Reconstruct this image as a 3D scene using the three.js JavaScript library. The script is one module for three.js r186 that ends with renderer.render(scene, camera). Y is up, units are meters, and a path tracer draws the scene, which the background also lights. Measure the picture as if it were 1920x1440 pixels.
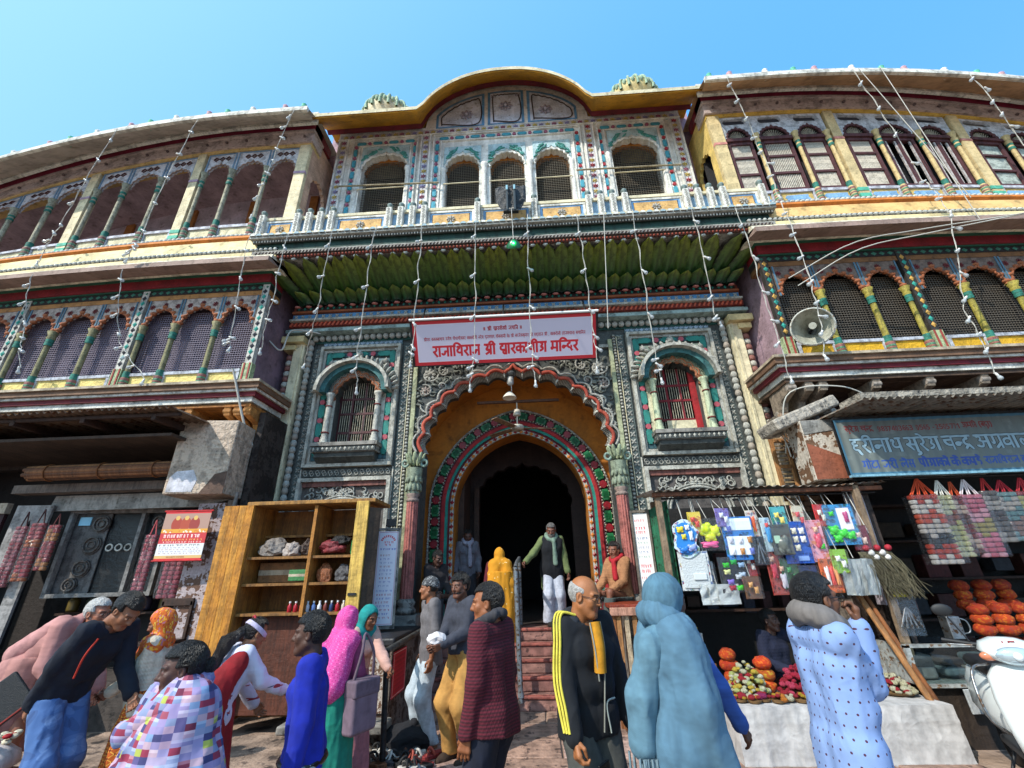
import * as THREE from 'three';
import { mergeGeometries, mergeVertices } from 'three/addons/utils/BufferGeometryUtils.js';
import { RoundedBoxGeometry } from 'three/addons/geometries/RoundedBoxGeometry.js';
import { ImprovedNoise } from 'three/addons/math/ImprovedNoise.js';

// ---------------------------------------------------------------- camera, sky, sun, exposure
const scene = new THREE.Scene();
const camera = new THREE.PerspectiveCamera(83.06, 4 / 3, 0.05, 3000);
camera.position.set(0.31, 1.62, 7.0);
camera.rotation.set(THREE.MathUtils.degToRad(23.59), THREE.MathUtils.degToRad(2.77), THREE.MathUtils.degToRad(-1.43), 'YXZ');
const SUN = new THREE.Vector3(-0.6, 0.78, 0.62).normalize();
{
  const W = 1024, H = 512, d = new Float32Array(W * H * 4), v = new THREE.Vector3();
  for (let j = 0; j < H; j++) for (let i = 0; i < W; i++) {
    const up = ((j + 0.5) / H - 0.5) * Math.PI, a = ((i + 0.5) / W - 0.5) * 2 * Math.PI;
    v.set(Math.cos(a) * Math.cos(up), Math.sin(up), Math.sin(a) * Math.cos(up));
    const c = v.dot(SUN), h = Math.pow(1 - Math.max(0, v.y), 2.6), g = Math.pow(Math.max(0, c * 0.5 + 0.5), 5), m = Math.pow(Math.max(0, c), 14);
    const o = (j * W + i) * 4, k = v.y < 0 ? Math.max(0.35, 1 + v.y * 4) : 1;
    d[o] = (0.11 + 0.40 * h + 0.52 * g + 0.9 * m) * k; d[o + 1] = (0.41 + 0.44 * h + 0.60 * g + 0.9 * m) * k; d[o + 2] = (0.96 + 0.26 * h + 0.34 * g + 0.85 * m) * k; d[o + 3] = 1;
  }
  const t = new THREE.DataTexture(d, W, H, THREE.RGBAFormat, THREE.FloatType);
  t.mapping = THREE.EquirectangularReflectionMapping; t.magFilter = t.minFilter = THREE.LinearFilter; t.needsUpdate = true;
  scene.background = t; scene.environment = t;
}
const sun = new THREE.DirectionalLight(new THREE.Color(1, 0.95, 0.86), 3.9);
sun.position.copy(SUN).multiplyScalar(40); sun.castShadow = true; sun.shadow.mapSize.set(4096, 4096); sun.shadow.bias = -0.0004;
Object.assign(sun.shadow.camera, { left: -16, right: 16, top: 18, bottom: -14, near: 1, far: 90 });
scene.add(sun, sun.target);
const renderer = new THREE.WebGLRenderer({ antialias: true });
renderer.toneMapping = THREE.LinearToneMapping; renderer.toneMappingExposure = 1.25; renderer.shadowMap.enabled = true;

// ---------------------------------------------------------------- small helpers
const PI = Math.PI, TAU = PI * 2, R = (a) => a * PI / 180, V3 = (x, y, z) => new THREE.Vector3(x, y, z), V2 = (x, y) => new THREE.Vector2(x, y);
let seed = 7; const rnd = () => { seed = (seed * 1664525 + 1013904223) >>> 0; return seed / 4294967296; }, rr = (a, b) => a + (b - a) * rnd(), pick = (a) => a[Math.floor(rnd() * a.length)];
const noise = new ImprovedNoise(), nz = (x, y, z = 0) => noise.noise(x, y, z), clamp = THREE.MathUtils.clamp, lerp = THREE.MathUtils.lerp, sstep = THREE.MathUtils.smoothstep;

// ---------------------------------------------------------------- textures
const TX = {};
function dataTex(key, n, f, srgb = true) {
  const d = new Uint8Array(n * n * 4);
  for (let j = 0; j < n; j++) for (let i = 0; i < n; i++) { const c = f(i / n, j / n), o = (j * n + i) * 4; for (let k = 0; k < 3; k++) d[o + k] = clamp((Array.isArray(c) ? c[k] : c) * 255, 0, 255); d[o + 3] = 255; }
  const t = new THREE.DataTexture(d, n, n); t.wrapS = t.wrapT = THREE.RepeatWrapping; t.magFilter = THREE.LinearFilter; t.minFilter = THREE.LinearMipmapLinearFilter; t.generateMipmaps = true;
  if (srgb) t.colorSpace = THREE.SRGBColorSpace; t.needsUpdate = true; return (TX[key] = t);
}
// tileable noise on a torus (4-d by two 3-d samples)
const tn = (u, v, f, s = 0) => { const a = u * TAU, b = v * TAU, r = f / TAU; return 0.5 * (nz(Math.cos(a) * r + s, Math.sin(a) * r + 3.1 * s, Math.cos(b) * r) + nz(Math.cos(b) * r + 7.7 + s, Math.sin(b) * r, Math.sin(a) * r + 1.3)) * 1.5; };
const fbm = (u, v, f, s = 0, o = 4) => { let a = 0.5, r = 0; for (let k = 0; k < o; k++, f *= 2.1, a *= 0.55) r += a * tn(u, v, f, s + k * 5.3); return r; };
dataTex('plaster', 512, (u, v) => { const g = 0.93 + fbm(u, v, 5, 1) * 0.32 + fbm(u, v, 40, 3, 2) * 0.14, st = Math.max(0, fbm(u, v, 18, 9, 3) - 0.16) * 0.5; return [g - st, g - st * 1.05, g - st * 1.15 - 0.01]; });
dataTex('grime', 512, (u, v) => { const n = fbm(u, v, 6, 2), m = sstep(n, -0.05, 0.3), k = 0.99 - m * 0.2 + fbm(u, v, 30, 8, 3) * 0.22, st = Math.max(0, fbm(u, v, 26, 4, 3) - 0.12) * 0.7; return [k - st * 0.9, k - st * 0.92, k - st]; });
dataTex('peel', 512, (u, v) => { const n = fbm(u, v, 7, 5) + fbm(u, v, 28, 11, 3) * 0.5, m = sstep(n, 0.02, 0.07), k = 0.95 + fbm(u, v, 40, 3, 2) * 0.25; return m > 0.5 ? [0.58 * k, 0.44 * k, 0.33 * k] : [k, k * 0.98, k * 0.95]; });
dataTex('wood', 512, (u, v) => { const g = 0.88 + tn(u, v * 0.12, 40, 2) * 0.18 + tn(u, v * 0.25, 90, 6) * 0.12 + fbm(u, v, 5, 4) * 0.35; return [g, g * 0.97, g * 0.93]; });
dataTex('stone', 512, (u, v) => { const g = 0.86 + fbm(u, v, 8, 3, 5) * 0.5, d = sstep(fbm(u, v, 14, 12), 0.18, 0.34) * 0.35; return [g - d, g - d, g - d * 0.95]; });
dataTex('cloth', 256, (u, v) => { const w = 0.93 + 0.05 * Math.sin(u * TAU * 64) * Math.sin(v * TAU * 64) + fbm(u, v, 9, 7) * 0.22; return w; });
dataTex('bplaster', 512, (u, v) => 0.5 + fbm(u, v, 14, 2, 5) * 0.7, false);
dataTex('bfine', 256, (u, v) => 0.5 + fbm(u, v, 40, 6, 3) * 0.9, false);
dataTex('bweave', 256, (u, v) => 0.5 + 0.25 * (Math.sin(u * TAU * 50) + Math.sin(v * TAU * 50)) + fbm(u, v, 10, 3) * 0.4, false);
dataTex('bfold', 512, (u, v) => { const w = fbm(u, v, 4, 21, 2) * 2.2, r = 1 - Math.abs(tn(u + w * 0.06, v + w * 0.04, 7, 31)) * 2.4, r2 = 1 - Math.abs(tn(u - w * 0.05, v + w * 0.07, 13, 17)) * 2.2; return clamp(0.35 + 0.3 * Math.max(0, r) + 0.2 * Math.max(0, r2) + fbm(u, v, 30, 3, 2) * 0.15, 0, 1); }, false);
dataTex('bhair', 256, (u, v) => 0.5 + tn(u, v * 0.2, 60, 3) * 0.7 + tn(u, v * 0.3, 26, 8) * 0.5, false);
dataTex('bknit', 256, (u, v) => 0.5 + 0.35 * Math.sin(u * TAU * 40) * Math.cos(v * TAU * 26 + Math.sin(u * TAU * 40)) , false);
dataTex('metal', 256, (u, v) => { const g = 0.88 + fbm(u, v, 10, 3) * 0.4, r = sstep(fbm(u, v, 12, 9), 0.12, 0.3); return [g - r * 0.25, g - r * 0.42, g - r * 0.55]; });
function canvasTex(w, h, draw, o = {}) {
  const c = document.createElement('canvas'); c.width = w; c.height = h; const g = c.getContext('2d'); draw(g, w, h);
  const t = new THREE.CanvasTexture(c); t.colorSpace = THREE.SRGBColorSpace; t.anisotropy = 8; t.wrapS = t.wrapT = o.clamp ? THREE.ClampToEdgeWrapping : THREE.RepeatWrapping; if (o.rep) t.repeat.set(o.rep[0], o.rep[1]); return t;
}
const sized = {};
function T(key, s) { const k = key + s; if (!sized[k]) { const t = TX[key].clone(); t.repeat.set(1 / s, 1 / s); t.needsUpdate = true; sized[k] = t; } return sized[k]; }
// material: colour, then rough, metal, map key and its size in metres, bump key, size and height
const MC = {};
function M(c, o = {}) {
  const key = c + JSON.stringify(o, (k, v) => v && v.isTexture ? v.uuid : v); if (MC[key]) return MC[key];
  const p = { color: new THREE.Color(c), roughness: o.r ?? 0.75, metalness: o.m ?? 0 };
  if (o.tex) p.map = o.tex; else if (o.map !== 0) p.map = T(o.map ?? 'plaster', o.s ?? 1.3);
  if (o.b !== 0) { p.bumpMap = T(o.b ?? 'bplaster', o.bs ?? 0.6); p.bumpScale = o.bh ?? 0.006; }
  if (o.side) p.side = THREE.DoubleSide;
  const X = o.x ? new THREE.MeshPhysicalMaterial({ ...p, ...o.x }) : new THREE.MeshStandardMaterial(p);
  if (o.vc) X.vertexColors = true; if (o.e) { X.emissive = new THREE.Color(o.e); X.emissiveIntensity = o.ei ?? 1; }
  return (MC[key] = X);
}
// ---------------------------------------------------------------- geometry helpers
const bx = (w, h, d, x = 0, y = 0, z = 0, seg = 1) => new THREE.BoxGeometry(w, h, d, seg, 1, 1).translate(x, y, z);
const span = (x0, x1, y0, y1, z0, z1, seg = 1) => bx(Math.abs(x1 - x0), y1 - y0, z1 - z0, (x0 + x1) / 2, (y0 + y1) / 2, (z0 + z1) / 2, seg);
const rbx = (w, h, d, r, x = 0, y = 0, z = 0) => new RoundedBoxGeometry(w, h, d, 1, r).translate(x, y, z);
const cyl = (r0, r1, h, x = 0, y = 0, z = 0, n = 10) => new THREE.CylinderGeometry(r1, r0, h, n).translate(x, y + h / 2, z);
const sph = (r, x = 0, y = 0, z = 0, n = 10) => new THREE.SphereGeometry(r, n, Math.max(5, n * 0.7 | 0)).translate(x, y, z);
const lathe = (pts, n = 12) => new THREE.LatheGeometry(pts.map((p) => V2(p[0], p[1])), n);
const tube = (pts, r, n = 5, seg) => new THREE.TubeGeometry(new THREE.CatmullRomCurve3(pts.map((p) => p.isVector3 ? p : V3(...p))), seg ?? Math.max(4, pts.length * 4), r, n);
const bar = (a, b, r, n = 6) => { const A = V3(...a), B = V3(...b), l = A.distanceTo(B); const g = new THREE.CylinderGeometry(r, r, l, n).translate(0, l / 2, 0); g.applyQuaternion(new THREE.Quaternion().setFromUnitVectors(V3(0, 1, 0), B.sub(A).normalize())); return g.translate(...a); };
const ext = (shape, d, o = {}) => new THREE.ExtrudeGeometry(shape, { depth: d, bevelEnabled: !!o.bev, bevelSize: o.bev ?? 0, bevelThickness: o.bev ?? 0, bevelSegments: 1, curveSegments: o.seg ?? 8 });
const poly = (p) => { const s = new THREE.Shape(); p.forEach((q, i) => i ? s.lineTo(q[0], q[1]) : s.moveTo(q[0], q[1])); return s; };
const hole = (p) => { const s = new THREE.Path(); p.forEach((q, i) => i ? s.lineTo(q[0], q[1]) : s.moveTo(q[0], q[1])); return s; };
const rot = (g, x = 0, y = 0, z = 0) => { if (x) g.rotateX(x); if (y) g.rotateY(y); if (z) g.rotateZ(z); return g; };
const mv = (g, x, y, z) => g.translate(x, y, z);
function clean(g) {
  const n = g.index ? g.toNonIndexed() : g.clone();
  for (const k of Object.keys(n.attributes)) if (!['position', 'normal', 'uv', 'color'].includes(k)) n.deleteAttribute(k);
  n.morphAttributes = {}; return n;
}
function boxUV(g) {
  const p = g.attributes.position, n = g.attributes.normal, uv = new Float32Array(p.count * 2);
  for (let i = 0; i < p.count; i += 3) {
    let ax = 0, ay = 0, az = 0; for (let k = i; k < i + 3; k++) { ax += Math.abs(n.getX(k)); ay += Math.abs(n.getY(k)); az += Math.abs(n.getZ(k)); }
    for (let k = i; k < i + 3; k++) { const x = p.getX(k), y = p.getY(k), z = p.getZ(k); if (az >= ax && az >= ay) { uv[2 * k] = x; uv[2 * k + 1] = y; } else if (ax >= ay) { uv[2 * k] = z + 0.37; uv[2 * k + 1] = y; } else { uv[2 * k] = x; uv[2 * k + 1] = z + 0.53; } }
  }
  g.setAttribute('uv', new THREE.BufferAttribute(uv, 2)); return g;
}
const done = new WeakSet();
const keepUV = (g) => { done.add(g); return g; };
function join(gs, keep) { const l = gs.map(clean), c = l.some((g) => g.attributes.color); l.forEach((g) => { if (!c) return; if (!g.attributes.color) g.setAttribute('color', new THREE.BufferAttribute(new Float32Array(g.attributes.position.count * 3).fill(1), 3)); }); if (keep !== 'uv') l.forEach((g) => { if (!g.attributes.uv) g.setAttribute('uv', new THREE.BufferAttribute(new Float32Array(g.attributes.position.count * 2), 2)); }); const m = mergeGeometries(l, false); if (keep !== 'uv') boxUV(m); done.add(m); return m; }
function prep(g) { if (Array.isArray(g)) return join(g); if (done.has(g)) return g; const c = clean(g); boxUV(c); done.add(c); return c; }
const counts = {};
const numbered = (n) => { const k = counts[n] = (counts[n] ?? -1) + 1; return k ? n + '_' + String(k).padStart(3, '0') : n; };
function mesh(g, m) { const o = new THREE.Mesh(prep(g), m); o.castShadow = o.receiveShadow = true; return o; }
function part(parent, name, g, m, kind) { const o = mesh(g, m); o.name = name; parent.add(o); if (kind) o.userData.kind = kind; return o; }
const stuff = (parent, name, g, m) => part(parent, name, g, m, 'stuff');
function tag(o, label, category, group) { o.userData.label = label; o.userData.category = category; if (group) o.userData.group = group; return o; }
function thing(name, label, category, pos = [0, 0, 0], turn = 0, group) { const o = new THREE.Group(); o.name = numbered(name); o.position.set(...pos); o.rotation.y = turn; scene.add(o); return tag(o, label, category, group); }
function structure(name, g, m) { const o = mesh(g, m); o.name = name; o.userData.kind = 'structure'; scene.add(o); return o; }
const at = (parent, name, g, m, x, y, z, ry = 0, s = 1) => { const o = part(parent, name, g, m); o.position.set(x, y, z); o.rotation.y = ry; if (s !== 1) o.scale.setScalar(s); return o; };
// palette
const C = {
  white: M('#dedbd0', { map: 'grime', s: 1.1, bh: 0.008 }), carve: M('#b9b7ad', { map: 'grime', s: 0.7, b: 'bfine', bs: 0.25, bh: 0.012 }), carveDark: M('#4b4e4b', { map: 'grime', s: 0.6, bh: 0.01 }),
  cream: M('#e3cf9a', { s: 1.7 }), creamPale: M('#e2d6b4', { s: 1.5 }), yellow: M('#dfb83c', { s: 1.1 }), ochre: M('#b9721f', { s: 2.2, bh: 0.004 }), ochreDeep: M('#a8601c', { s: 2.2 }), orange: M('#d07a2c', { s: 1.5 }),
  maroon: M('#6d1220', { s: 1.5 }), maroonWood: M('#4d161b', { map: 'wood', s: 0.9, r: 0.6 }), teal: M('#218577', { s: 0.8 }), blue: M('#5a93c8', { s: 0.9 }), pale: M('#a9bcd0', { s: 1 }), navy: M('#1b2c55', {}), green: M('#1d5a34', { s: 0.9 }), dkgreen: M('#15302a', { s: 1 }),
  pink: M('#b2525e', { s: 0.8 }), red: M('#a51f23', { s: 0.8 }), purple: M('#8a6f7c', { s: 1.6 }), purpleDark: M('#6b5560', { s: 1.6 }), grey: M('#a79d95', { s: 2 }), greyStone: M('#8d8880', { map: 'stone', s: 1.2 }), lilac: M('#b8a6b8', { s: 1.8 }), floorDark: M('#3a302c', { map: 'stone', s: 1 }),
  dark: M('#0e0d0f', { map: 0, b: 0, r: 0.9 }), mesh: M('#4a4238', { map: 0, b: 0, r: 0.6, m: 0.3 }), steel: M('#9a9c9e', { map: 'metal', s: 0.5, r: 0.38, m: 0.85, b: 0 }), iron: M('#2b2c2e', { map: 'metal', s: 0.4, r: 0.55, m: 0.4, b: 0 }), olive: M('#8c8440', { s: 0.8 }), lattice: M('#b9b09a', { map: 'grime', s: 0.8 }),
  wire: M('#b9b6ad', { map: 0, b: 0, r: 0.6 }), wood: M('#8a5428', { map: 'wood', s: 0.8, b: 'bfine', bh: 0.003 }), woodYellow: M('#ad7530', { map: 'wood', s: 0.9, b: 'bfine', bh: 0.003 }), woodDark: M('#3b2419', { map: 'wood', s: 0.8 }), woodPale: M('#a77748', { map: 'wood', s: 0.8 }),
};
// ---------------------------------------------------------------- ornament
function lobed(cx, y0, hw, h, n, b, tip = 0.05) {
  const p = [], base = (t) => [cx - hw * Math.cos(t), y0 + h * Math.pow(Math.sin(t), 0.92)];
  for (let k = 0; k < n; k++) for (let s = 0; s <= 6; s++) {
    if (s === 6 && k < n - 1) continue;
    const t = clamp(PI * (k + s / 6) / n, 1e-3, PI - 1e-3), [x, y] = base(t), [xa, ya] = base(Math.max(0, t - 0.02)), [xb, yb] = base(Math.min(PI, t + 0.02)), l = Math.hypot(xb - xa, yb - ya) || 1, o = b * Math.sin(PI * s / 6);
    const ox = -(yb - ya) / l * o, oy = (xb - xa) / l * o; const mid = Math.abs(t - PI / 2) < 0.02 ? tip : 0;
    p.push([x + ox, y + oy + mid]);
  }
  return p;
}
function pointed(cx, y0, hw, h, n = 24) { const p = []; for (let i = 0; i <= n; i++) { const s = i / n * 2 - 1, a = Math.abs(s), t = (1 - a) * PI / 2; const x = hw * Math.cos(t), y = h * (0.86 * Math.sin(t) + 0.14 * Math.pow(1 - a, 1.6) * (1 + 0) + 0.0); p.push([cx + Math.sign(s) * x, y0 + y]); } return p; }
const openingBelow = (pts, yb) => [[pts[0][0], yb], ...pts, [pts[pts.length - 1][0], yb]];
function rosetteGeo(r, petals = 8, th = 0.35) { const l = [sph(r * 0.28, 0, 0, r * 0.14, 7)]; for (let i = 0; i < petals; i++) { const g = new THREE.SphereGeometry(r * 0.34, 6, 5); g.scale(0.62, 1.05, th); g.translate(0, r * 0.62, 0); g.rotateZ(i / petals * TAU); l.push(g); } return join(l); }
const spiralPts = (cx, cy, r, a0, turns, z, dir = 1) => { const p = []; for (let i = 0; i <= 22; i++) { const t = i / 22, q = r * (1 - t * 0.82), a = a0 + dir * t * turns * TAU; p.push(V3(cx + q * Math.cos(a), cy + q * Math.sin(a), z)); } return p; };
const MOTIF = {
  petal: (s) => { const l = []; for (let i = 0; i < 4; i++) { const g = new THREE.SphereGeometry(s * 0.24, 5, 4); g.scale(0.6, 1.15, 0.55); g.translate(0, s * 0.25, 0); g.rotateZ(PI / 4 + i * PI / 2); l.push(g); } l.push(sph(s * 0.12, 0, 0, s * 0.08, 5)); return join(l); },
  bead: (s) => sph(s * 0.46, 0, 0, s * 0.12, 8), half: (s) => { const g = new THREE.CylinderGeometry(s * 0.46, s * 0.46, s * 0.4, 9, 1, false, -PI / 2, PI); g.rotateX(PI / 2); g.rotateZ(PI); return g; },
  diamond: (s) => { const g = new THREE.OctahedronGeometry(s * 0.5); g.scale(0.72, 1, 0.35); return g; },
  dentil: (s) => bx(s * 0.55, s * 0.9, s * 0.5), slant: (s) => rot(bx(s * 0.4, s * 1.1, s * 0.4), 0, 0, -0.5),
  curl: (s) => join([new THREE.TorusGeometry(s * 0.26, s * 0.075, 4, 9, PI * 1.5).translate(-s * 0.1, s * 0.16, 0), new THREE.TorusGeometry(s * 0.26, s * 0.075, 4, 9, PI * 1.5).rotateZ(PI).translate(s * 0.1, -s * 0.16, 0), sph(s * 0.1, 0, 0, 0, 5)]),
  leaf: (s) => { const g = new THREE.SphereGeometry(s * 0.3, 5, 4); g.scale(0.6, 1.4, 0.5); return join([rot(g.clone(), 0, 0, 0.7).translate(-s * 0.17, 0, 0), rot(g.clone(), 0, 0, -0.7).translate(s * 0.17, 0.04 * s, 0), bx(s * 0.12, s, s * 0.12)]); },
};
// a strip of small raised motifs (past telling apart): backing plus motifs in one relief piece
function frieze(parent, a, b, z, w, kind, back, front, step = w * 0.9, scale = 0.9, name = 'carved_frieze') {
  const dx = b[0] - a[0], dy = b[1] - a[1], L = Math.hypot(dx, dy), an = Math.atan2(dy, dx), cx = (a[0] + b[0]) / 2, cy = (a[1] + b[1]) / 2;
  part(parent, 'frieze_backing', mv(rot(bx(L, w, 0.03), 0, 0, an), cx, cy, z + 0.015), back);
  const n = Math.max(1, Math.round(L / step)), u = MOTIF[kind](w * scale), l = [];
  for (let i = 0; i < n; i++) { const t = (i + 0.5) / n; const g = u.clone(); g.rotateZ(an + rr(-0.05, 0.05)); const k = rr(0.92, 1.06); g.scale(k, k, 1); g.translate(a[0] + dx * t, a[1] + dy * t, z + 0.034); l.push(g); }
  stuff(parent, name, l, front);
}
function strip(parent, name, x0, x1, y0, y1, z, d, m) { return part(parent, name, span(x0, x1, y0, y1, z, z + d), m); }
function frame(parent, x0, x1, y0, y1, z, w, d, m, name = 'frame_moulding') {
  part(parent, name, [span(x0 + w, x1 - w, y0, y0 + w, z, z + d), span(x0 + w, x1 - w, y1 - w, y1, z, z + d), span(x0, x0 + w, y0, y1, z, z + d * 1.04), span(x1 - w, x1, y0, y1, z, z + d * 1.04)], m);
}
function bars(x0, x1, y0, y1, z, n, r = 0.006) { const l = []; for (let i = 0; i < n; i++) { const x = x0 + (x1 - x0) * (i + 0.5) / n; l.push(cyl(r, r, y1 - y0, x, y0, z, 5)); } return l; }
function latticeGeo(x0, x1, y0, y1, z, st = 0.045, r = 0.0035) {
  const l = []; for (let x = x0 + st / 2; x < x1; x += st) l.push(bx(r * 2, y1 - y0, r * 2, x, (y0 + y1) / 2, z)); for (let y = y0 + st / 2; y < y1; y += st) l.push(bx(x1 - x0, r * 2, r * 2, (x0 + x1) / 2, y, z + r * 2.1)); return l;
}
const colProfile = (h, r) => [[0, 0], [r * 1.6, 0], [r * 1.6, h * 0.03], [r * 1.25, h * 0.045], [r * 1.45, h * 0.075], [r * 1.1, h * 0.1], [r * 1.2, h * 0.13], [r, h * 0.15], [r * 0.95, h * 0.5], [r * 0.82, h * 0.82], [r * 1.1, h * 0.84], [r * 0.85, h * 0.865], [r * 1.15, h * 0.89], [r * 0.95, h * 0.91], [r * 1.5, h * 0.96], [r * 1.55, h], [0, h]];

// ================================================================ TEMPLE GATE
const LW = M('#b7b4a8', { map: 'grime', s: 0.8, bh: 0.01 }), TL = M('#2b7f74', { map: 'grime', s: 0.4 });
const gate = thing('temple_gate', 'ornate painted gate block in the middle with great lobed arch, leaf canopy and curved roof', 'building', [0, 0, 0]);
{
  const G = gate, ARCH = lobed(0, 3.5, 1.56, 1.4, 15, 0.075, 0.06);
  // ---- wall of the ground storey with arch and two window openings
  const wall = poly([[-4.1, 0], [-1.56, 0], ...ARCH, [1.56, 0], [4.1, 0], [4.1, 6.2], [-4.1, 6.2]]);
  for (const s of [-1, 1]) wall.holes.push(hole(openingBelow(lobed(s * 2.8, 4.5, 0.36, 0.42, 9, 0.03, 0.03), 3.68)));
  part(G, 'wall', mv(ext(wall, 0.4), 0, 0, -0.4), C.carveDark);
  // ---- porch behind the arch
  {
    const inner = pointed(0.02, 2.75, 1.2, 1.32, 30), w = poly([[-2.0, 0.85], [-1.18, 0.85], ...inner, [1.22, 0.85], [2.0, 0.85], [2.0, 5.5], [-2.0, 5.5]]);
    part(G, 'porch_back_wall', mv(ext(w, 0.45), 0, 0, -1.45), C.ochre);
    const vault = new THREE.CylinderGeometry(1.8, 1.8, 0.6, 28, 1, true, -PI / 2, PI); vault.rotateX(-PI / 2); vault.scale(1, 0.95, 1);
    part(G, 'porch_vault', mv(vault, 0, 3.35, -0.7), M('#b9721f', { s: 2.2, bh: 0.004, side: 1 }));
    for (const s of [-1, 1]) part(G, 'porch_side_wall', span(s * 1.8 - 0.02, s * 1.8 + 0.02, 0.85, 3.4, -1.0, -0.4), C.ochre);
    part(G, 'porch_floor', span(-2, 2, 0.2, 0.85, -8, -0.55), C.floorDark);
    // dark hall beyond
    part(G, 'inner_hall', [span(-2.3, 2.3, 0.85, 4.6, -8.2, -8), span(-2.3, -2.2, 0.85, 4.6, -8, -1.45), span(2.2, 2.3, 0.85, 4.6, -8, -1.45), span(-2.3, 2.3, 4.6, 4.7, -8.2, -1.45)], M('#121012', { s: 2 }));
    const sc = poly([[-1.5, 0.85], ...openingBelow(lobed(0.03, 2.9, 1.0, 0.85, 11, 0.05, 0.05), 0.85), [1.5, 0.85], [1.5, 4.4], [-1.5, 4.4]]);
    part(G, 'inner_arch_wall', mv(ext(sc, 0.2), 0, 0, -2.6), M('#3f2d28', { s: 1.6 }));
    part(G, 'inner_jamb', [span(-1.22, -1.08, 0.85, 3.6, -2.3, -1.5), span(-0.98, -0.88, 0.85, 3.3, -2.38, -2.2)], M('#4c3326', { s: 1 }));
    // bands round the inner arch: an offset ring per band
    const ring = (o0, o1, z, d, m, name = 'arch_band') => {
      const A = pointed(0.02, 2.75, 1.2 + o0, 1.32 + o0 * 1.06, 30), B = pointed(0.02, 2.75, 1.2 + o1, 1.32 + o1 * 1.06, 30);
      part(G, name, mv(ext(poly([[A[0][0], 0.86], ...A, [A[A.length - 1][0], 0.86], [B[B.length - 1][0], 0.86], ...B.slice().reverse(), [B[0][0], 0.86]]), d), 0, 0, z), m);
    };
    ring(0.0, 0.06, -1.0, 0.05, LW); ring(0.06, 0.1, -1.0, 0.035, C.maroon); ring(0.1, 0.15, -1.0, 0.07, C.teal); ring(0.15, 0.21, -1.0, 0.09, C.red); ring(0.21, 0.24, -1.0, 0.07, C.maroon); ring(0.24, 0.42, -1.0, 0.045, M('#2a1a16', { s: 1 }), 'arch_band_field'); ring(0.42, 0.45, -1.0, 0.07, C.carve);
    // jewels along the band: green tablets and red roundels, white and orange beads
    const along = (o, n, f) => { const P = pointed(0.02, 2.75, 1.2 + o, 1.32 + o * 1.06, 60), full = [[P[0][0], 0.9], ...P, [P[60][0], 0.9]]; const L = [0]; for (let i = 1; i < full.length; i++) L.push(L[i - 1] + Math.hypot(full[i][0] - full[i - 1][0], full[i][1] - full[i - 1][1])); const tot = L[L.length - 1]; for (let k = 0; k < n; k++) { const s = tot * (k + 0.5) / n; let i = 1; while (L[i] < s) i++; const t = (s - L[i - 1]) / (L[i] - L[i - 1]), x = lerp(full[i - 1][0], full[i][0], t), y = lerp(full[i - 1][1], full[i][1], t); f(x, y, Math.atan2(full[i][1] - full[i - 1][1], full[i][0] - full[i - 1][0]), k); } };
    const tablet = prep([rbx(0.2, 0.11, 0.03, 0.012), rbx(0.14, 0.14, 0.03, 0.012)]), round = prep(rot(new THREE.CylinderGeometry(0.07, 0.075, 0.035, 8), PI / 2)), GR = M('#1c7040', { r: 0.4, s: 0.6 }), RD = M('#8c1420', { r: 0.4, s: 0.6 });
    along(0.33, 46, (x, y, a, k) => { const o = part(G, k % 2 ? 'green_tablet' : 'red_roundel', k % 2 ? tablet : round, k % 2 ? GR : RD); o.position.set(x, y, -0.945); o.rotation.z = a; });
    const bd = [], bd2 = [], bd3 = []; along(0.255, 150, (x, y) => bd.push(mv(new THREE.OctahedronGeometry(0.02), x, y, -0.94))); along(0.435, 150, (x, y) => bd2.push(mv(new THREE.OctahedronGeometry(0.022), x, y, -0.925))); along(0.335, 92, (x, y, a) => { for (const s of [-0.065, 0.065]) bd3.push(mv(new THREE.OctahedronGeometry(0.017), x - Math.sin(a) * s, y + Math.cos(a) * s, -0.94)); });
    stuff(G, 'bead_row', bd, C.carve); stuff(G, 'bead_row', bd2, C.carve); stuff(G, 'bead_row', bd3, C.creamPale);
    const dm = prep(mv(new THREE.OctahedronGeometry(0.035).scale(1.3, 1, 0.5), 0, 0, 0)); along(0.03, 74, (x, y, a, k) => { const o = part(G, 'lozenge', dm, k % 2 ? C.orange : RD); o.position.set(x, y, -0.945); o.rotation.z = a; });
  }
  // ---- lobed arch edge: each lobe has a red roll and a white fluted underside
  const BASE = lobed(0, 3.5, 1.56, 1.4, 15, 0.075, 0.06);
  for (let k = 0; k < 15; k++) {
    const P = []; for (let s = 0; s <= 6; s++) P.push(BASE[Math.min(k * 6 + s, BASE.length - 1)]);
    const out = [], mid = [P[3][0], P[3][1]]; out.push(tube(P.map((p) => V3(p[0], p[1], 0.035)), 0.032, 6, 10));
    const lb = part(G, 'arch_lobe', out, k % 3 === 1 ? M('#b5503a', { s: 0.5 }) : M('#a8432f', { s: 0.5 }));
    const fl = []; for (let s = 0; s < 6; s++) for (let q = 0; q < 2; q++) { const t = (s + q * 0.5), i = Math.floor(t), f = t - i, x = lerp(P[i][0], P[Math.min(6, i + 1)][0], f), y = lerp(P[i][1], P[Math.min(6, i + 1)][1], f); fl.push(bar([x, y, 0.02], [lerp(x, 0, 0.045), lerp(y, 3.6, 0.055), -0.12], 0.012, 4)); }
    part(lb, 'lobe_fluting', fl, LW);
    const cu = P[6] ?? P[5]; part(lb, 'cusp', mv(new THREE.ConeGeometry(0.035, 0.13, 6).rotateZ(Math.atan2(3.6 - cu[1], -cu[0]) - PI / 2), lerp(cu[0], 0, 0.02), lerp(cu[1], 3.6, 0.03), 0.02), LW);
  }
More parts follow.
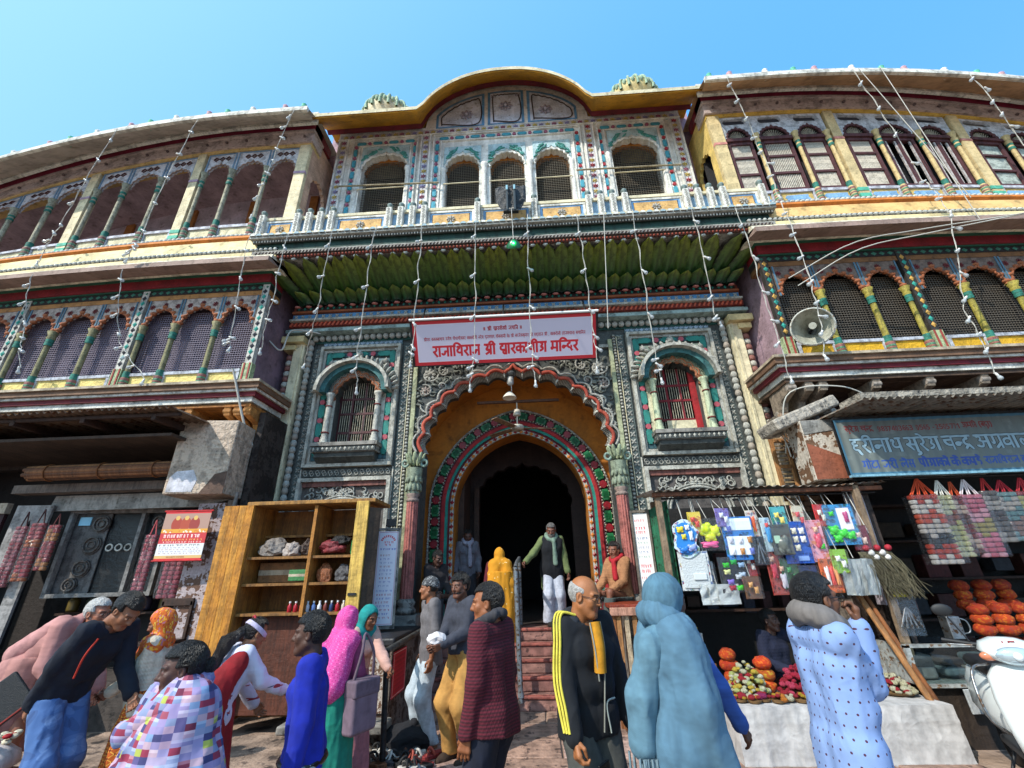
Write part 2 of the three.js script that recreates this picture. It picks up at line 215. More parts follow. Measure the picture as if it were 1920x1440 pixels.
  stuff(G, 'arch_rope', [tube(BASE.map((p) => V3(p[0] * 1.055, 3.5 + (p[1] - 3.5) * 1.06, 0.05)), 0.02, 5, 160)], C.carve);
  // ---- spandrels: scrolls and rosettes in relief
  const ros = rosetteGeo(0.12, 8), rosS = rosetteGeo(0.075, 6);
  for (const s of [-1, 1]) {
    const spots = [[1.5, 4.92, 0.16], [1.22, 4.98, 0.15], [1.56, 4.6, 0.13], [1.48, 4.32, 0.15], [0.92, 5.12, 0.13], [1.28, 4.68, 0.1], [1.6, 4.08, 0.1], [0.62, 5.2, 0.11], [1.62, 3.86, 0.075]];
    const lines = [], leaves = [];
    spots.forEach(([x, y, r], i) => { const o = part(G, 'rosette', i % 2 ? rosS : ros, i % 3 === 2 ? M('#9a8a80', { map: 'grime', s: 0.6 }) : C.carve); o.position.set(s * x, y, 0.03); o.scale.setScalar(r / 0.16); lines.push(tube(spiralPts(s * x, y, r * 1.02, i, 0.95, 0.03, i % 2 ? 1 : -1), 0.016, 5, 26)); for (let q = 0; q < 5; q++) { const a = rr(0, TAU), d = r * 1.25; const g = new THREE.SphereGeometry(0.04, 5, 4).scale(0.6, 1.3, 0.5); leaves.push(mv(rot(g, 0, 0, a - PI / 2), s * x + d * Math.cos(a), y + d * Math.sin(a), 0.03)); } });
    for (let q = 0; q < 60; q++) { const x = rr(0.1, 1.66), yb = 3.55 + 1.62 * Math.sqrt(Math.max(0, 1 - (x / 1.72) ** 2)), y = rr(yb + 0.06, 5.28); if (y > 5.28 || yb > 5.2) continue; const g = new THREE.TorusGeometry(rr(0.03, 0.055), 0.013, 4, 8, PI * 1.4); leaves.push(mv(rot(g, 0, 0, rr(0, TAU)), s * x, y, 0.02)); }
    stuff(G, 'scroll_relief', lines, C.carve); stuff(G, 'leaf_relief', leaves, M('#77796f', { map: 'grime', s: 0.5 }));
  }
  // ---- pilasters, frames and windows either side
  const beadG = prep(lathe([[0, -0.06], [0.035, -0.056], [0.05, -0.02], [0.055, 0], [0.05, 0.02], [0.035, 0.056], [0, 0.06]], 9)), discG = prep(lathe([[0, -0.055], [0.05, -0.05], [0.062, -0.02], [0.064, 0.01], [0.05, 0.045], [0.035, 0.055], [0, 0.055]], 9));
  const PAINT = M('#6c838c', { map: 'grime', s: 0.6 });
  for (const s of [-1, 1]) {
    const X = (x) => s * x, lo = (a, b) => Math.min(s * a, s * b), hi = (a, b) => Math.max(s * a, s * b);
    // outer smooth pilaster and colonnette of stacked discs
    part(G, 'pilaster', [span(lo(3.86, 4.06), hi(3.86, 4.06), 0.0, 5.62, 0, 0.12), span(lo(3.9, 3.94), hi(3.9, 3.94), 0.0, 5.62, 0.12, 0.14)], C.creamPale);
    part(G, 'pilaster_cap', [span(lo(3.84, 4.26), hi(3.84, 4.26), 5.62, 5.74, -0.02, 0.24), span(lo(4.02, 4.24), hi(4.02, 4.24), 5.5, 5.6, -0.04, 0.16)], C.cream);
    for (let i = 0; i < 22; i++) { const y = 3.12 + i * 0.107; at(G, 'disc', discG, i % 2 ? M('#8a5a50', { map: 'grime', s: 0.4 }) : LW, X(4.14), y, 0.05); }
    part(G, 'colonnette_base', [span(lo(4.04, 4.24), hi(4.04, 4.24), 2.85, 3.05, -0.06, 0.16), span(lo(4.02, 4.26), hi(4.02, 4.26), 2.72, 2.84, -0.06, 0.18), span(lo(4.04, 4.2), hi(4.04, 4.2), 0, 2.7, -0.1, 0.1)], C.cream);
    // string of large beads
    for (let i = 0; i < 34; i++) { const y = 1.9 + i * 0.114; at(G, 'bead', beadG, i % 4 === 1 ? M('#9a8f82', { map: 'grime', s: 0.4 }) : C.carve, X(3.765), y, 0.07); }
    part(G, 'bead_channel', span(lo(3.69, 3.86), hi(3.69, 3.86), 1.8, 5.7, 0, 0.02), C.carveDark);
    frieze(G, [X(3.63), 2.0], [X(3.63), 5.55], 0, 0.11, 'petal', M('#59635f', { map: 'grime', s: 0.5 }), C.carve, 0.1);
    frieze(G, [X(1.94), 1.3], [X(1.94), 5.55], 0, 0.13, 'petal', M('#525d5a', { map: 'grime', s: 0.5 }), C.carve, 0.12);
    frieze(G, [X(1.83), 1.3], [X(1.83), 5.55], 0.01, 0.06, 'bead', C.carveDark, LW, 0.06);
    part(G, 'fillet', [span(lo(1.72, 1.79), hi(1.72, 1.79), 1.3, 5.45, 0, 0.06)], M('#a9ab86', { map: 'grime', s: 0.8 }));
    part(G, 'fillet', [span(lo(1.87, 1.875), hi(1.865, 1.88), 1.3, 5.5, 0, 0.06)], C.creamPale);
    part(G, 'fillet', [span(lo(2.01, 2.03), hi(2.01, 2.03), 1.3, 3.28, 0, 0.05), span(lo(3.56, 3.575), hi(3.56, 3.575), 2.0, 3.28, 0, 0.05)], LW);
    // painted and moulded window panel
    const x0 = lo(2.05, 3.55), x1 = hi(2.05, 3.55), cx = s * 2.8;
    frieze(G, [x0, 5.62], [x1, 5.62], 0, 0.09, 'leaf', PAINT, C.pale, 0.09);
    frame(G, x0, x1, 3.3, 5.56, 0, 0.05, 0.1, LW); frame(G, x0 + 0.055, x1 - 0.055, 3.36, 5.5, 0, 0.045, 0.05, C.carve); frame(G, x0 + 0.1, x1 - 0.1, 3.42, 5.45, 0, 0.09, 0.02, M('#3a5f68', { map: 'grime', s: 0.7 }));
    // teal tablets and pink roundels on the border
    const tb = prep([rbx(0.11, 0.2, 0.025, 0.01), rbx(0.07, 0.26, 0.024, 0.01)]), rd = prep(rot(new THREE.CylinderGeometry(0.048, 0.05, 0.03, 9), PI / 2));
    for (let i = 0; i < 11; i++) for (const e of [x0 + 0.16, x1 - 0.16]) at(G, i % 2 ? 'pink_roundel' : 'teal_tablet', i % 2 ? rd : tb, i % 2 ? C.pink : TL, e, 3.62 + i * 0.17, 0.03);
    for (let i = 0; i < 5; i++) { const o = at(G, i % 2 ? 'pink_roundel' : 'teal_tablet', i % 2 ? rd : tb, i % 2 ? C.pink : TL, cx - 0.44 + i * 0.22, 5.4, 0.03); o.rotation.z = PI / 2; }
    part(G, 'panel_field', mv(ext((() => { const sh = poly([[x0 + 0.22, 3.62], [x1 - 0.22, 3.62], [x1 - 0.22, 5.3], [x0 + 0.22, 5.3]]); sh.holes.push(hole(openingBelow(lobed(cx, 4.5, 0.37, 0.43, 9, 0.03, 0.03), 3.66))); return sh; })(), 0.02), 0, 0, 0.002), s < 0 ? M('#cfd0c2', { map: 'grime', s: 0.8 }) : M('#d8d2b0', { map: 'grime', s: 0.8 }));
    // hood over the window
    const arc = (r, n = 20, y0 = 4.6, sy = 0.9) => { const p = []; for (let i = 0; i <= n; i++) { const a = PI - PI * i / n; p.push(V3(cx + r * Math.cos(a), y0 + r * sy * Math.sin(a), 0)); } return p; };
    const hoodS = poly([...arc(0.66).map((p) => [p.x, p.y]), ...arc(0.6).reverse().map((p) => [p.x, p.y])]); part(G, 'hood_lip', mv(ext(hoodS, 0.3), 0, 0, 0.02), LW);
    const hoodI = poly([...arc(0.6).map((p) => [p.x, p.y]), ...arc(0.5).reverse().map((p) => [p.x, p.y])]); part(G, 'hood_soffit', mv(ext(hoodI, 0.2), 0, 0, 0.01), M('#3c6f70', { map: 'grime', s: 0.7 }));
    const cres = []; for (let i = 0; i < 22; i++) { const a = PI * (i + 0.5) / 22, r = 0.72; cres.push(mv(rot(new THREE.SphereGeometry(0.055, 6, 5).scale(0.55, 1.4, 0.9), 0, 0, a - PI / 2 + 0.35), cx + r * Math.cos(a), 4.62 + r * 0.9 * Math.sin(a), 0.12)); }
    stuff(G, 'hood_cresting', cres, C.carve);
    for (const [dx, y, r] of [[0, 5.36, 0.07], [-0.5, 5.2, 0.055], [0.5, 5.2, 0.055]]) part(G, 'finial', [mv(lathe([[0, -r], [r, -r * 0.7], [r * 0.9, r * 0.3], [r * 0.4, r * 0.8], [0, r * 1.6]], 8), cx + dx, y, 0.1)], C.carve);
    const lob = lobed(cx, 4.5, 0.37, 0.43, 9, 0.035, 0.04); part(G, 'window_arch', [tube(lob.map((p) => V3(p[0], p[1], 0.05)), 0.026, 6, 70), tube(lob.map((p) => V3(cx + (p[0] - cx) * 1.12, 4.5 + (p[1] - 4.5) * 1.1, 0.06)), 0.022, 5, 70)], M('#a5643f', { map: 'grime', s: 0.5 }));
    const lr = []; for (let i = 0; i < 26; i++) { const a = PI * (i + 0.5) / 26; for (const q of [0.44, 0.5]) lr.push(mv(MOTIF.curl(0.07).rotateZ(a), cx + q * Math.cos(a), 4.54 + q * 0.95 * Math.sin(a), 0.07)); } stuff(G, 'arch_relief', lr, s < 0 ? C.carve : M('#8f9a80', { map: 'grime', s: 0.5 }));
    for (const e of [-1, 1]) { const col = at(G, 'window_colonnette', prep(lathe(colProfile(0.92, 0.052), 10)), s < 0 ? LW : M('#b9c2a0', { map: 'grime', s: 0.4 }), cx + e * 0.43, 3.68, 0.1); part(col, 'colonnette_ring', [mv(new THREE.TorusGeometry(0.058, 0.012, 5, 12).rotateX(PI / 2), 0, 0.2, 0), mv(new THREE.TorusGeometry(0.05, 0.012, 5, 12).rotateX(PI / 2), 0, 0.68, 0)], M('#7c2a2a', {})); }
    // sill on corbel
    part(G, 'window_sill', [span(cx - 0.56, cx + 0.56, 3.6, 3.66, 0, 0.3), span(cx - 0.54, cx + 0.54, 3.5, 3.6, 0, 0.25)], C.greyStone);
    frieze(G, [cx - 0.53, 3.55], [cx + 0.53, 3.55], 0.25, 0.08, 'diamond', C.carveDark, LW, 0.075, 0.8, 'sill_relief');
    part(G, 'sill_corbel', mv(ext(poly([[0, 0], [0.22, 0.13], [0.22, 0.2], [0, 0.2]]), 1.0).rotateY(-PI / 2), cx + 0.5, 3.3, 0.0), C.carveDark);
    // shutters with bars
    const W = part(G, 'window', [...[-0.36, -0.13, 0.1, 0.33].map((d) => span(cx + d - 0.018, cx + d + 0.018, 3.68, 4.9, -0.2, -0.16)), ...[3.7, 3.95, 4.3, 4.58].map((y) => span(cx - 0.36, cx + 0.36, y - 0.02, y + 0.02, -0.19, -0.155))], s < 0 ? C.maroonWood : M('#7b1620', { s: 0.7 }));
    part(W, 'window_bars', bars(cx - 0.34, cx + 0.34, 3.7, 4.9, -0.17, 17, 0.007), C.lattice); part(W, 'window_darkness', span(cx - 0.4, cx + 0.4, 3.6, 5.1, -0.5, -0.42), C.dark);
    if (s > 0) part(W, 'lower_board', span(cx - 0.22, cx + 0.26, 3.7, 3.93, -0.15, -0.13), C.creamPale); if (s > 0) part(W, 'open_shutter', span(cx + 0.26, cx + 0.36, 3.7, 4.8, -0.14, -0.1), C.red);
    // band and carved panel below
    frieze(G, [x0, 3.21], [x1, 3.21], 0, 0.12, 'curl', C.carveDark, C.carve, 0.11);
    frame(G, x0 - 0.02, x1 + 0.02, 2.2, 3.12, 0, 0.06, 0.1, LW); part(G, 'panel_recess', span(x0 + 0.04, x1 - 0.04, 2.3, 3.06, 0, 0.012), M('#57504c', { map: 'grime', s: 0.7 }));
    part(G, 'panel_lintel', span(x0 + 0.05, x1 - 0.05, 2.98, 3.06, 0.0, 0.06), M('#7a4a40', { map: 'grime', s: 0.6 }));
    const rel = []; for (let i = 0; i < 70; i++) { const u = rr(-0.62, 0.62), y = rr(2.62, 2.94), a = Math.hypot(u / 0.5, (y - 2.45) / 0.33); if (a < 0.95) continue; rel.push(mv(rot(new THREE.TorusGeometry(rr(0.03, 0.055), 0.013, 4, 9, PI * 1.5), 0, 0, rr(0, TAU)), cx + u, y, 0.03)); }
    stuff(G, 'scroll_relief', rel, C.carve); part(G, 'panel_arch', [tube(arc(0.45, 14, 2.45, 0.75).map((p) => V3(p.x, p.y, 0.05)), 0.022, 5, 30), tube(arc(0.5, 14, 2.45, 0.76).map((p) => V3(p.x, p.y, 0.05)), 0.018, 5, 30)], C.carve);
    part(G, 'rosette', rosetteGeo(0.09, 8), C.carve).position.set(cx, 2.86, 0.05);
    // column of the great arch on its pedestal
    const cxx = s * 1.62, CR = M('#8e7a70', { map: 'grime', s: 0.4 });
    const shaft = []; for (let i = 0; i < 12; i++) { const a = i / 12 * TAU; shaft.push(cyl(0.026, 0.022, 1.35, 0.07 * Math.cos(a), 1.32, 0.07 * Math.sin(a), 6)); } shaft.push(cyl(0.075, 0.07, 1.35, 0, 1.32, 0, 10));
    const col = part(G, 'arch_column', shaft, M('#a8635a', { map: 'grime', s: 0.5 })); col.position.set(cxx, 0, 0.16);
    part(col, 'column_base', lathe([[0, 1.12], [0.15, 1.12], [0.15, 1.18], [0.11, 1.22], [0.14, 1.27], [0.1, 1.32], [0, 1.34]], 12), C.greyStone);
    part(col, 'column_neck', [mv(lathe([[0.07, 0], [0.1, 0.02], [0.1, 0.05], [0.075, 0.08], [0.11, 0.12], [0.08, 0.16]], 12), 0, 2.66, 0)], CR);
    const pet = []; for (let r = 0; r < 2; r++) for (let i = 0; i < 10; i++) { const a = (i + r * 0.5) / 10 * TAU; pet.push(mv(rot(new THREE.SphereGeometry(0.06, 5, 4).scale(0.65, 1.3, 0.5), -0.2 - r * 0.15, 0, 0).rotateY(PI / 2 - a), 0.105 * Math.cos(a), 2.9 + r * 0.13, 0.105 * Math.sin(a))); } pet.push(cyl(0.1, 0.13, 0.4, 0, 2.8, 0, 10));
    part(col, 'column_bell', pet, M('#86907a', { map: 'grime', s: 0.4 }));
    part(col, 'volute', [-1, 1].map((e) => mv(new THREE.TorusGeometry(0.05, 0.022, 6, 12), e * 0.15, 3.28, 0.02)), M('#8fa596', { map: 'grime', s: 0.3 })); const lf = []; for (let i = 0; i < 9; i++) { const a = i / 9 * TAU; lf.push(mv(rot(new THREE.SphereGeometry(0.07, 5, 4).scale(0.55, 1.6, 0.4), 0.35, 0, 0).rotateY(PI / 2 - a), 0.12 * Math.cos(a), 3.35, 0.12 * Math.sin(a))); } part(col, 'capital_leaves', lf, M('#9aa584', { map: 'grime', s: 0.4 }));
    part(G, 'column_pedestal', span(lo(1.42, 1.86), hi(1.42, 1.86), 0, 1.12, -0.1, 0.34), C.greyStone);
  }
  part(G, 'fillet', span(-1.74, 1.74, 5.3, 5.36, 0, 0.05), LW);
  // ---- bead row, cornices and friezes under the leaves
  const bigBead = prep(sph(0.058, 0, 0, 0, 9)); for (let i = 0; i < 31; i++) for (const s of [-1, 1]) { const x = s * (0.06 + i * 0.121); at(G, 'bead', bigBead, C.carve, x, 5.74, 0.08); }
  part(G, 'bead_channel', span(-3.82, 3.82, 5.67, 5.8, 0, 0.03), M('#2f5f58', { map: 'grime', s: 0.8 }));
  part(G, 'cornice', [span(-4.2, 4.2, 5.8, 5.86, -0.05, 0.26), span(-4.16, 4.16, 5.86, 5.9, -0.05, 0.22)], M('#9ab0ac', { map: 'grime', s: 1 }));
  frieze(G, [-4.14, 5.95], [4.14, 5.95], 0.24, 0.09, 'slant', M('#7c2416', {}), M('#c0563a', {}), 0.08, 0.9, 'rope_moulding'); part(G, 'cornice', span(-4.13, 4.13, 5.9, 6.35, -0.1, 0.24), M('#8a3f2c', { s: 1 }));
  part(G, 'cornice', span(-4.12, 4.12, 6.0, 6.04, 0.24, 0.34), LW);
  frieze(G, [-4.08, 6.09], [4.08, 6.09], 0.28, 0.1, 'petal', M('#4f86b4', { s: 0.8 }), LW, 0.13, 0.85);
  part(G, 'cornice', span(-4.08, 4.08, 6.15, 6.19, 0.24, 0.36), M('#8e4a24', { s: 1 }));
  frieze(G, [-4.02, 6.24], [4.02, 6.24], 0.32, 0.09, 'diamond', M('#241a16', {}), C.teal, 0.11, 0.8); frieze(G, [-4.02, 6.27], [4.02, 6.27], 0.31, 0.05, 'leaf', M('#6b241a', {}), C.pink, 0.16, 1.2, 'petal_row');
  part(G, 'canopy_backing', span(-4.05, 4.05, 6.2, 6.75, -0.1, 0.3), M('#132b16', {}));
  // ---- leaves of the canopy
  const leafGeo = (len, w, flip) => {
    const nu = 8, nv = 18, pos = [], idx = [], col = [];
    for (let j = 0; j <= nv; j++) for (let i = 0; i <= nu; i++) {
      const t = j / nv, u = i / nu * 2 - 1, ser = 1 + (j % 2 ? 0.07 : -0.06), ww = w * (0.7 + 0.3 * t) * (t > 0.72 ? Math.sqrt(Math.max(0, 1 - ((t - 0.72) / 0.28) ** 2)) : 1) * ser;
      const y = len * (0.42 * t + 0.0), z = len * (Math.pow(t, 1.5) * 0.86); pos.push(u * ww * 0.5, y + Math.abs(u) * 0.018, z + 0.085 * (1 - u * u) - (Math.abs(u) < 0.1 ? 0.03 : 0) + 0.006 * Math.cos(t * 60 + Math.abs(u) * 5));
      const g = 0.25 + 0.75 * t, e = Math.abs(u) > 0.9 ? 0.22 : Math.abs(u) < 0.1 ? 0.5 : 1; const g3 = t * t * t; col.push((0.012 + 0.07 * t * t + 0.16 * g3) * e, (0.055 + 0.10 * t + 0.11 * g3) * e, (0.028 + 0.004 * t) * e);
    }
    for (let j = 0; j < nv; j++) for (let i = 0; i < nu; i++) { const a = j * (nu + 1) + i, b = a + nu + 1; idx.push(a, a + 1, b + 1, a, b + 1, b); }
    const g = new THREE.BufferGeometry(); g.setAttribute('position', new THREE.Float32BufferAttribute(pos, 3)); g.setAttribute('color', new THREE.Float32BufferAttribute(col, 3)); g.setIndex(idx); g.computeVertexNormals(); return prep(g);
  };
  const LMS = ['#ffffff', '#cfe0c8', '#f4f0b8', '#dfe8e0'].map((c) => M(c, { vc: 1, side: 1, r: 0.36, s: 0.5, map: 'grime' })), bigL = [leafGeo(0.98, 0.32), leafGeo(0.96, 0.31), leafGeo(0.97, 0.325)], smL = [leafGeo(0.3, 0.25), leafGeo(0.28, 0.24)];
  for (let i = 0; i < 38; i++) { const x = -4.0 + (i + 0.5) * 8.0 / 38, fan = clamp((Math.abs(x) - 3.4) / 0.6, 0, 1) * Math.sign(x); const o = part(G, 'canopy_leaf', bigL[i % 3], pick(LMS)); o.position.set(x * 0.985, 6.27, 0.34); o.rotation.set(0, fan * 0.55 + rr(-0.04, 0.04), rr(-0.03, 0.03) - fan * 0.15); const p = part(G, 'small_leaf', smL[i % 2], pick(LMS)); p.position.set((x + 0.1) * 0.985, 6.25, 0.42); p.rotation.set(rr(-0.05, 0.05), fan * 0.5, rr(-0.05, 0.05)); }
  const bract = prep(mv(new THREE.SphereGeometry(0.05, 6, 5).scale(1, 0.5, 0.6), 0, 0, 0)); for (let i = 0; i < 39; i++) at(G, 'bract', bract, M('#b9c2bc', { map: 'grime', s: 0.4 }), -4.14 + i * 0.218, 6.7, 1.2);
  const pbract = prep(new THREE.SphereGeometry(0.045, 6, 5).scale(1.3, 0.5, 0.8)); for (let i = 0; i < 39; i++) at(G, 'petal', pbract, M('#c47a70', { s: 0.4 }), -3.96 + i * 0.208, 6.24, 0.42);
  // ---- balcony
  const BZ = 1.32;
  part(G, 'balcony_slab', [span(-4.45, 4.45, 6.78, 6.86, -0.2, BZ - 0.06), span(-4.48, 4.48, 7.06, 7.14, -0.2, BZ + 0.04), span(-4.38, 4.38, 6.74, 6.78, 0, BZ - 0.1)], C.carve);
  part(G, 'balcony_fascia', span(-4.4, 4.4, 6.86, 7.06, -0.2, BZ - 0.08), M('#20423a', { map: 'grime', s: 1 }));
  frieze(G, [-4.4, 6.8], [4.4, 6.8], BZ - 0.08, 0.06, 'slant', M('#4b3a34', {}), M('#9a938a', { map: 'grime', s: 0.5 }), 0.06, 0.9, 'rope_moulding'); frieze(G, [-4.36, 6.735], [4.36, 6.735], BZ - 0.12, 0.05, 'bead', M('#5a2f24', {}), M('#a04b38', {}), 0.06, 0.9, 'bead_row');
  const sc = prep(MOTIF.half(0.105)); for (let i = 0; i < 80; i++) at(G, 'scallop', sc, i % 2 ? M('#9fb6bd', { map: 'grime', s: 0.4 }) : C.white, -4.42 + i * 0.112, 7.1, BZ + 0.045);
  frieze(G, [-4.45, 7.03], [4.45, 7.03], BZ - 0.05, 0.045, 'dentil', C.carveDark, C.white, 0.05, 0.85, 'dentil_row');
  part(G, 'balcony_floor', span(-4.4, 4.4, 7.14, 7.2, -0.2, BZ), C.cream);
  const postG = prep([rbx(0.105, 0.52, 0.1, 0.012, 0, 0.26, 0)]), postO = prep([...Array(8)].map((_, i) => mv(MOTIF.curl(0.06), 0, 0.05 + i * 0.06, 0.052))), ball = prep(lathe([[0, 0.5], [0.035, 0.52], [0.03, 0.54], [0.055, 0.57], [0.055, 0.6], [0.03, 0.63], [0, 0.65]], 9));
  const px = [0.5, 1.45, 1.66, 1.87, 2.08, 3.12, 3.33, 3.54, 3.75, 4.4];
  for (const s of [-1, 1]) for (const x of px) { const p = at(G, 'baluster', postG, C.white, s * x, 7.14, BZ - 0.06); part(p, 'baluster_scrollwork', postO, C.carve); part(p, 'baluster_knob', ball, M('#7f8f8a', { map: 'grime', s: 0.3 })); }
  part(G, 'balcony_rail', [span(-4.4, 4.4, 7.58, 7.64, BZ - 0.14, BZ - 0.08)], C.creamPale);
  part(G, 'balcony_panel', span(-4.38, 4.38, 7.16, 7.58, BZ - 0.16, BZ - 0.12), M('#8cb0cf', { s: 0.9 }));
  const fl = rosetteGeo(0.085, 8, 0.5);
  for (const [a, b] of [[-0.44, 0.44], [0.56, 1.39], [-1.39, -0.56], [2.14, 3.06], [-3.06, -2.14], [3.81, 4.34], [-4.34, -3.81]]) {
    frame(G, a, b, 7.16, 7.56, BZ - 0.12, 0.04, 0.035, C.white); frame(G, a + 0.04, b - 0.04, 7.2, 7.52, BZ - 0.12, 0.035, 0.022, M('#6f9cc8', { s: 0.8 })); part(G, 'flower_panel', span(a + 0.09, b - 0.09, 7.23, 7.49, BZ - 0.12, BZ - 0.1), M('#dcae6c', { s: 0.8, bh: 0.01 }));
    at(G, 'flower', fl, M('#b5b0a6', { map: 'grime', s: 0.3 }), (a + b) / 2, 7.36, BZ - 0.085);
  }
  for (const s of [-1, 1]) part(G, 'balcony_return', span(s * 4.4 - 0.05, s * 4.4 + 0.05, 7.14, 7.62, 0.3, BZ - 0.1), C.cream);
  // ---- upper storey, wall front at z = 0.3
  const Z = 0.3, wins = [[-2.72, 0.5, 9.9, 0.42], [2.76, 0.5, 9.9, 0.42], [-0.98, 0.37, 9.72, 0.42], [0, 0.37, 9.72, 0.42], [0.98, 0.37, 9.72, 0.42]];
  const up = poly([[-3.87, 7.2], [3.87, 7.2], [3.87, 11.1], [1.86, 11.1], ...[...Array(25)].map((_, i) => { const a = i / 24 * PI; return [1.86 * Math.cos(a), 11.1 + 1.3 * Math.sin(a)]; }), [-1.86, 11.1], [-3.87, 11.1]]);
  for (const [x, w, y, h] of wins) up.holes.push(hole(openingBelow(lobed(x, y, w, h, 9, 0.03, 0.04), 8.5)));
  const UW = M('#eeebe4', { s: 1.4, bh: 0.004 }); part(G, 'upper_wall', mv(ext(up, 0.3), 0, 0, Z - 0.3), UW);
  part(G, 'upper_room', [span(-3.8, 3.8, 7.2, 11, -2.2, -2.1), span(-3.8, 3.8, 10.9, 11, -2.1, 0)], M('#3a3230', {})); for (const s of [-1, 1]) part(G, 'upper_side_wall', span(s * 3.8 - 0.07, s * 3.8 + 0.07, 7.2, 11.1, -2.2, Z - 0.301), C.lilac);
  for (const [x, w, y, h] of wins) {
    const lobP = lobed(x, y, w, h, 9, 0.03, 0.04);
    const A = part(G, 'window_arch', [tube(lobP.map((p) => V3(p[0], p[1], Z - 0.02)), 0.03, 6, 60)], UW);
    part(A, 'arch_soffit', mv(ext(poly([...lobP, ...lobP.slice().reverse().map((p) => [x + (p[0] - x) * 0.88, y + (p[1] - y) * 0.8])]), 0.06), 0, 0, Z - 0.24), C.ochre);
    const W = part(G, 'window', [span(x - w, x + w, 8.5, 8.55, Z - 0.12, Z + 0.02)], C.creamPale); part(W, 'curtain_rod', [cyl(0.012, 0.012, 1, 0, 0, 0).rotateZ(PI / 2).scale(w * 2.1, 1, 1).translate(x + w * 1.05, 9.25, Z + 0.03)], C.creamPale);
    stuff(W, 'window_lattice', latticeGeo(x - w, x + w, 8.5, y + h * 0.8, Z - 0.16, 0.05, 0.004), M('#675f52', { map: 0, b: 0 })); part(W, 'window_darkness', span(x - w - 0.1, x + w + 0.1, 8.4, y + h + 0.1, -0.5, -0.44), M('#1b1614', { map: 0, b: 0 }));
    // spandrel in teal leaf relief
    const sp = poly([[x - w - 0.04, y], ...lobed(x, y, w + 0.02, h + 0.03, 9, 0.03, 0.04), [x + w + 0.04, y], [x + w + 0.04, y + h + 0.24], [x - w - 0.04, y + h + 0.24]]); part(G, 'spandrel', mv(ext(sp, 0.015), 0, 0, Z + 0.002), M('#b4cfd6', { s: 0.8 }));
    const lv = []; for (let i = 0; i < 26; i++) { const s = i % 2 ? 1 : -1, u = rr(0.25, 1) * w, yy = y + h * Math.sqrt(Math.max(0, 1 - (u / w) ** 2)) + rr(0.07, 0.2); if (yy > y + h + 0.2) continue; lv.push(mv(rot(new THREE.SphereGeometry(0.045, 5, 4).scale(0.5, 1.5, 0.5), 0, 0, s * rr(0.3, 1.6)), x + s * u, yy, Z + 0.025)); } stuff(G, 'leaf_relief', lv, M('#4f9c94', { s: 0.5 }));
  }
  for (const x of [-0.49, 0.49]) at(G, 'window_column', prep(lathe(colProfile(1.3, 0.055), 12)), UW, x, 8.45, Z + 0.04);
  for (const x of [-1.4, 1.4]) at(G, 'window_column', prep(lathe(colProfile(1.3, 0.05), 10)), UW, x, 8.45, Z - 0.02);
  for (const s of [-1, 1]) for (const d of [-0.55, 0.55]) at(G, 'window_column', prep(lathe(colProfile(1.42, 0.05), 10)), UW, s * 2.74 + d, 8.45, Z - 0.01);
  // painted strips of flowers and tablets
  const med = rosetteGeo(0.062, 6, 0.5), tabl = prep([rbx(0.085, 0.17, 0.022, 0.008), rbx(0.055, 0.21, 0.02, 0.008)]), rnd2 = prep(rot(new THREE.CylinderGeometry(0.04, 0.042, 0.026, 8), PI / 2)), CY = M('#d9bf68', { s: 0.4 }), CP = M('#a95f78', { s: 0.4 }), CL = M('#9a93c0', { s: 0.4 }), CB = M('#4aa3b8', { s: 0.4 }), CR2 = M('#b0303c', { s: 0.4 });
  const flowers = (x, y0, y1, r) => { part(G, 'flower_strip', span(x - 0.075, x + 0.075, y0, y1, Z, Z + 0.015), M('#d8d6da', { s: 0.7 })); const n = Math.floor((y1 - y0) / 0.145); for (let i = 0; i < n; i++) at(G, 'flower', med, [CY, r ? CR2 : CP, CY, r ? CP : CL][i % 4], x, y0 + 0.08 + i * (y1 - y0) / n, Z + 0.025); for (const e of [-0.1, 0.1]) part(G, 'strip_edge', span(x + e - 0.018, x + e + 0.018, y0, y1, Z, Z + 0.05), UW); };
  const tablets = (x, y0, y1, r) => { const n = Math.round((y1 - y0) / 0.175); for (let i = 0; i < n; i++) at(G, i % 2 ? 'red_roundel' : 'blue_tablet', i % 2 ? rnd2 : tabl, i % 2 ? (r ? CR2 : CP) : CB, x, y0 + (i + 0.5) * (y1 - y0) / n, Z + 0.015); };
  const tabRow = (x0, x1, y) => { const n = Math.round((x1 - x0) / 0.175); for (let i = 0; i < n; i++) { const o = at(G, i % 2 ? 'red_roundel' : 'blue_tablet', i % 2 ? rnd2 : tabl, i % 2 ? CP : CB, x0 + (i + 0.5) * (x1 - x0) / n, y, Z + 0.015); o.rotation.z = PI / 2; } };
  for (const s of [-1, 1]) { flowers(s * 3.72, 7.5, 10.8, s > 0); flowers(s * 1.82, 7.5, 10.8, s > 0); for (const x of [1.56, 2.06, 3.42]) tablets(s * x, 7.9, 10.66, s > 0); tabRow(Math.min(s * 2.1, s * 3.4), Math.max(s * 2.1, s * 3.4), 10.68); frame(G, Math.min(s * 2.0, s * 3.5), Math.max(s * 2.0, s * 3.5), 7.8, 10.79, Z, 0.03, 0.04, UW); frame(G, Math.min(s * 2.14, s * 3.34), Math.max(s * 2.14, s * 3.34), 7.8, 10.6, Z, 0.03, 0.035, UW); }
  tabRow(-1.5, 1.5, 10.68); frame(G, -1.65, 1.65, 7.8, 10.79, Z, 0.03, 0.04, UW); frame(G, -1.48, 1.48, 7.8, 10.6, Z, 0.03, 0.035, UW);
  for (let i = 0; i < 52; i++) at(G, 'flower', med, [CY, CP, CY, CL][i % 4], -3.7 + i * 0.145, 10.9, Z + 0.03);
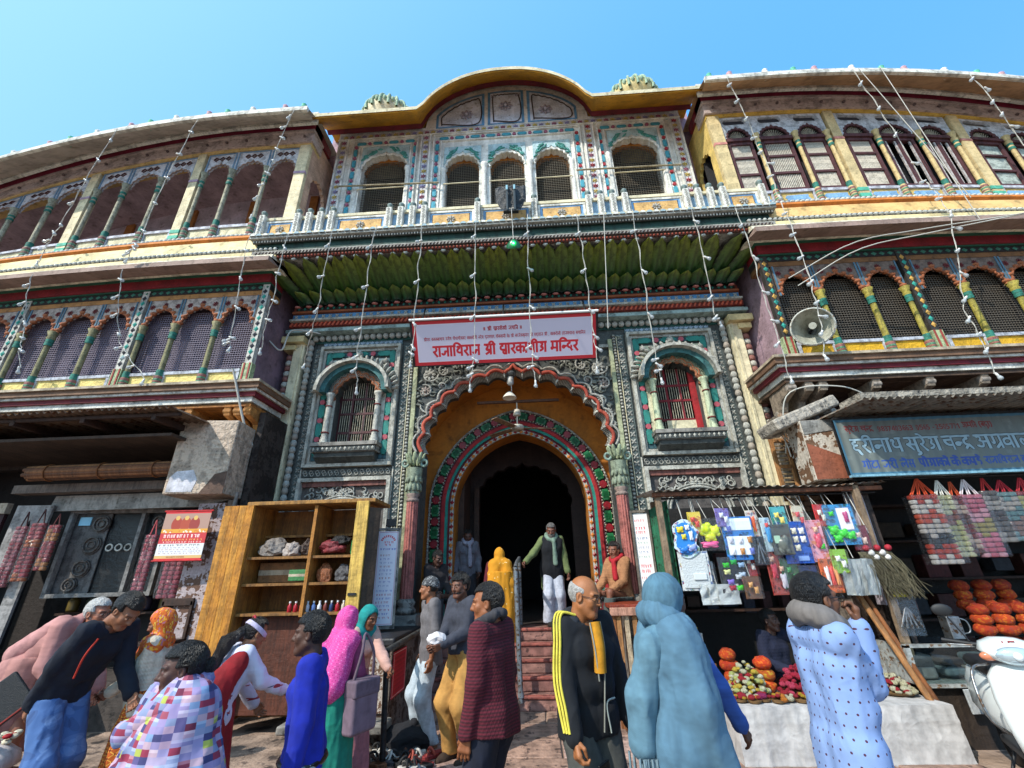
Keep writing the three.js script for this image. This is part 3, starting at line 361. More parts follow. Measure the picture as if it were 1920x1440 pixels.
  part(G, 'flower_band', span(-3.84, 3.84, 10.82, 10.99, Z, Z + 0.02), M('#d4d2d6', { s: 0.7 })); part(G, 'flower_band_edge', [span(-3.86, 3.86, 10.8, 10.82, Z, Z + 0.06)], UW);
  // curtain pipes across the windows
  for (const [a, b] of [[[-3.65, 9.28, 0.42], [-1.45, 9.2, 0.42]], [[1.45, 9.3, 0.42], [3.6, 9.26, 0.42]]]) part(G, 'pipe', bar(a, b, 0.02), M('#a99a7c', { map: 'grime', s: 0.5 }));
  // tympanum
  const Tm = (x0, x1, o) => { const p = []; const f = (x) => 11.0 + (1.24 - o) * Math.sqrt(Math.max(0, 1 - (x / (1.8 - o)) ** 2)); p.push([x0, 11.03 + o * 0.3]); for (let i = 0; i <= 12; i++) { const x = lerp(x0, x1, i / 12); p.push([x, Math.max(11.04 + o * 0.3, f(x))]); } p.push([x1, 11.03 + o * 0.3]); return p; };
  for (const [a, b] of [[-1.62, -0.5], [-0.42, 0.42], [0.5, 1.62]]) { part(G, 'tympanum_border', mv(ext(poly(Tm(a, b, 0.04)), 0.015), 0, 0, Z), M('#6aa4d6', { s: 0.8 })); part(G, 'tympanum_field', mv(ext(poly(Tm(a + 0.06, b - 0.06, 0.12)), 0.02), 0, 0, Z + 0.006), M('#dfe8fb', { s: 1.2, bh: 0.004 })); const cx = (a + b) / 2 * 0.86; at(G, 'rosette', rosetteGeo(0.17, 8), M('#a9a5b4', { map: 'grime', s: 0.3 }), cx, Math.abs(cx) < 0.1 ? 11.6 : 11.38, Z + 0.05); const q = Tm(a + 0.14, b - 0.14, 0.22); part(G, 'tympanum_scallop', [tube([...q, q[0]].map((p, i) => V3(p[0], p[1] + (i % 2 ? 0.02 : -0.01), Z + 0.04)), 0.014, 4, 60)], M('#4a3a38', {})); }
  for (const s of [-1, 1]) at(G, 'rosette', rosetteGeo(0.07, 6), M('#a9a5b4', { map: 'grime', s: 0.3 }), s * 0.28, 11.98, Z + 0.04);
  // ---- roof: maroon cove and bent yellow eave
  const N = 64, curveIn = (t) => { const x = lerp(-4.12, 4.12, t); return [x, Math.abs(x) < 1.88 ? 11.0 + 1.32 * Math.pow(Math.max(0, 1 - (x / 1.88) ** 2), 0.56) : 11.0]; }, eave = (t) => { const x = lerp(-4.1, 4.1, t), k = Math.max(0, 1 - Math.pow(Math.abs(x) / 1.71, 2.2)); return [x, 10.36 + 1.08 * Math.pow(k, 0.72)]; };
  const loft = (fa, za, fb, zb, n = N) => { const pos = [], idx = []; for (let i = 0; i <= n; i++) { const a = fa(i / n), b = fb(i / n); pos.push(a[0], a[1], za, b[0], b[1], zb); } for (let i = 0; i < n; i++) { const a = i * 2; idx.push(a, a + 1, a + 3, a, a + 3, a + 2); } const g = new THREE.BufferGeometry(); g.setAttribute('position', new THREE.Float32BufferAttribute(pos, 3)); g.setAttribute('uv', new THREE.Float32BufferAttribute(new Float32Array(pos.length / 3 * 2), 2)); g.setIndex(idx); g.computeVertexNormals(); return g; };
  const up2 = (f, d) => (t) => { const p = f(t); return [p[0], p[1] + d]; }, mid = (t) => { const a = curveIn(t), b = eave(t); return [lerp(a[0], b[0], 0.03), lerp(a[1] + 0.07, b[1], 0.03)]; };
  part(G, 'maroon_cove', [loft(curveIn, Z + 0.06, up2(curveIn, 0.02), Z + 0.1), loft(up2(curveIn, 0.02), Z + 0.1, mid, Z + 0.15)], M('#6a0f22', { s: 1.5, side: 1 }));
  const EY = M('#c68a18', { s: 2, side: 1 }); part(G, 'eave', [loft(mid, Z + 0.15, eave, 1.2), loft(eave, 1.2, up2(eave, 0.09), 1.22), loft(up2(eave, 0.09), 1.22, up2(mid, 0.12), Z + 0.2), loft(up2(mid, 0.12), Z + 0.2, up2(mid, 0.3), Z - 2.4)], EY);
  part(G, 'eave_edge', loft(up2(eave, 0.02), 1.225, up2(eave, 0.1), 1.235), C.creamPale);
  for (const [x, s] of [[-3.17, 1], [3.24, 1]]) {
    const rib = []; const D = part(G, 'dome', mv(lathe([[0, 0.48], [0.15, 0.46], [0.4, 0.36], [0.57, 0.18], [0.66, -0.08], [0.62, -0.3], [0.5, -0.5], [0.5, -2.2], [0, -2.2]], 24), x, 12.76, -0.6), x < 0 ? C.creamPale : M('#d8c48a', { s: 0.8 }));
    for (let i = 0; i < 20; i++) { const a = i / 20 * TAU, q = (r, y) => V3(x + r * Math.cos(a), 12.76 + y, -0.6 + r * Math.sin(a)); rib.push(tube([q(0.67, -0.25), q(0.68, -0.06), q(0.59, 0.19), q(0.42, 0.38), q(0.14, 0.49)], 0.035, 5, 8), mv(new THREE.SphereGeometry(0.07, 6, 5).scale(0.8, 1.5, 0.8), x + 0.64 * Math.cos(a + 0.157), 12.73, -0.6 + 0.64 * Math.sin(a + 0.157))); } part(D, 'dome_ribs', rib, M('#9cb59a', { s: 0.5 }));
  }
}
// ================================================================ WINGS: bowed, so their upper lines sink towards the far ends
const sag = (x, y) => { const u = Math.max(0, Math.abs(x) - 5) / 4.5, v = Math.max(0, y - 4) / 6; return 0.72 * u * u * v * v; };
function warp(g) { const p = g.attributes.position; for (let i = 0; i < p.count; i++) p.setY(i, p.getY(i) - sag(p.getX(i), p.getY(i))); p.needsUpdate = true; return g; }
const wp = (parent, name, g, m, kind) => part(parent, name, warp(Array.isArray(g) ? join(g) : prep(clean(g))), m, kind);
function wing(s) {
  const L = s < 0, B = thing('wing_building', L ? 'left wing with open upper arcade of scalloped arches and slender columns above the garland shop' : 'right wing with shuttered upper windows and fanlights above the blue lettered shop sign', 'building');
  const sp = (u0, u1, y0, y1, z0, z1, seg = 1) => span(Math.min(s * u0, s * u1), Math.max(s * u0, s * u1), y0, y1, z0, z1, seg), E = 12.6, FZ = 0.9;
  const BR = M('#7a5a44', { s: 1.2 }), beadM = M('#c9cbc4', { map: 'grime', s: 0.4 });
  // back walls, floors and ceilings
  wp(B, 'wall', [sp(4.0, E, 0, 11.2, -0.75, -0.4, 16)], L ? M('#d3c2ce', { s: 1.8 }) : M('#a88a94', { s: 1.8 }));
  wp(B, 'floor_slab', [sp(4.3, E, 4.1, 4.3, -0.4, FZ, 16), sp(4.1, E, 7.3, 7.5, -0.4, FZ, 16)], BR);
  wp(B, 'recess_wall', [sp(4.0, 4.5, 2.4, 7.2, -0.4, -0.1)], M('#9c7886', { s: 1.4 }));
  wp(B, 'end_wall', [sp(4.3, 4.36, 4.3, 7.0, -0.1, 0.84)], L ? C.purple : M('#a58a96', { s: 1.4 }));
  wp(B, 'ceiling', [sp(4.1, E, 10.0, 10.1, -0.4, FZ, 16)], M('#b9a2aa', { s: 1.6 })); wp(B, 'ceiling', [sp(4.36, E, 6.6, 6.7, -0.4, FZ, 16)], C.purpleDark);
  // ---- ledge on corbels
  const led = (y0, y1, z, m, u0 = 3.86) => wp(B, 'ledge_moulding', [sp(u0, E, y0, y1, 0.2, z, 20)], m);
  led(4.14, 4.22, 1.02, C.white, 4.0); led(4.22, 4.29, 1.06, C.maroon, 3.94); led(4.29, 4.33, 1.1, C.white, 3.9); led(4.33, 4.41, 1.14, BR, 3.86); led(4.41, 4.45, 1.18, M('#b9a890', { map: 'grime', s: 1 }), 3.84);
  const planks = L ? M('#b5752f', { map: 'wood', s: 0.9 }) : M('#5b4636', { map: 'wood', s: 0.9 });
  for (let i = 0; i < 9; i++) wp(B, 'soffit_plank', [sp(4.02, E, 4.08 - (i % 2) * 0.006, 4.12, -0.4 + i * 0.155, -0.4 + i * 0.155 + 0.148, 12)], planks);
  const corb = poly([[0, 0], [0.1, 0.02], [0.2, 0.1], [0.26, 0.22], [0.3, 0.24], [0.52, 0.3], [0.55, 0.44], [0, 0.44]]);
  for (let i = 0; i < 14; i++) { const u = L ? [4.08, 4.24, 4.4][i] ?? 4.4 + (i - 2) * 0.62 : [4.1, 4.35, 4.55][i] ?? 4.55 + (i - 2) * 0.75; const g = ext(corb, 0.09, { bev: 0.012 }); g.rotateY(-PI / 2); mv(g, s * u + 0.045, 3.66, 0.42); const c = wp(B, 'corbel', [g], L ? M('#c08543', { map: 'wood', s: 0.6 }) : M('#8d7d6c', { map: 'grime', s: 0.6 })); part(c, 'corbel_scroll', [mv(rot(new THREE.CylinderGeometry(0.06, 0.06, 0.12, 10), 0, 0, PI / 2), s * u, 3.74, 0.5), mv(rot(new THREE.CylinderGeometry(0.045, 0.045, 0.12, 10), 0, 0, PI / 2), s * u, 4.02, 0.93)], L ? M('#b37d3e', { map: 'wood', s: 0.6 }) : M('#a2968a', { map: 'grime', s: 0.6 })); }
  // ---- column of either arcade
  function column(u, y0, y1, low, r = 0.05) {
    const h = y1 - y0, pr = [[0, 0], [r * 1.5, 0], [r * 1.5, h * 0.19], [r * 1.25, h * 0.2], [r * 1.3, h * 0.24], [r, h * 0.26], [r * 0.95, h * 0.78], [r * 1.2, h * 0.8], [r * 1.1, h * 0.86], [r * 1.5, h * 0.9], [r * 1.2, h * 0.93], [r * 1.9, h], [0, h]];
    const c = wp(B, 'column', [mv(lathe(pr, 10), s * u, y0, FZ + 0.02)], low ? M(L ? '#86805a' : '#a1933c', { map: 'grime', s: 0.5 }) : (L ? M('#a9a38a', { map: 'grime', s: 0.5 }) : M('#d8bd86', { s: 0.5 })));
    const ring = (y, hh, k = 1.12) => mv(lathe([[r * k * 1.02, -hh], [r * k * 1.06, 0], [r * k * 1.02, hh]], 10), s * u, y0 + h * y, FZ + 0.02);
    for (const q of [ring(0.235, 0.06, 1.25), ring(0.8, 0.035, 1.2), ring(0.86, 0.035, 1.2)]) wp(c, 'teal_band', [q], M('#2b7a69', { map: 'grime', s: 0.4 }));
    wp(c, 'painted_base', [ring(0.17, 0.022, 1.55), ring(0.05, 0.025, 1.55), ring(0.11, 0.012, 1.55)], M('#96605a', { map: 'grime', s: 0.3 })); wp(c, 'green_band', [ring(0.14, 0.018, 1.54), ring(0.08, 0.018, 1.54)], M('#5c8a6c', { map: 'grime', s: 0.3 }));
    return c;
  }
  const bays = []; for (let k = 0; k < 3; k++) for (let j = 0; j < 3; j++) { const u0 = 4.27 + k * 2.2 + (j ? j * 0.733 : 0.1), u1 = 4.27 + k * 2.2 + (j < 2 ? (j + 1) * 0.733 : 2.1); bays.push([u0, u1, k, j]); }
  // ---- lower arcade
  const top = 6.2, spr = 5.62;
  const dkz = L ? 0.86 : 0.86;
  for (const [u0, u1, k, j] of bays) {
    const c = (u0 + u1) / 2, hw = (u1 - u0) / 2 - 0.07, lob = lobed(s * c, spr + 0.02, hw, 0.34, 9, 0.035, 0.04);
    const sh = poly([[s * c - (u1 - u0) / 2, spr], ...lob, [s * c + (u1 - u0) / 2, spr], [s * c + (u1 - u0) / 2, top], [s * c - (u1 - u0) / 2, top]]);
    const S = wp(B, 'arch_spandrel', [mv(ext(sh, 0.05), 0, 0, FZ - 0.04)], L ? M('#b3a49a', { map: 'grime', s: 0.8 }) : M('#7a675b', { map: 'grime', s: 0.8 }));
    const sc = []; lob.forEach((p, i) => { if (i % 6 === 3) sc.push(mv(rot(new THREE.SphereGeometry(0.055, 6, 5).scale(1, 0.7, 0.9), 0, 0, 0), p[0], p[1], FZ)); }); wp(S, 'arch_lobes', [...sc, tube(lob.map((p) => V3(p[0], p[1], FZ + 0.01)), 0.02, 5, 50)], M('#a45f3a', { s: 0.4 }));
    for (const e of [-0.23, 0, 0.23]) { const f = rosetteGeo(e ? 0.055 : 0.05, 8, 0.3); wp(S, 'painted_flower', [mv(f.clone(), s * c + e, e ? 6.06 : 6.1, FZ + 0.015)], M('#6d2226', { s: 0.3 })); }
    for (const e of [-1, 1]) wp(S, 'blue_line', [span(s * c + e * (u1 - u0 - 0.05) / 2 - 0.012, s * c + e * (u1 - u0 - 0.05) / 2 + 0.012, spr, top, FZ + 0.01, FZ + 0.022)], M('#56788e', {}));
    // lattice, and boarding behind it
    wp(B, 'wire_lattice', latticeGeo(s * c - (u1 - u0) / 2, s * c + (u1 - u0) / 2, 4.72, 5.98, 0.78, 0.042, 0.0045), L ? M('#7d7483', { map: 0, b: 0 }) : M('#5c544a', { map: 0, b: 0 }), 'stuff');
    if (L) wp(B, j === 1 && k === 0 ? 'boarding' : 'boarding', [span(s * c - (u1 - u0) / 2, s * c + (u1 - u0) / 2, 4.7, j === 0 && k === 0 ? 5.0 : 5.78 - 0.1 * ((j * 3 + k) % 3), 0.6, 0.63)], M(['#655a6c', '#5b5263', '#70647a'][(j + k) % 3], { s: 1.2 }));
    else wp(B, 'boarding', [span(s * c - 0.36, s * c + 0.36, 4.4, 6.5, 0.3, 0.33)], M('#241d1c', { s: 1 }));
    // yellow sill panel with raised border
    wp(B, 'sill_panel', [span(s * c - hw - 0.02, s * c + hw + 0.02, 4.47, 4.72, FZ - 0.06, FZ - 0.01)], L ? M('#e6cf7e', { s: 0.9, bh: 0.015 }) : M('#d8a71f', { s: 0.9, bh: 0.015 }));
    const x0 = s * c - (u1 - u0) / 2 + 0.03, x1 = s * c + (u1 - u0) / 2 - 0.03; wp(B, 'sill_border', [span(x0, x1, 4.72, 4.77, FZ - 0.06, FZ + 0.02), span(x0, x1, 4.44, 4.48, FZ - 0.06, FZ + 0.02), span(x0, x0 + 0.05, 4.48, 4.72, FZ - 0.06, FZ + 0.015), span(x1 - 0.05, x1, 4.48, 4.72, FZ - 0.06, FZ + 0.015)], M('#b9bcc4', { map: 'grime', s: 0.8 }));
    if (j < 2) column(u1, 4.45, 5.66, true, 0.043); else column(u1 - 0.06, 4.45, 5.66, true, 0.038);
  }
  const dia = prep(new THREE.OctahedronGeometry(0.052).scale(0.8, 1, 0.3));
  for (let k = 0; k < 4; k++) {
    const u = 4.27 + 2.2 * k, P = wp(B, 'diamond_pilaster', [sp(u - 0.06, u + 0.06, 4.45, 6.4, FZ - 0.05, FZ + 0.04)], L ? M('#c2beb4', { map: 'grime', s: 0.7 }) : M('#3b352f', { map: 'grime', s: 0.7 }));
    for (let i = 0; i < 13; i++) { const o = part(P, 'lozenge', dia, i % 2 ? M('#2f9a8c', { s: 0.3 }) : (L ? M('#2a2b33', { s: 0.3 }) : M('#c99a4a', { s: 0.3 }))); const y = 4.95 + i * 0.108; o.position.set(s * u, y - sag(u, y), FZ + 0.045); }
    wp(P, 'painted_foot', [sp(u - 0.08, u + 0.08, 4.45, 4.85, FZ - 0.05, FZ + 0.05)], M('#a9b88c', { map: 'grime', s: 0.3 })); wp(P, 'painted_stripe', [sp(u - 0.06, u - 0.035, 4.47, 4.85, FZ, FZ + 0.06), sp(u + 0.03, u + 0.055, 4.47, 4.85, FZ, FZ + 0.06)], M('#a6453c', {})); 
  }
  wp(B, 'arcade_band', [sp(4.2, E, 6.2, 6.29, 0.6, FZ + 0.02, 20)], L ? M('#b07c46', { s: 1 }) : M('#7f5630', { s: 1 }));
  wp(B, 'pattern_band', [sp(4.2, E, 6.29, 6.4, 0.6, FZ + 0.03, 20)], M('#231d1b', { s: 1 })); { const l = []; for (let u = 4.25; u < 11; u += 0.13) l.push(mv(new THREE.OctahedronGeometry(0.05).scale(1, 0.8, 0.3), s * u, 6.345, FZ + 0.035)); wp(B, 'pattern_relief', l, M('#35705e', {}), 'stuff'); }
  wp(B, 'green_fillet', [sp(4.2, E, 6.4, 6.43, 0.6, FZ + 0.06, 20), sp(4.15, E, 6.6, 6.63, 0.6, FZ + 0.14, 20)], M('#1d5540', {}));
  wp(B, 'red_band', [sp(4.2, E, 6.43, 6.6, 0.6, FZ + 0.08, 20)], M('#86141f', { s: 1.5 }));
  // ---- sloped soffit and stepped cream cornice of the floor between
  const prof = [[0.9, 6.6], [1.42, 6.5], [1.42, 6.6], [1.3, 6.62], [1.26, 6.86], [1.3, 6.86], [1.3, 6.93], [1.24, 6.93], [1.16, 7.24], [1.2, 7.24], [1.16, 7.33], [1.12, 7.36], [1.1, 7.46], [0.9, 7.46]];
  const slice = (p, m, name, u0 = 4.0) => { const g = ext(poly(p.map(([z, y]) => [z, y])), 1, {}); const l = []; for (let i = 0; i < 14; i++) { const a = lerp(u0, E, i / 14), b = lerp(u0, E, (i + 1) / 14), q = g.clone(); q.scale(1, 1, (b - a)); q.rotateY(-PI / 2); q.translate(s < 0 ? -a : b, 0, 0); l.push(q); } wp(B, name, l, m); };
  slice([[0.7, 6.64], [0.98, 6.64], [1.42, 6.53], [1.42, 6.62], [0.7, 6.8]], M('#a2887c', { s: 2 }), 'soffit');
  slice([[0.7, 6.6], [1.36, 6.62], [1.33, 6.72], [0.7, 6.74]], M('#e6ddc4', { map: 'grime', s: 1.2 }), 'cornice'); slice([[0.7, 6.72], [1.27, 6.72], [1.25, 6.86], [0.7, 6.87]], C.cream, 'cornice');
  slice([[0.7, 6.95], [1.22, 6.95], [1.14, 7.24], [0.7, 7.24]], L ? M('#e2d09c', { s: 1.7 }) : M('#e0b878', { s: 1.7 }), 'cornice'); slice([[0.7, 7.24], [1.12, 7.24], [1.17, 7.29], [1.15, 7.35], [0.7, 7.38]], C.orange, 'orange_moulding'); slice([[0.7, 6.87], [1.24, 6.87], [1.24, 6.95], [0.7, 6.95]], M('#4a4540', { s: 1 }), 'bead_channel'); slice([[0.7, 7.38], [1.08, 7.38], [1.06, 7.48], [0.7, 7.5]], M('#474646', { s: 1 }), 'bead_channel');
  { const l = [], l2 = []; for (let u = 4.05; u < 11.5; u += 0.085) { l.push(mv(new THREE.SphereGeometry(0.042, 6, 4).scale(1, 0.8, 0.8), s * u, 6.91, 1.24)); l2.push(mv(new THREE.SphereGeometry(0.048, 6, 4).scale(0.95, 0.8, 0.8), s * u, 7.43, 1.07)); } wp(B, 'bead_row', l, beadM, 'stuff'); wp(B, 'bead_row', l2, beadM, 'stuff'); }
  // ---- upper arcade
  const ub = bays.map(([a, b, k, j]) => [a - 0.12, b - 0.12, k, j]);
  for (const [u0, u1, k, j] of ub) {
    const c = (u0 + u1) / 2, W = u1 - u0, hw = W / 2 - 0.06, n = k * 3 + j;
    wp(B, 'rail_panel', [span(s * c - hw + 0.03, s * c + hw - 0.03, 7.56, 7.82, FZ - 0.07, FZ - 0.01)], L ? M('#e6d9b2', { s: 0.8, bh: 0.01 }) : M('#e0bf72', { s: 0.8, bh: 0.01 }));
    if (!L || n === 0) wp(B, 'painted_patch', [mv(ext(poly([[-0.2, 0], [-0.18, 0.05], [-0.22, 0.1], [-0.18, 0.15], [0.2, 0.16], [0.19, 0.1], [0.23, 0.04], [0.1, 0.02], [0.05, 0.05], [-0.05, 0.02]]), 0.006), s * c, 7.61, FZ - 0.01)], M('#8ab6de', { s: 0.6 }));
    const x0 = s * c - W / 2 + 0.02, x1 = s * c + W / 2 - 0.02; wp(B, 'rail_border', [span(x0, x1, 7.82, 7.88, FZ - 0.07, FZ + 0.02), span(x0, x1, 7.5, 7.56, FZ - 0.07, FZ + 0.02), span(x0, x0 + 0.06, 7.56, 7.82, FZ - 0.07, FZ + 0.012), span(x1 - 0.06, x1, 7.56, 7.82, FZ - 0.07, FZ + 0.012)], M('#c9c9d2', { map: 'grime', s: 0.9 }));
    if (j < 2) column(u1, 7.5, 9.34, false, L ? 0.042 : 0.036); else column(u1 - 0.05, 7.5, 9.34, false, 0.036);
    if (L) {
      const lob = lobed(s * c, 9.26, hw - 0.02, 0.3, 9, 0.03, 0.04), sh = poly([[s * c - W / 2, 9.26], ...lob, [s * c + W / 2, 9.26], [s * c + W / 2, 9.9], [s * c - W / 2, 9.9]]);
      for (const e of [-0.13, 0, 0.13]) sh.holes.push(hole([[s * c + e - 0.06, 9.74], [s * c + e, 9.8], [s * c + e + 0.06, 9.74], [s * c + e, 9.68]]));
      const S = wp(B, 'arch_spandrel', [mv(ext(sh, 0.05), 0, 0, FZ - 0.04)], M('#cfd0d6', { map: 'grime', s: 0.9 }));
      wp(S, 'diamond_rim', [-0.13, 0, 0.13].map((e) => mv(rot(new THREE.TorusGeometry(0.058, 0.012, 4, 4), 0, 0, 0), s * c + e, 9.74, FZ + 0.012)), M('#5a2a20', {}));
      wp(S, 'blue_line', [span(x0, x0 + 0.025, 9.3, 9.86, FZ + 0.01, FZ + 0.024), span(x1 - 0.025, x1, 9.3, 9.86, FZ + 0.01, FZ + 0.024), span(x0, x1, 9.86, 9.885, FZ + 0.01, FZ + 0.024)], M('#7d9cb8', {})); wp(S, 'edge_moulding', [tube(lob.map((p) => V3(p[0], p[1], FZ + 0.01)), 0.014, 5, 50)], M('#a58b7c', { map: 'grime', s: 0.6 }));
    } else {
      // shuttered window with fanlight
      const fr = M('#5a343a', { map: 'wood', s: 0.6 }), open = n === 4 || n === 5, board = n > 5;
      wp(B, 'spandrel', [mv(ext((() => { const q = poly([[s * c - W / 2, 9.26], [s * c + W / 2, 9.26], [s * c + W / 2, 9.9], [s * c - W / 2, 9.9]]); q.holes.push(hole(lobed(s * c, 9.3, hw - 0.06, 0.25, 9, 0.02, 0.03))); q.holes.push(hole([[-0.22, 9.72], [-0.18, 9.68], [0.18, 9.68], [0.22, 9.72], [0.22, 9.8], [0.18, 9.84], [-0.18, 9.84], [-0.22, 9.8]].map(([a, b]) => [s * c + a, b]))); return q; })(), 0.05), 0, 0, FZ - 0.04)], M('#c7ccd2', { map: 'grime', s: 0.9 }));
      wp(B, 'vent_panel', [span(s * c - 0.24, s * c + 0.24, 9.66, 9.86, FZ - 0.07, FZ - 0.05)], n > 5 ? M('#77716a', {}) : M('#3b3a42', {}));
      const lob = lobed(s * c, 9.3, hw - 0.06, 0.25, 9, 0.03, 0.03), Fn = wp(B, 'fanlight', [tube(lob.map((p) => V3(p[0], p[1], FZ - 0.01)), 0.03, 6, 50), span(s * c - hw, s * c + hw, 9.2, 9.28, FZ - 0.06, FZ + 0.03)], fr);
      const rays = []; for (let i = 1; i < 14; i++) { const a = PI * i / 14; rays.push(bar([s * c + 0.07 * Math.cos(a), 9.3 + 0.05 * Math.sin(a), FZ - 0.03], [s * c + (hw - 0.1) * Math.cos(a), 9.3 + 0.22 * Math.sin(a), FZ - 0.03], 0.007, 4)); } wp(Fn, 'fan_rays', rays, C.lattice); wp(Fn, 'fan_back', [span(s * c - hw, s * c + hw, 9.25, 9.6, FZ - 0.1, FZ - 0.08)], M('#54494a', {}));
      const xa = s * c - hw + 0.02, xb = s * c + hw - 0.02;
      const Wd = wp(B, 'window', [span(xa, xa + 0.05, 7.88, 9.2, FZ - 0.08, FZ - 0.01), span(xb - 0.05, xb, 7.88, 9.2, FZ - 0.08, FZ - 0.01), ...(open ? [span(s * c - 0.03, s * c + 0.03, 7.9, 9.2, FZ - 0.08, FZ - 0.01)] : [8.34, 8.78].map((y) => span(xa + 0.05, xb - 0.05, y - 0.025, y + 0.025, FZ - 0.08, FZ - 0.01))), span(xa + 0.05, xb - 0.05, 7.88, 7.95, FZ - 0.08, FZ - 0.005), span(xa + 0.05, xb - 0.05, 9.13, 9.2, FZ - 0.08, FZ - 0.005)], fr);
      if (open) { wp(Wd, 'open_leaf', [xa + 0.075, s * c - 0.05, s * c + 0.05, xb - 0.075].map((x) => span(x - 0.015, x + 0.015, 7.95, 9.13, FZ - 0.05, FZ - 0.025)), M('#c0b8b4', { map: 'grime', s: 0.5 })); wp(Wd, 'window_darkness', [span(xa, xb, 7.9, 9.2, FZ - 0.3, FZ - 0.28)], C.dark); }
      else if (board) wp(Wd, 'corrugated_pane', [...Array(22)].map((_, i) => cyl(0.016, 0.016, 1.2, lerp(xa + 0.06, xb - 0.06, i / 21), 7.94, FZ - 0.06, 6)), M('#a9b3ac', { map: 'grime', s: 0.8 }));
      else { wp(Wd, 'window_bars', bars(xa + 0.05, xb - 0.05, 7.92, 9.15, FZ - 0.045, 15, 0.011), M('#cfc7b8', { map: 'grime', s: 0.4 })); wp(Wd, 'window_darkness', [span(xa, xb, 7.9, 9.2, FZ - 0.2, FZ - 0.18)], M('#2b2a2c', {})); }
    }
  }
  for (let k = 0; k < 4; k++) { const u = 4.17 + 2.2 * k, w = k ? 0.085 : 0.11; const P = wp(B, 'pillar', [sp(u - w, u + w, 7.5, 9.92, FZ - 0.1, FZ + 0.05)], L ? M('#e3d3ad', { s: 0.8 }) : M('#dcc492', { s: 0.8 })); wp(P, 'painted_bands', [sp(u - w - 0.006, u + w + 0.006, 7.6, 7.68, FZ, FZ + 0.058), sp(u - w - 0.006, u + w + 0.006, 7.74, 7.82, FZ, FZ + 0.058)], M('#5fc0a4', { s: 0.4 })); for (const [a, b] of [[9.1, 9.16], [7.52, 7.58]]) wp(P, 'pink_band', [sp(u - w - 0.006, u + w + 0.006, a, b, FZ, FZ + 0.058)], M(L ? '#b79ab0' : '#d88f84', { s: 0.4 })); }
  wp(B, 'upper_band', [sp(4.05, E, 9.9, 9.98, 0.6, FZ + 0.04, 20)], L ? M('#d9b878', { s: 1 }) : M('#dcb150', { s: 1 })); wp(B, 'upper_cornice', [sp(4.02, E, 9.98, 10.28, 0.6, FZ + 0.08, 20), sp(4.0, E, 10.24, 10.3, 0.6, FZ + 0.12, 20)], M('#b9a7a0', { map: 'grime', s: 1.4 }));
  { const l = []; for (let u = 4.2; u < 11; u += 0.42) l.push(sph(0.03, s * u, 10.12, FZ + 0.1, 6)); wp(B, 'boss_row', l, M('#5e4d4c', {}), 'stuff'); }
  // end return of the upper storey with its own scalloped opening
  { const q = poly([[-0.1, 7.5], [0.86, 7.5], [0.86, 10.28], [-0.1, 10.28]]); q.holes.push(hole(openingBelow(lobed(0.4, 9.0, 0.28, 0.36, 7, 0.03, 0.04), 7.9))); const g = ext(q, 0.07); g.rotateY(-PI / 2); mv(g, s * 4.09 + 0.035, 0, 0); wp(B, 'end_return', [g], L ? M('#c9a58e', { s: 1 }) : M('#e0c070', { s: 1 })); wp(B, 'recess_wall', [sp(3.7, 4.2, 7.2, 11.5, -0.4, 0.02)], M('#a98a98', { s: 1.4 }));
    wp(B, 'return_band', [sp(4.0, 4.06, 10.28, 10.5, 0.3, FZ + 0.1)], C.maroon); }
  // inside the left verandah: back wall arches, doors, painted pilasters
  if (L) for (let k = 0; k < 5; k++) { const u = 4.6 + k * 1.45; wp(B, 'back_pilaster', [sp(u - 0.09, u + 0.09, 7.5, 9.9, -0.4, -0.34)], M('#b5763c', { s: 0.8 })); wp(B, 'back_pilaster_band', [sp(u - 0.1, u + 0.1, 8.7, 8.8, -0.4, -0.33)], C.maroon); wp(B, 'back_doorway', [mv(ext(poly([...openingBelow(lobed(-(u + 0.72), 8.7, 0.42, 0.4, 7, 0.03, 0.03), 7.5)]), 0.02), 0, 0, -0.4)], k % 2 ? M('#2a2228', {}) : M('#8a7486', { s: 1 })); wp(B, 'back_arch', [tube(lobed(-(u + 0.72), 8.7, 0.46, 0.44, 7, 0.03, 0.03).map((p) => V3(p[0], p[1], -0.37)), 0.035, 5, 50)], M('#9a5a34', { s: 0.5 })); }
  if (!L) wp(B, 'upper_room_back', [sp(4.1, E, 7.5, 10, 0.3, 0.34, 12)], M('#2c2a2c', {}));
  // ---- roof: red band, sloped soffit, slab, parapet with finials
  slice([[0.7, 10.28], [1.0, 10.3], [1.06, 10.5], [0.7, 10.52]], M('#7c1230', { s: 1.5 }), 'red_band', 4.0);
  { const pos = [], idx = [], n = 18; const P = [[1.02, 10.5, 4.03], [1.62, 9.95, 3.8], [1.64, 10.03, 3.8], [0.8, 10.72, 4.0], [-2.5, 10.8, 4.0]]; for (let i = 0; i <= n; i++) for (const [z, y, u0] of P) { const u = lerp(u0, E, i / n); pos.push(s * u, y, z); } for (let i = 0; i < n; i++) for (let q = 0; q < 4; q++) { const a = i * 5 + q; s > 0 ? idx.push(a, a + 1, a + 6, a, a + 6, a + 5) : idx.push(a, a + 6, a + 1, a, a + 5, a + 6); } const g = new THREE.BufferGeometry(); g.setAttribute('position', new THREE.Float32BufferAttribute(pos, 3)); g.setAttribute('uv', new THREE.Float32BufferAttribute(new Float32Array(pos.length / 3 * 2), 2)); g.setIndex(idx); const ng = g.toNonIndexed(); ng.computeVertexNormals(); wp(B, 'eave', [ng], L ? M('#c4b8ae', { s: 2.4, side: 1 }) : M('#c49a74', { s: 2.4, side: 1 })); }
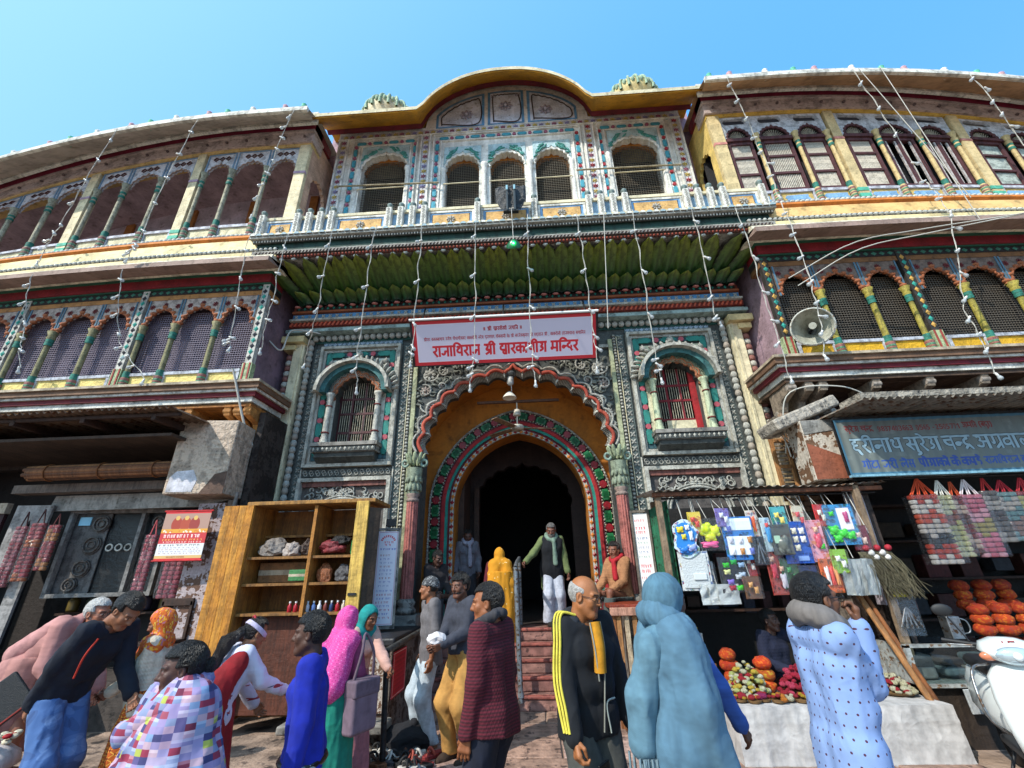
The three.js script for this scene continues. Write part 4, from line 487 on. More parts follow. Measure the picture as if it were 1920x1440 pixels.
  slice([[1.6, 9.955], [1.66, 9.955], [1.66, 10.06], [1.6, 10.06]], C.white, 'eave_edge', 3.8); slice([[1.1, 10.3], [1.16, 10.3], [1.16, 10.62], [1.1, 10.62]], C.white, 'parapet', 3.9);
  const finG = prep(lathe([[0, 0], [0.06, 0], [0.055, 0.13], [0.035, 0.15], [0.055, 0.19], [0.03, 0.23], [0, 0.24]], 8));
  for (let i = 0; i < 15; i++) { const u = 3.95 + i * 0.52 + (i % 3 === 1 ? -0.14 : 0); at(B, 'roof_finial', finG, i % 3 === 0 ? M('#63c0a4', { s: 0.3 }) : i % 3 === 1 ? M('#c9a0a8', { s: 0.3 }) : C.white, s * u, 10.06 - sag(u, 10.06), 1.55); }
  return B;
}
wing(-1); wing(1);
// ================================================================ LETTERING: Devanagari strokes, headline at y = 0, foot at y = 10
const DG = {
  k: [8.4, 'M4.5 0V10M4.5 4C2.2 2.4 .6 3.6 .6 5.4S3 8 4.5 5.8M4.5 4.6C6 2.6 8 3.4 8 5.2S7.4 8 6.6 8.4'], r: [5.4, 'M2.4 0C4.6 1.4 4.4 4.8 1.2 5L4.8 10'], A: [3.2, 'M1.5 0V10'], j: [8.2, 'M6.6 0V10M6.6 4.8H3.8C4 8.4 1 8.8 .8 6.2'],
  dh: [7.4, 'M5.7 0V10M1 1.6C2.2 0 4.2 .6 3.2 2.2C2.6 3.2 1.2 3 1.4 4.8C1.8 7 4.6 7 5.7 5.8', 3.6], i: [3.2, 'M1.5 10V0C1.5 -3.8 6.5 -3.8 8 0'], I: [3.2, 'M1.5 10V0C1.2 -3.6 -2.6 -3.8 -3.2 -.2'], shr: [8.4, 'M6.6 0V10M1.4 1C3.4 0 4.8 1.8 3.2 3.2C1.6 4.6 3 6 4.4 5.2M6.6 6.2L1.6 9.6M3 4.2L6.6 6.2'],
  d: [6, 'M3 0V2.2C.4 2.2 .4 6.4 3 6.4C4.8 6.4 4.8 4.8 3.6 5M3.4 6.2L5.4 9.8'], dv: [7.6, 'M3.2 0V2C.6 2 .6 5.8 3 5.8H6.4M6.4 0V10.6M6.4 7C4.4 5.4 2.8 8 4.2 9.2S6.4 8.4 6.4 8'], sh: [8.2, 'M6.6 0V10M1.4 1C3.2 0 4.6 1.8 3.2 3.2C1.6 4.6 3 5.6 3.8 5M3 4.6C5.4 5.6 3.6 8.4 1 8.2'], m: [7.8, 'M6.2 0V10M2 0V5.6C2 7.6 .6 7.6 .8 6.2C1 5.6 2 6.2 6.2 6.2'],
  n: [7.4, 'M5.8 0V10M5.8 5H2.8C2.8 7.2 .6 7 .8 5.4C1 4.4 2.8 4.6 2.8 5'], nh: [4.6, 'M4.6 5H2.6C2.6 7.2 .6 7 .8 5.4C1 4.4 2.6 4.6 2.6 5'], e: [0, 'M-1.6 0C-2.2 -2 -4 -2.8 -5.4 -2.4'], O: [3.2, 'M1.5 10V0C1.2 -2 0 -2.8 -1.6 -2.4'], y: [7.4, 'M5.8 0V10M1.2 1C3.2 1.4 3.2 3 2 4C.6 6.6 4 7.4 5.8 5.4'], t: [6.6, 'M5 0V10M5 4.4C2.4 4 1 5.6 2.2 8.6'],
  v: [6.8, 'M5.2 0V10M5.2 4C2.6 1.6 .6 4 1 6S4 7.8 5.2 5.6'], s: [8.2, 'M6.6 0V10M2.2 0C4 1.4 3.8 4.2 1 4.8L4 9.2M2.4 5H6.6'], h: [6.4, 'M3.4 0V1.8C.4 1.8 .8 4.6 4 4.2C1 4.2 .4 7.6 3.2 7.6C5 7.6 4 9.4 5.6 11.4'], th: [7.4, 'M5.7 0V10M1 2.4C.6 .8 2.6 .4 2.6 1.8C2.6 3.2 1.2 3 1.4 4.8C1.8 7.2 4.6 7 5.7 5.8', 3.6], c: [7.4, 'M5.8 0V10M.8 2.6H5.8M1.4 2.6C1.2 5.2 3 7.6 5.8 6'],
  a: [9.4, 'M7.6 0V10M1 1.4C3 0 4.6 2 2.6 4C5.6 4 4.6 8.6 2.4 8.4C1.2 8.4 .8 7.6 .8 7M3.8 4.6H7.6'], gr: [7.4, 'M6 0V10M2.4 0V5.2C2.4 6.6 .6 6.4 .9 5M6 5.8L2.8 9.6'], g: [6.4, 'M4.8 0V10M2 0V5.6C2 7 .4 6.8 .7 5.4'], l: [8.2, 'M6.6 0V10M6.6 4.2C5 2.6 4 4.6 4 6.4C4 3 1.6 3 1.2 5S2 8 2.8 8.4'], T: [6.2, 'M3.4 0V2.2C.4 2.2 .2 8.6 3.4 8.6C5 8.6 5.6 7.4 5.4 6.4'],
  p: [6.6, 'M5 0V10M1.4 0V3.6C1.4 6.6 3.6 6.6 5 6'], D: [6.4, 'M3.4 0V2C.8 2 1 4.6 3.4 4.6C6 4.6 5.6 8.6 3 8.6M3.2 10.8l.3 0'], u: [0, 'M-2.2 10.4C-.4 9.8 0 12.8 -2.8 12.4'], ai: [0, 'M-1.6 0C-2.2 -2 -4 -2.8 -5.4 -2.4M-1.6 0C-1.8 -1 -2.8 -1.6 -4.4 -1.2'], M: [0, 'M-1.6 -2.2l.2 0'], dr: [6.2, 'M3.2 0V2.2C.6 2.2 .6 6.4 3.2 6.4M3.2 6.2L5.4 10M3 7L1.2 9.4'], '|': [2.6, 'M1.2 0V9', 9], '(': [3, 'M2.4 -1C.6 3 .6 7 2.4 11', 9], ')': [3, 'M.6 -1C2.4 3 2.4 7 .6 11', 9], ',': [2.4, 'M1 9L.6 11', 9], '8': [5, 'M2.5 5C.6 3.6 .8 .6 2.5 .6S4.4 3.6 2.5 5S.4 9.6 2.5 9.6S4.6 6.6 2.5 5', 9], b: [6.8, 'M5.2 0V10M5.2 4C2.6 1.6 .6 4 1 6S4 7.8 5.2 5.6M1.6 6.8L4.6 3.4'],
};
function deva(g, words, x, y, h, lw, stroke, o = {}) {
  const k = h / 10; let X = x; g.lineCap = o.cap ?? 'butt'; g.lineJoin = 'round';
  for (const w of words.split(' ')) {
    const x0 = X; const segs = []; for (const t of w.split('.')) { const q = DG[t]; if (!q) continue; segs.push([X, q]); X += q[0] * k * (o.wide ?? 1); }
    const draw = (col, l) => { g.strokeStyle = col; for (const [sx, q] of segs) { g.save(); g.translate(sx, y); g.scale(k * (o.wide ?? 1), k); g.lineWidth = l / k; g.stroke(new Path2D(q[1])); g.restore(); } g.lineWidth = l; g.beginPath(); for (const [sx, q] of segs) { if (q[2] === 9) continue; g.moveTo(sx + (q[2] ? q[2] * k : 0), y); g.lineTo(sx + q[0] * k * (o.wide ?? 1) + 0.01, y); } g.stroke(); };
    if (o.outline) draw(o.outline, lw * 1.45); draw(stroke, lw); X += h * (o.gap ?? 0.5);
  }
  return X;
}
const fit = (g, words, x0, x1, y, h, lw, col, o = {}) => { const k = document.createElement('canvas').getContext('2d'); const w = deva(k, words, 0, 0, h, 1, '#000', o) - h * (o.gap ?? 0.5); g.save(); g.translate(x0, 0); g.scale((x1 - x0) / w, 1); deva(g, words, 0, y, h, lw, col, o); g.restore(); };
const plane = (w, h) => keepUV(clean(new THREE.PlaneGeometry(w, h)));
const sheet = (w, h, d) => { const g = clean(new THREE.BoxGeometry(w, h, d)); return keepUV(g); };

// ================================================================ GROUND, STEPS, PLINTHS
structure('ground', new THREE.PlaneGeometry(2400, 2400).rotateX(-PI / 2).translate(0, 0, 0), M('#a58d7b', { map: 'stone', s: 2.6, b: 'bplaster', bs: 0.9, bh: 0.02 }));
{
  const P = new THREE.Group(); P.name = 'pavement'; P.userData.kind = 'structure'; scene.add(P);
  const ms = ['#b08c78', '#a68472', '#b9988a', '#9c8070'].map((c) => M(c, { map: 'stone', s: 1.1, bh: 0.01 }));
  let z = 0.32; for (let r = 0; r < 6; r++) { const d = rr(0.42, 0.6); let x = -1.6 + rr(-0.2, 0); while (x < 3.4) { const w = rr(0.5, 0.95); part(P, 'paving_slab', rbx(w - 0.02, 0.04, d - 0.02, 0.012, x + w / 2, 0.0 + rr(-0.004, 0.006), z + d / 2), pick(ms)); x += w; } z += d; }
  const S = new THREE.Group(); S.name = 'steps'; S.userData.kind = 'structure'; scene.add(S);
  for (let i = 0; i < 5; i++) { const zf = 0.3 - i * 0.2, y = i * 0.17; const st = part(S, 'step', rbx(2.74, 0.17, 0.6, 0.02, 0.02, y + 0.085, zf - 0.3), i % 2 ? M('#93645a', { map: 'stone', s: 1 }) : M('#a07468', { map: 'stone', s: 1 })); part(st, 'step_nosing', rbx(2.75, 0.045, 0.08, 0.018, 0.02, y + 0.155, zf - 0.02), M('#9c5448', { map: 'stone', s: 0.8 })); }
}
{
  const t = thing('stone_plinth', 'dark stone plinth left of the steps, red notice on its side', 'plinth');
  part(t, 'plinth_body', span(-2.3, -1.36, 0, 0.9, 0.36, 1.5), M('#6f625a', { map: 'peel', s: 0.9 })); part(t, 'plinth_top', rbx(1.06, 0.09, 1.26, 0.03, -1.85, 0.95, 0.92), M('#2c2a2c', { map: 'stone', s: 0.8, r: 0.5 })); part(t, 'peeling_panel', span(-1.7, -1.42, 0.3, 0.82, 1.5, 1.52), M('#b7ada6', { map: 'peel', s: 0.5 }));
  part(t, 'stone_ledge', rbx(1.1, 0.08, 0.3, 0.02, -1.86, 0.22, 1.62), C.greyStone); for (let i = 0; i < 4; i++) part(t, 'rubble_stone', new THREE.DodecahedronGeometry(0.07).scale(1.3, 0.7, 1).translate(-1.5 - i * 0.17, 0.05, 1.7 + (i % 2) * 0.08), M('#9a8a7a', { map: 'stone', s: 0.6 }));
  const tx = canvasTex(256, 256, (g) => { g.fillStyle = '#c01f2c'; g.fillRect(0, 0, 256, 256); g.strokeStyle = '#e8b0a8'; g.lineWidth = 5; g.strokeRect(10, 10, 236, 236); let q = 5; const rn = () => (q = (q * 16807) % 2147483647) / 2147483647; g.strokeStyle = '#8c1018'; for (let r = 0; r < 8; r++) { g.lineWidth = r < 2 ? 7 : 4; for (let x = 24; x < 220; x += 12 + rn() * 14) { g.beginPath(); g.moveTo(x, 36 + r * 26); g.lineTo(x + 8, 36 + r * 26); g.lineTo(x + 8, 48 + r * 26); g.stroke(); } } });
  const pn = part(t, 'red_notice', sheet(0.5, 0.44, 0.01), M('#ffffff', { tex: tx, b: 0 })); pn.position.set(-1.352, 0.62, 1.2); pn.rotation.y = PI / 2;
}
{
  const t = thing('handrail', 'dark pipe handrail with upright post in front of the left plinth', 'railing');
  part(t, 'post', bar([-1.22, 0, 2.0], [-1.26, 0.94, 2.0], 0.028, 10), C.iron); part(t, 'rail_pipe', bar([-1.27, 0.93, 2.02], [-1.2, 1.0, 0.4], 0.03, 10), M('#4a4844', { map: 'metal', s: 0.5, r: 0.6, b: 0 })); part(t, 'post', bar([-1.55, 0, 1.75], [-1.52, 0.6, 1.75], 0.022, 8), C.steel); part(t, 'post', bar([-1.2, 0.2, 0.4], [-1.2, 1.0, 0.4], 0.025, 8), C.iron); part(t, 'post_foot', cyl(0.06, 0.05, 0.03, -1.22, 0, 2.0), C.iron);
}
{
  const t = thing('handrail', 'pale grey steel handrail post standing upright in the middle of the steps', 'railing'); const m = M('#8e9499', { map: 'metal', s: 0.4, r: 0.45, m: 0.5, b: 0 });
  part(t, 'post', bar([0.0, 0.1, 0.3], [-0.03, 1.7, 0.3], 0.034, 12), m); part(t, 'rail_pipe', tube([[-0.03, 1.69, 0.3], [-0.03, 1.74, 0.1], [-0.02, 1.85, -0.8]], 0.03, 8, 16), m); part(t, 'post', bar([-0.02, 0.8, -0.8], [-0.02, 1.85, -0.8], 0.03, 8), m); part(t, 'post_collar', cyl(0.045, 0.04, 0.05, 0.0, 0.16, 0.3, 12), m);
}
{
  const t = thing('bench', 'red brown wooden bench with slatted end at the right side of the steps', 'bench', [1.55, 0, 0.75]); const red = M('#8f3a22', { map: 'wood', s: 0.6, r: 0.45 });
  for (let i = 0; i < 4; i++) part(t, 'seat_plank', rbx(0.82, 0.05, 0.148, 0.01, 0, 1.22, -0.24 + i * 0.155), red); part(t, 'seat_edge', rbx(0.84, 0.09, 0.04, 0.01, 0, 1.17, 0.33), M('#b98a78', { map: 'wood', s: 0.5 }));
  for (let i = 0; i < 8; i++) part(t, 'slat', rbx(0.055, 1.1, 0.03, 0.006, -0.32 + i * 0.095, 0.62, 0.29), i % 2 ? M('#b9a890', { map: 'wood', s: 0.4 }) : C.woodPale); for (const [x, z] of [[-0.38, 0.28], [0.38, 0.28], [-0.38, -0.25], [0.38, -0.25]]) part(t, 'leg', rbx(0.06, 1.2, 0.06, 0.01, x, 0.6, z), C.wood);
  part(t, 'foot_block', rbx(0.1, 0.36, 0.09, 0.015, -0.52, 0.78, 0.2), C.woodPale); part(t, 'side_rail', rbx(0.05, 0.06, 0.5, 0.01, -0.38, 0.7, 0.02), C.wood);
}
// ================================================================ SIGNS AND BOARDS
{
  const t = thing('temple_sign', 'long white banner board with red border and red lettering hung over the great arch', 'sign', [-0.12, 5.28, 0.53]); t.rotation.x = R(33);
  const tx = canvasTex(2048, 560, (g, w, h) => {
    g.fillStyle = '#cfc9dc'; g.fillRect(0, 0, w, h); g.strokeStyle = '#c3232f'; g.lineWidth = 44; g.strokeRect(20, 20, w - 40, h - 40); g.strokeStyle = '#e6dfe8'; g.lineWidth = 4; g.strokeRect(46, 46, w - 92, h - 92);
    fit(g, '|.| shr.I dv.A.r.k.e.sh.O j.y.i.t |.|', 800, 1230, 112, 44, 9, '#a82630');
    fit(g, 'shr.I.m.d v.l.l.b.A.c.A.y t.t.I.y p.I.th.A.dh.I.sh.v.r k.A.k.r.O.l.I n.r.e.sh p.u.j.y.p.A.d g.O.s.v.A.m.I |.O.8 shr.I b.r.j.e.sh.k.u.m.A.r j.I m.h.A.r.A.j shr.I , k.A.k.r.O.l.I (.r.A.j.s.th.A.n.) s.M.c.A.i.l.t', 120, 1930, 216, 36, 6, '#b02c38');
    fit(g, 'r.A.j.A.i.dh.r.A.j shr.I dv.A.r.k.A.dh.I.sh m.i.nh.d.r', 210, 1850, 330, 128, 27, '#c8202e', { gap: 0.36 });
  });
  part(t, 'sign_board', sheet(3.12, 0.76, 0.03), M('#ffffff', { tex: tx, b: 0, r: 0.55 })); part(t, 'sign_tube', bar([-1.6, 0.41, 0.03], [1.6, 0.41, 0.03], 0.022, 8), M('#e9e9e6', { map: 0, b: 0, r: 0.4 })); part(t, 'sign_frame', [span(-1.6, 1.6, 0.38, 0.4, -0.03, 0.02), span(-1.6, 1.6, -0.4, -0.38, -0.03, 0.02), span(-1.6, -1.56, -0.38, 0.38, -0.03, 0.02), span(1.56, 1.6, -0.38, 0.38, -0.03, 0.02)], C.iron); for (const x of [-1.4, 0, 1.4]) part(t, 'sign_bracket', bar([x, 0.36, -0.02], [x, 0.6, -0.4], 0.015), C.iron);
}
function rows(g, x0, x1, y, n, dy, h, cols, sd = 3) { let q = sd; const rn = () => (q = (q * 16807) % 2147483647) / 2147483647; for (let r = 0; r < n; r++) { g.strokeStyle = cols[r % cols.length]; g.lineWidth = h * 0.22; let x = x0 + rn() * 14; while (x < x1 - 20) { const w = 10 + rn() * 26; g.beginPath(); g.moveTo(x, y + r * dy); g.lineTo(x + w, y + r * dy); for (let s = 0; s < 3; s++) { const a = x + w * rn(); g.moveTo(a, y + r * dy); g.lineTo(a + 3 * rn(), y + r * dy + h); } g.stroke(); x += w + 8 + rn() * 18; } } }
{
  const t = thing('notice_board', 'tall white timetable board with red and blue lines standing left of the arch column', 'notice board', [-1.7, 1.62, 0.92], R(14));
  const tx = canvasTex(256, 1024, (g, w, h) => { g.fillStyle = '#d5d3dc'; g.fillRect(0, 0, w, h); g.strokeStyle = '#c2586a'; g.lineWidth = 4; g.strokeRect(12, 12, w - 24, h - 24); g.strokeStyle = '#c93a40'; g.lineWidth = 13; for (let i = 0; i < 9; i++) { const a = PI * (0.12 + 0.76 * i / 8); g.save(); g.translate(128 - 84 * Math.cos(a), 130 - 70 * Math.sin(a)); g.rotate(a - PI / 2); g.beginPath(); g.moveTo(-9, -9); g.lineTo(9, -9); g.moveTo(2, -9); g.lineTo(0, 10); g.stroke(); g.restore(); } rows(g, 80, 190, 120, 2, 30, 20, ['#c93a40'], 9); rows(g, 30, 226, 200, 1, 30, 18, ['#5560a8'], 5); rows(g, 40, 200, 270, 9, 42, 18, ['#a77', '#8a86b4', '#9a9ab8'], 11); rows(g, 30, 226, 660, 8, 40, 18, ['#7b82b8', '#b06a7a'], 17); });
  part(t, 'board', sheet(0.26, 1.12, 0.03), M('#ffffff', { tex: tx, b: 0, r: 0.5 })); frame(t, -0.16, 0.16, -0.6, 0.6, -0.02, 0.03, 0.05, C.greyStone, 'board_frame'); part(t, 'board_post', rbx(0.05, 1.9, 0.05, 0.01, -0.17, -0.55, -0.03), C.steel); part(t, 'hanging_box', rbx(0.14, 0.1, 0.06, 0.01, 0.02, 0.67, 0), M('#3f3b38', {}));
}
{
  const t = thing('notice_board', 'narrow white notice board with red and grey writing leaning right of the arch column', 'notice board', [1.76, 1.72, 0.52], R(-16));
  const tx = canvasTex(256, 1024, (g, w, h) => { g.fillStyle = '#e4e1e0'; g.fillRect(0, 0, w, h); rows(g, 30, 220, 70, 1, 40, 22, ['#c84050'], 3); rows(g, 30, 226, 150, 2, 44, 26, ['#c84050'], 7); rows(g, 30, 226, 260, 5, 48, 22, ['#6a7aa0', '#8aa49a', '#9a9ab0'], 13); rows(g, 40, 220, 540, 2, 50, 28, ['#c84050'], 21); rows(g, 30, 226, 660, 7, 46, 22, ['#c06a70', '#7f95b0', '#9aa'], 27); });
  part(t, 'board', sheet(0.2, 1.28, 0.03), M('#ffffff', { tex: tx, b: 0, r: 0.5 })); frame(t, -0.13, 0.13, -0.68, 0.68, -0.02, 0.03, 0.06, M('#6b655f', { map: 'wood', s: 0.5 }), 'board_frame'); part(t, 'board_leg', rbx(0.05, 1.1, 0.05, 0.01, 0.1, -1.15, 0), M('#6b655f', { map: 'wood', s: 0.5 }));
}
// ================================================================ LOUDSPEAKER, LAMPS, FAN
{
  const t = thing('horn_loudspeaker', 'pale grey horn loudspeaker mounted before the right lower arcade', 'loudspeaker', [4.42, 4.8, 1.32]); const m = M('#a9a99c', { map: 'plaster', s: 0.4, r: 0.5, b: 0, side: 1 });
  const hornG = lathe([[0.262, 0.02], [0.275, 0.0], [0.265, -0.01], [0.2, -0.1], [0.12, -0.24], [0.075, -0.36], [0.055, -0.44], [0.05, -0.5]], 28).rotateX(PI / 2); const dir = new THREE.Quaternion().setFromUnitVectors(V3(0, 0, 1), V3(-0.52, -0.28, 0.8).normalize());
  const B = part(t, 'horn_bell', [hornG.applyQuaternion(dir)], m); part(t, 'horn_rim', [new THREE.TorusGeometry(0.268, 0.014, 8, 32).applyQuaternion(dir)], M('#c9c9bf', { map: 'metal', s: 0.4, r: 0.5, b: 0 })); part(B, 'horn_core', [cyl(0.05, 0.02, 0.26, 0, -0.1, 0, 10).rotateX(-PI / 2).applyQuaternion(dir)], m);
  part(t, 'driver_unit', [mv(cyl(0.075, 0.075, 0.2, 0, -0.1, 0, 14).rotateX(PI / 2), 0, 0, -0.55).applyQuaternion(dir), mv(cyl(0.05, 0.05, 0.16, 0, -0.08, 0, 14).rotateX(PI / 2), 0, 0, -0.7).applyQuaternion(dir)], M('#7b8a88', { map: 'metal', s: 0.3, r: 0.5, b: 0 })); part(t, 'mounting_bracket', bar([0.2, 0.12, -0.3], [0.05, -0.1, -0.6], 0.018), C.iron);
}
{
  const t = thing('floodlight', 'black floodlight wrapped in dark plastic sheet standing on the balcony edge', 'floodlight', [0.1, 7.14, 1.46]); t.scale.setScalar(0.85);
  const g = new THREE.PlaneGeometry(0.62, 0.62, 16, 16), p = g.attributes.position; for (let i = 0; i < p.count; i++) { const x = p.getX(i), y = p.getY(i); p.setXYZ(i, x * (y < -0.05 ? 1 + (y + 0.05) * 1.5 : 1), y + 0.44, 0.05 * Math.cos(x * 5) + 0.04 * nz(x * 9, y * 9, 2) + 0.02 * nz(x * 22, y * 18)); } g.computeVertexNormals();
  part(t, 'plastic_sheet', g, M('#17181a', { map: 0, b: 'bfine', bs: 0.4, bh: 0.01, r: 0.35, side: 1 })); part(t, 'lamp_body', rbx(0.46, 0.34, 0.1, 0.02, 0, 0.5, -0.04), C.iron); for (const x of [-0.07, 0.08]) part(t, 'upright_arm', rbx(0.045, 0.66, 0.045, 0.006, x, 0.36, 0.09), M('#1d2f38', { map: 'metal', s: 0.3, r: 0.5, b: 0 })); for (const x of [-0.07, 0.08]) part(t, 'bright_clip', rbx(0.04, 0.12, 0.02, 0.004, x, 0.62, 0.118), M('#8db6c2', { map: 0, b: 0, r: 0.3 })); part(t, 'base_bar', rbx(0.3, 0.04, 0.08, 0.008, 0, 0.03, 0.06), C.iron);
}
{
  const t = thing('hanging_lamp', 'small green glowing lamp hanging below the balcony on a cord', 'lamp', [0.13, 6.34, 1.62]);
  part(t, 'lamp_shade', [lathe([[0.12, -0.02], [0.11, 0.02], [0.06, 0.08], [0.02, 0.1], [0, 0.1]], 16).rotateX(0.9)], M('#0f5a30', { map: 0, b: 0, r: 0.3, side: 1 })); part(t, 'lamp_bulb', sph(0.045, 0, -0.0, 0.03, 12), M('#baffd0', { map: 0, b: 0, e: '#9affc0', ei: 1.6 })); part(t, 'lamp_cord', bar([0, 0.08, -0.03], [-0.02, 0.82, -0.04], 0.006), C.wire);
  const l = new THREE.PointLight('#7dffb0', 0.35, 3, 2); l.position.set(0.13, 6.32, 1.72); l.castShadow = true; scene.add(l);
}
{
  const t = thing('ceiling_fan', 'white ceiling fan with three blades hanging in the arch porch', 'fan', [0.03, 4.0, -0.4]); const w = M('#c9bfae', { map: 'grime', s: 0.4, r: 0.4 });
  part(t, 'motor', [lathe([[0, -0.05], [0.1, -0.045], [0.12, 0], [0.1, 0.04], [0.03, 0.06], [0, 0.06]], 18)], w); part(t, 'down_rod', bar([0, 0.05, 0], [0, 0.5, 0], 0.014), w); part(t, 'canopy_cup', mv(lathe([[0, 0.1], [0.05, 0.1], [0.07, 0.0], [0.05, -0.02], [0, -0.02]], 14), 0, 0.24, 0), w); for (const a of [10, 140, 238]) { const g = rbx(0.58, 0.012, 0.12, 0.005, 0.4, -0.01, 0); g.rotateX(0.15); g.rotateY(R(a)); part(t, 'blade', g, M('#9b7d62', { map: 'grime', s: 0.4 })); }
  part(t, 'support_beam', rbx(1.5, 0.05, 0.05, 0.01, 0.02, 0.5, 0.0), M('#5c3a26', { map: 'wood', s: 0.5 }));
}
{
  const t = thing('hanging_lamp', 'white bulkhead lamp and bell shade hanging at the crown of the great arch', 'lamp', [-0.06, 4.86, -0.06]); const w = M('#b9b6b0', { map: 'grime', s: 0.3, r: 0.45 });
  part(t, 'lamp_box', [mv(lathe([[0, 0.1], [0.1, 0.08], [0.11, 0.04], [0.09, 0], [0, 0]], 14), 0, 0, 0)], M('#6d7374', { map: 'metal', s: 0.3, b: 0 })); part(t, 'glass_jar', mv(lathe([[0, 0], [0.06, -0.02], [0.06, -0.14], [0.03, -0.18], [0, -0.18]], 14), 0, 0, 0), w); part(t, 'lamp_shade', mv(lathe([[0.125, -0.12], [0.11, -0.09], [0.06, -0.03], [0.02, 0], [0, 0]], 16), -0.02, -0.3, 0), M('#cfc8b8', { map: 0, b: 0, side: 1 })); part(t, 'lamp_cord', bar([0, 0.1, 0], [0.02, -0.3, 0], 0.007), C.wire);
}
// ================================================================ STRINGS OF LIGHT BULBS
const bulbG = prep(lathe([[0, -0.085], [0.02, -0.081], [0.029, -0.064], [0.027, -0.044], [0.016, -0.016], [0.013, 0], [0, 0]], 8)), sockG = prep(lathe([[0, -0.015], [0.016, -0.012], [0.015, 0.03], [0.007, 0.042], [0, 0.042]], 7));
const BULB = M('#dfe3e4', { map: 0, b: 0, r: 0.12, x: { transmission: 0.55, thickness: 0, ior: 1.45 } }), SOCK = M('#d6d3cc', { map: 0, b: 0, r: 0.5 });
function lightString(label, pts, nb, slack = 0.03) {
  const o = thing('light_string', label, 'light string', pts[0], 0, undefined), q = [], p0 = V3(...pts[0]);
  for (let i = 0; i + 1 < pts.length; i++) { const A = V3(...pts[i]), B = V3(...pts[i + 1]), n = 10; for (let k = i ? 1 : 0; k <= n; k++) { const v = A.clone().lerp(B, k / n).sub(p0); v.x += rr(-slack, slack) * 0.5; v.z += slack * Math.sin(PI * k / n) + rr(-slack, slack) * 0.3; q.push(v); } }
  part(o, 'wire', [new THREE.TubeGeometry(new THREE.CatmullRomCurve3(q), q.length * 2, 0.0048, 4), new THREE.TubeGeometry(new THREE.CatmullRomCurve3(q.map((v, i) => V3(v.x + 0.012 * Math.cos(i * 2.1), v.y, v.z + 0.012 * Math.sin(i * 2.1)))), q.length * 2, 0.004, 4)], C.wire);
  const c = new THREE.CatmullRomCurve3(q);
  for (let i = 0; i < nb; i++) { const last = i === nb - 1, v = c.getPoint(last ? 1 : (i + 0.55) / nb), h = part(o, 'bulb_holder', sockG, SOCK), a = last ? 0 : rr(-1, 1); h.position.set(v.x + Math.sin(a) * 0.03, v.y - 0.03, v.z + 0.02); h.rotation.set(rr(-0.4, 0.3), 0, last ? 0 : Math.sign(a || 1) * rr(0.5, 1.3)); part(h, 'bulb', bulbG, BULB); }
}
lightString('string of clear bulbs over the leftmost bays of the left upper arcade', [[-7.53, 9.75, 1.68], [-8.04, 7.6, 1.45], [-8.08, 6.74, 1.45]], 9);
lightString('bulb string down the far left lower arcade at the picture edge', [[-8.09, 6.47, 1.47], [-8.03, 5.49, 1.25], [-7.85, 4.82, 1.2]], 6);
lightString('bulb string crossing the middle of the left upper arcade from the eave', [[-5.95, 9.85, 1.68], [-6.31, 6.95, 1.55], [-6.39, 6.64, 1.5]], 10);
lightString('bulb string beside the diamond pilaster of the left lower arcade', [[-6.46, 6.44, 1.5], [-6.34, 5.22, 1.2], [-5.65, 4.5, 1.2]], 8);
lightString('bulb string slanting past the last arch of the left upper arcade', [[-4.05, 9.92, 1.68], [-4.5, 7.54, 1.42]], 9);
lightString('bulb string down the right end of the left lower arcade', [[-4.42, 7.05, 1.45], [-4.38, 5.15, 1.3], [-4.34, 4.95, 1.3]], 7);
lightString('bulb string from the left balcony corner past the purple recess', [[-3.73, 7.05, 1.45], [-3.84, 5.82, 1.3], [-3.94, 4.97, 1.15]], 5);
lightString('bulb string in front of the left bead column', [[-2.95, 7.1, 1.45], [-3.1, 5.67, 1.2], [-3.45, 4.9, 0.7]], 5);
lightString('bulb string hanging over the left barred gate window', [[-2.21, 7.1, 1.45], [-2.35, 4.87, 1.2], [-2.33, 4.24, 1.1]], 6);
lightString('bulb string along the left edge of the red lettered banner', [[-1.41, 7.16, 1.45], [-1.52, 4.99, 1.1], [-1.53, 4.64, 1.1]], 6);
lightString('bulb string crossing the banner left of its middle', [[-0.49, 7.2, 1.45], [-0.54, 4.67, 1.1], [-0.61, 4.22, 1.05]], 7);
lightString('bulb string crossing the banner right of its middle', [[0.36, 7.15, 1.45], [0.34, 4.85, 1.1], [0.36, 4.25, 1.05]], 7);
lightString('bulb string along the right edge of the red lettered banner', [[1.19, 7.1, 1.45], [1.31, 5.09, 1.1], [1.31, 4.42, 1.05]], 6);
lightString('bulb string hanging over the right barred gate window', [[2.1, 7.1, 1.45], [2.18, 4.53, 1.1], [2.22, 4.2, 1.05]], 7);
lightString('bulb string ending at the right end of the gate cornice', [[3.07, 7.2, 1.45], [3.19, 5.22, 1.1], [3.29, 5.13, 1.0]], 6);
lightString('bulb string from the right eave across the first shuttered window', [[4.17, 10.0, 1.68], [4.49, 8.43, 1.42], [4.5, 7.2, 1.45]], 8);
lightString('bulb string dangling in front of the horn loudspeaker', [[4.5, 7.05, 1.47], [4.3, 5.11, 1.72], [4.24, 4.2, 1.6]], 8);
lightString('bulb string across the open shutters of the right wing', [[6.42, 9.9, 1.68], [6.86, 7.47, 1.42], [6.9, 6.6, 1.5]], 8);
lightString('bulb string down the middle of the right lower arcade', [[6.88, 6.53, 1.5], [6.56, 4.95, 1.35], [6.58, 3.95, 1.3]], 8);
lightString('bulb string at the far right edge of the right upper storey', [[8.3, 9.6, 1.68], [8.64, 7.92, 1.5]], 6);
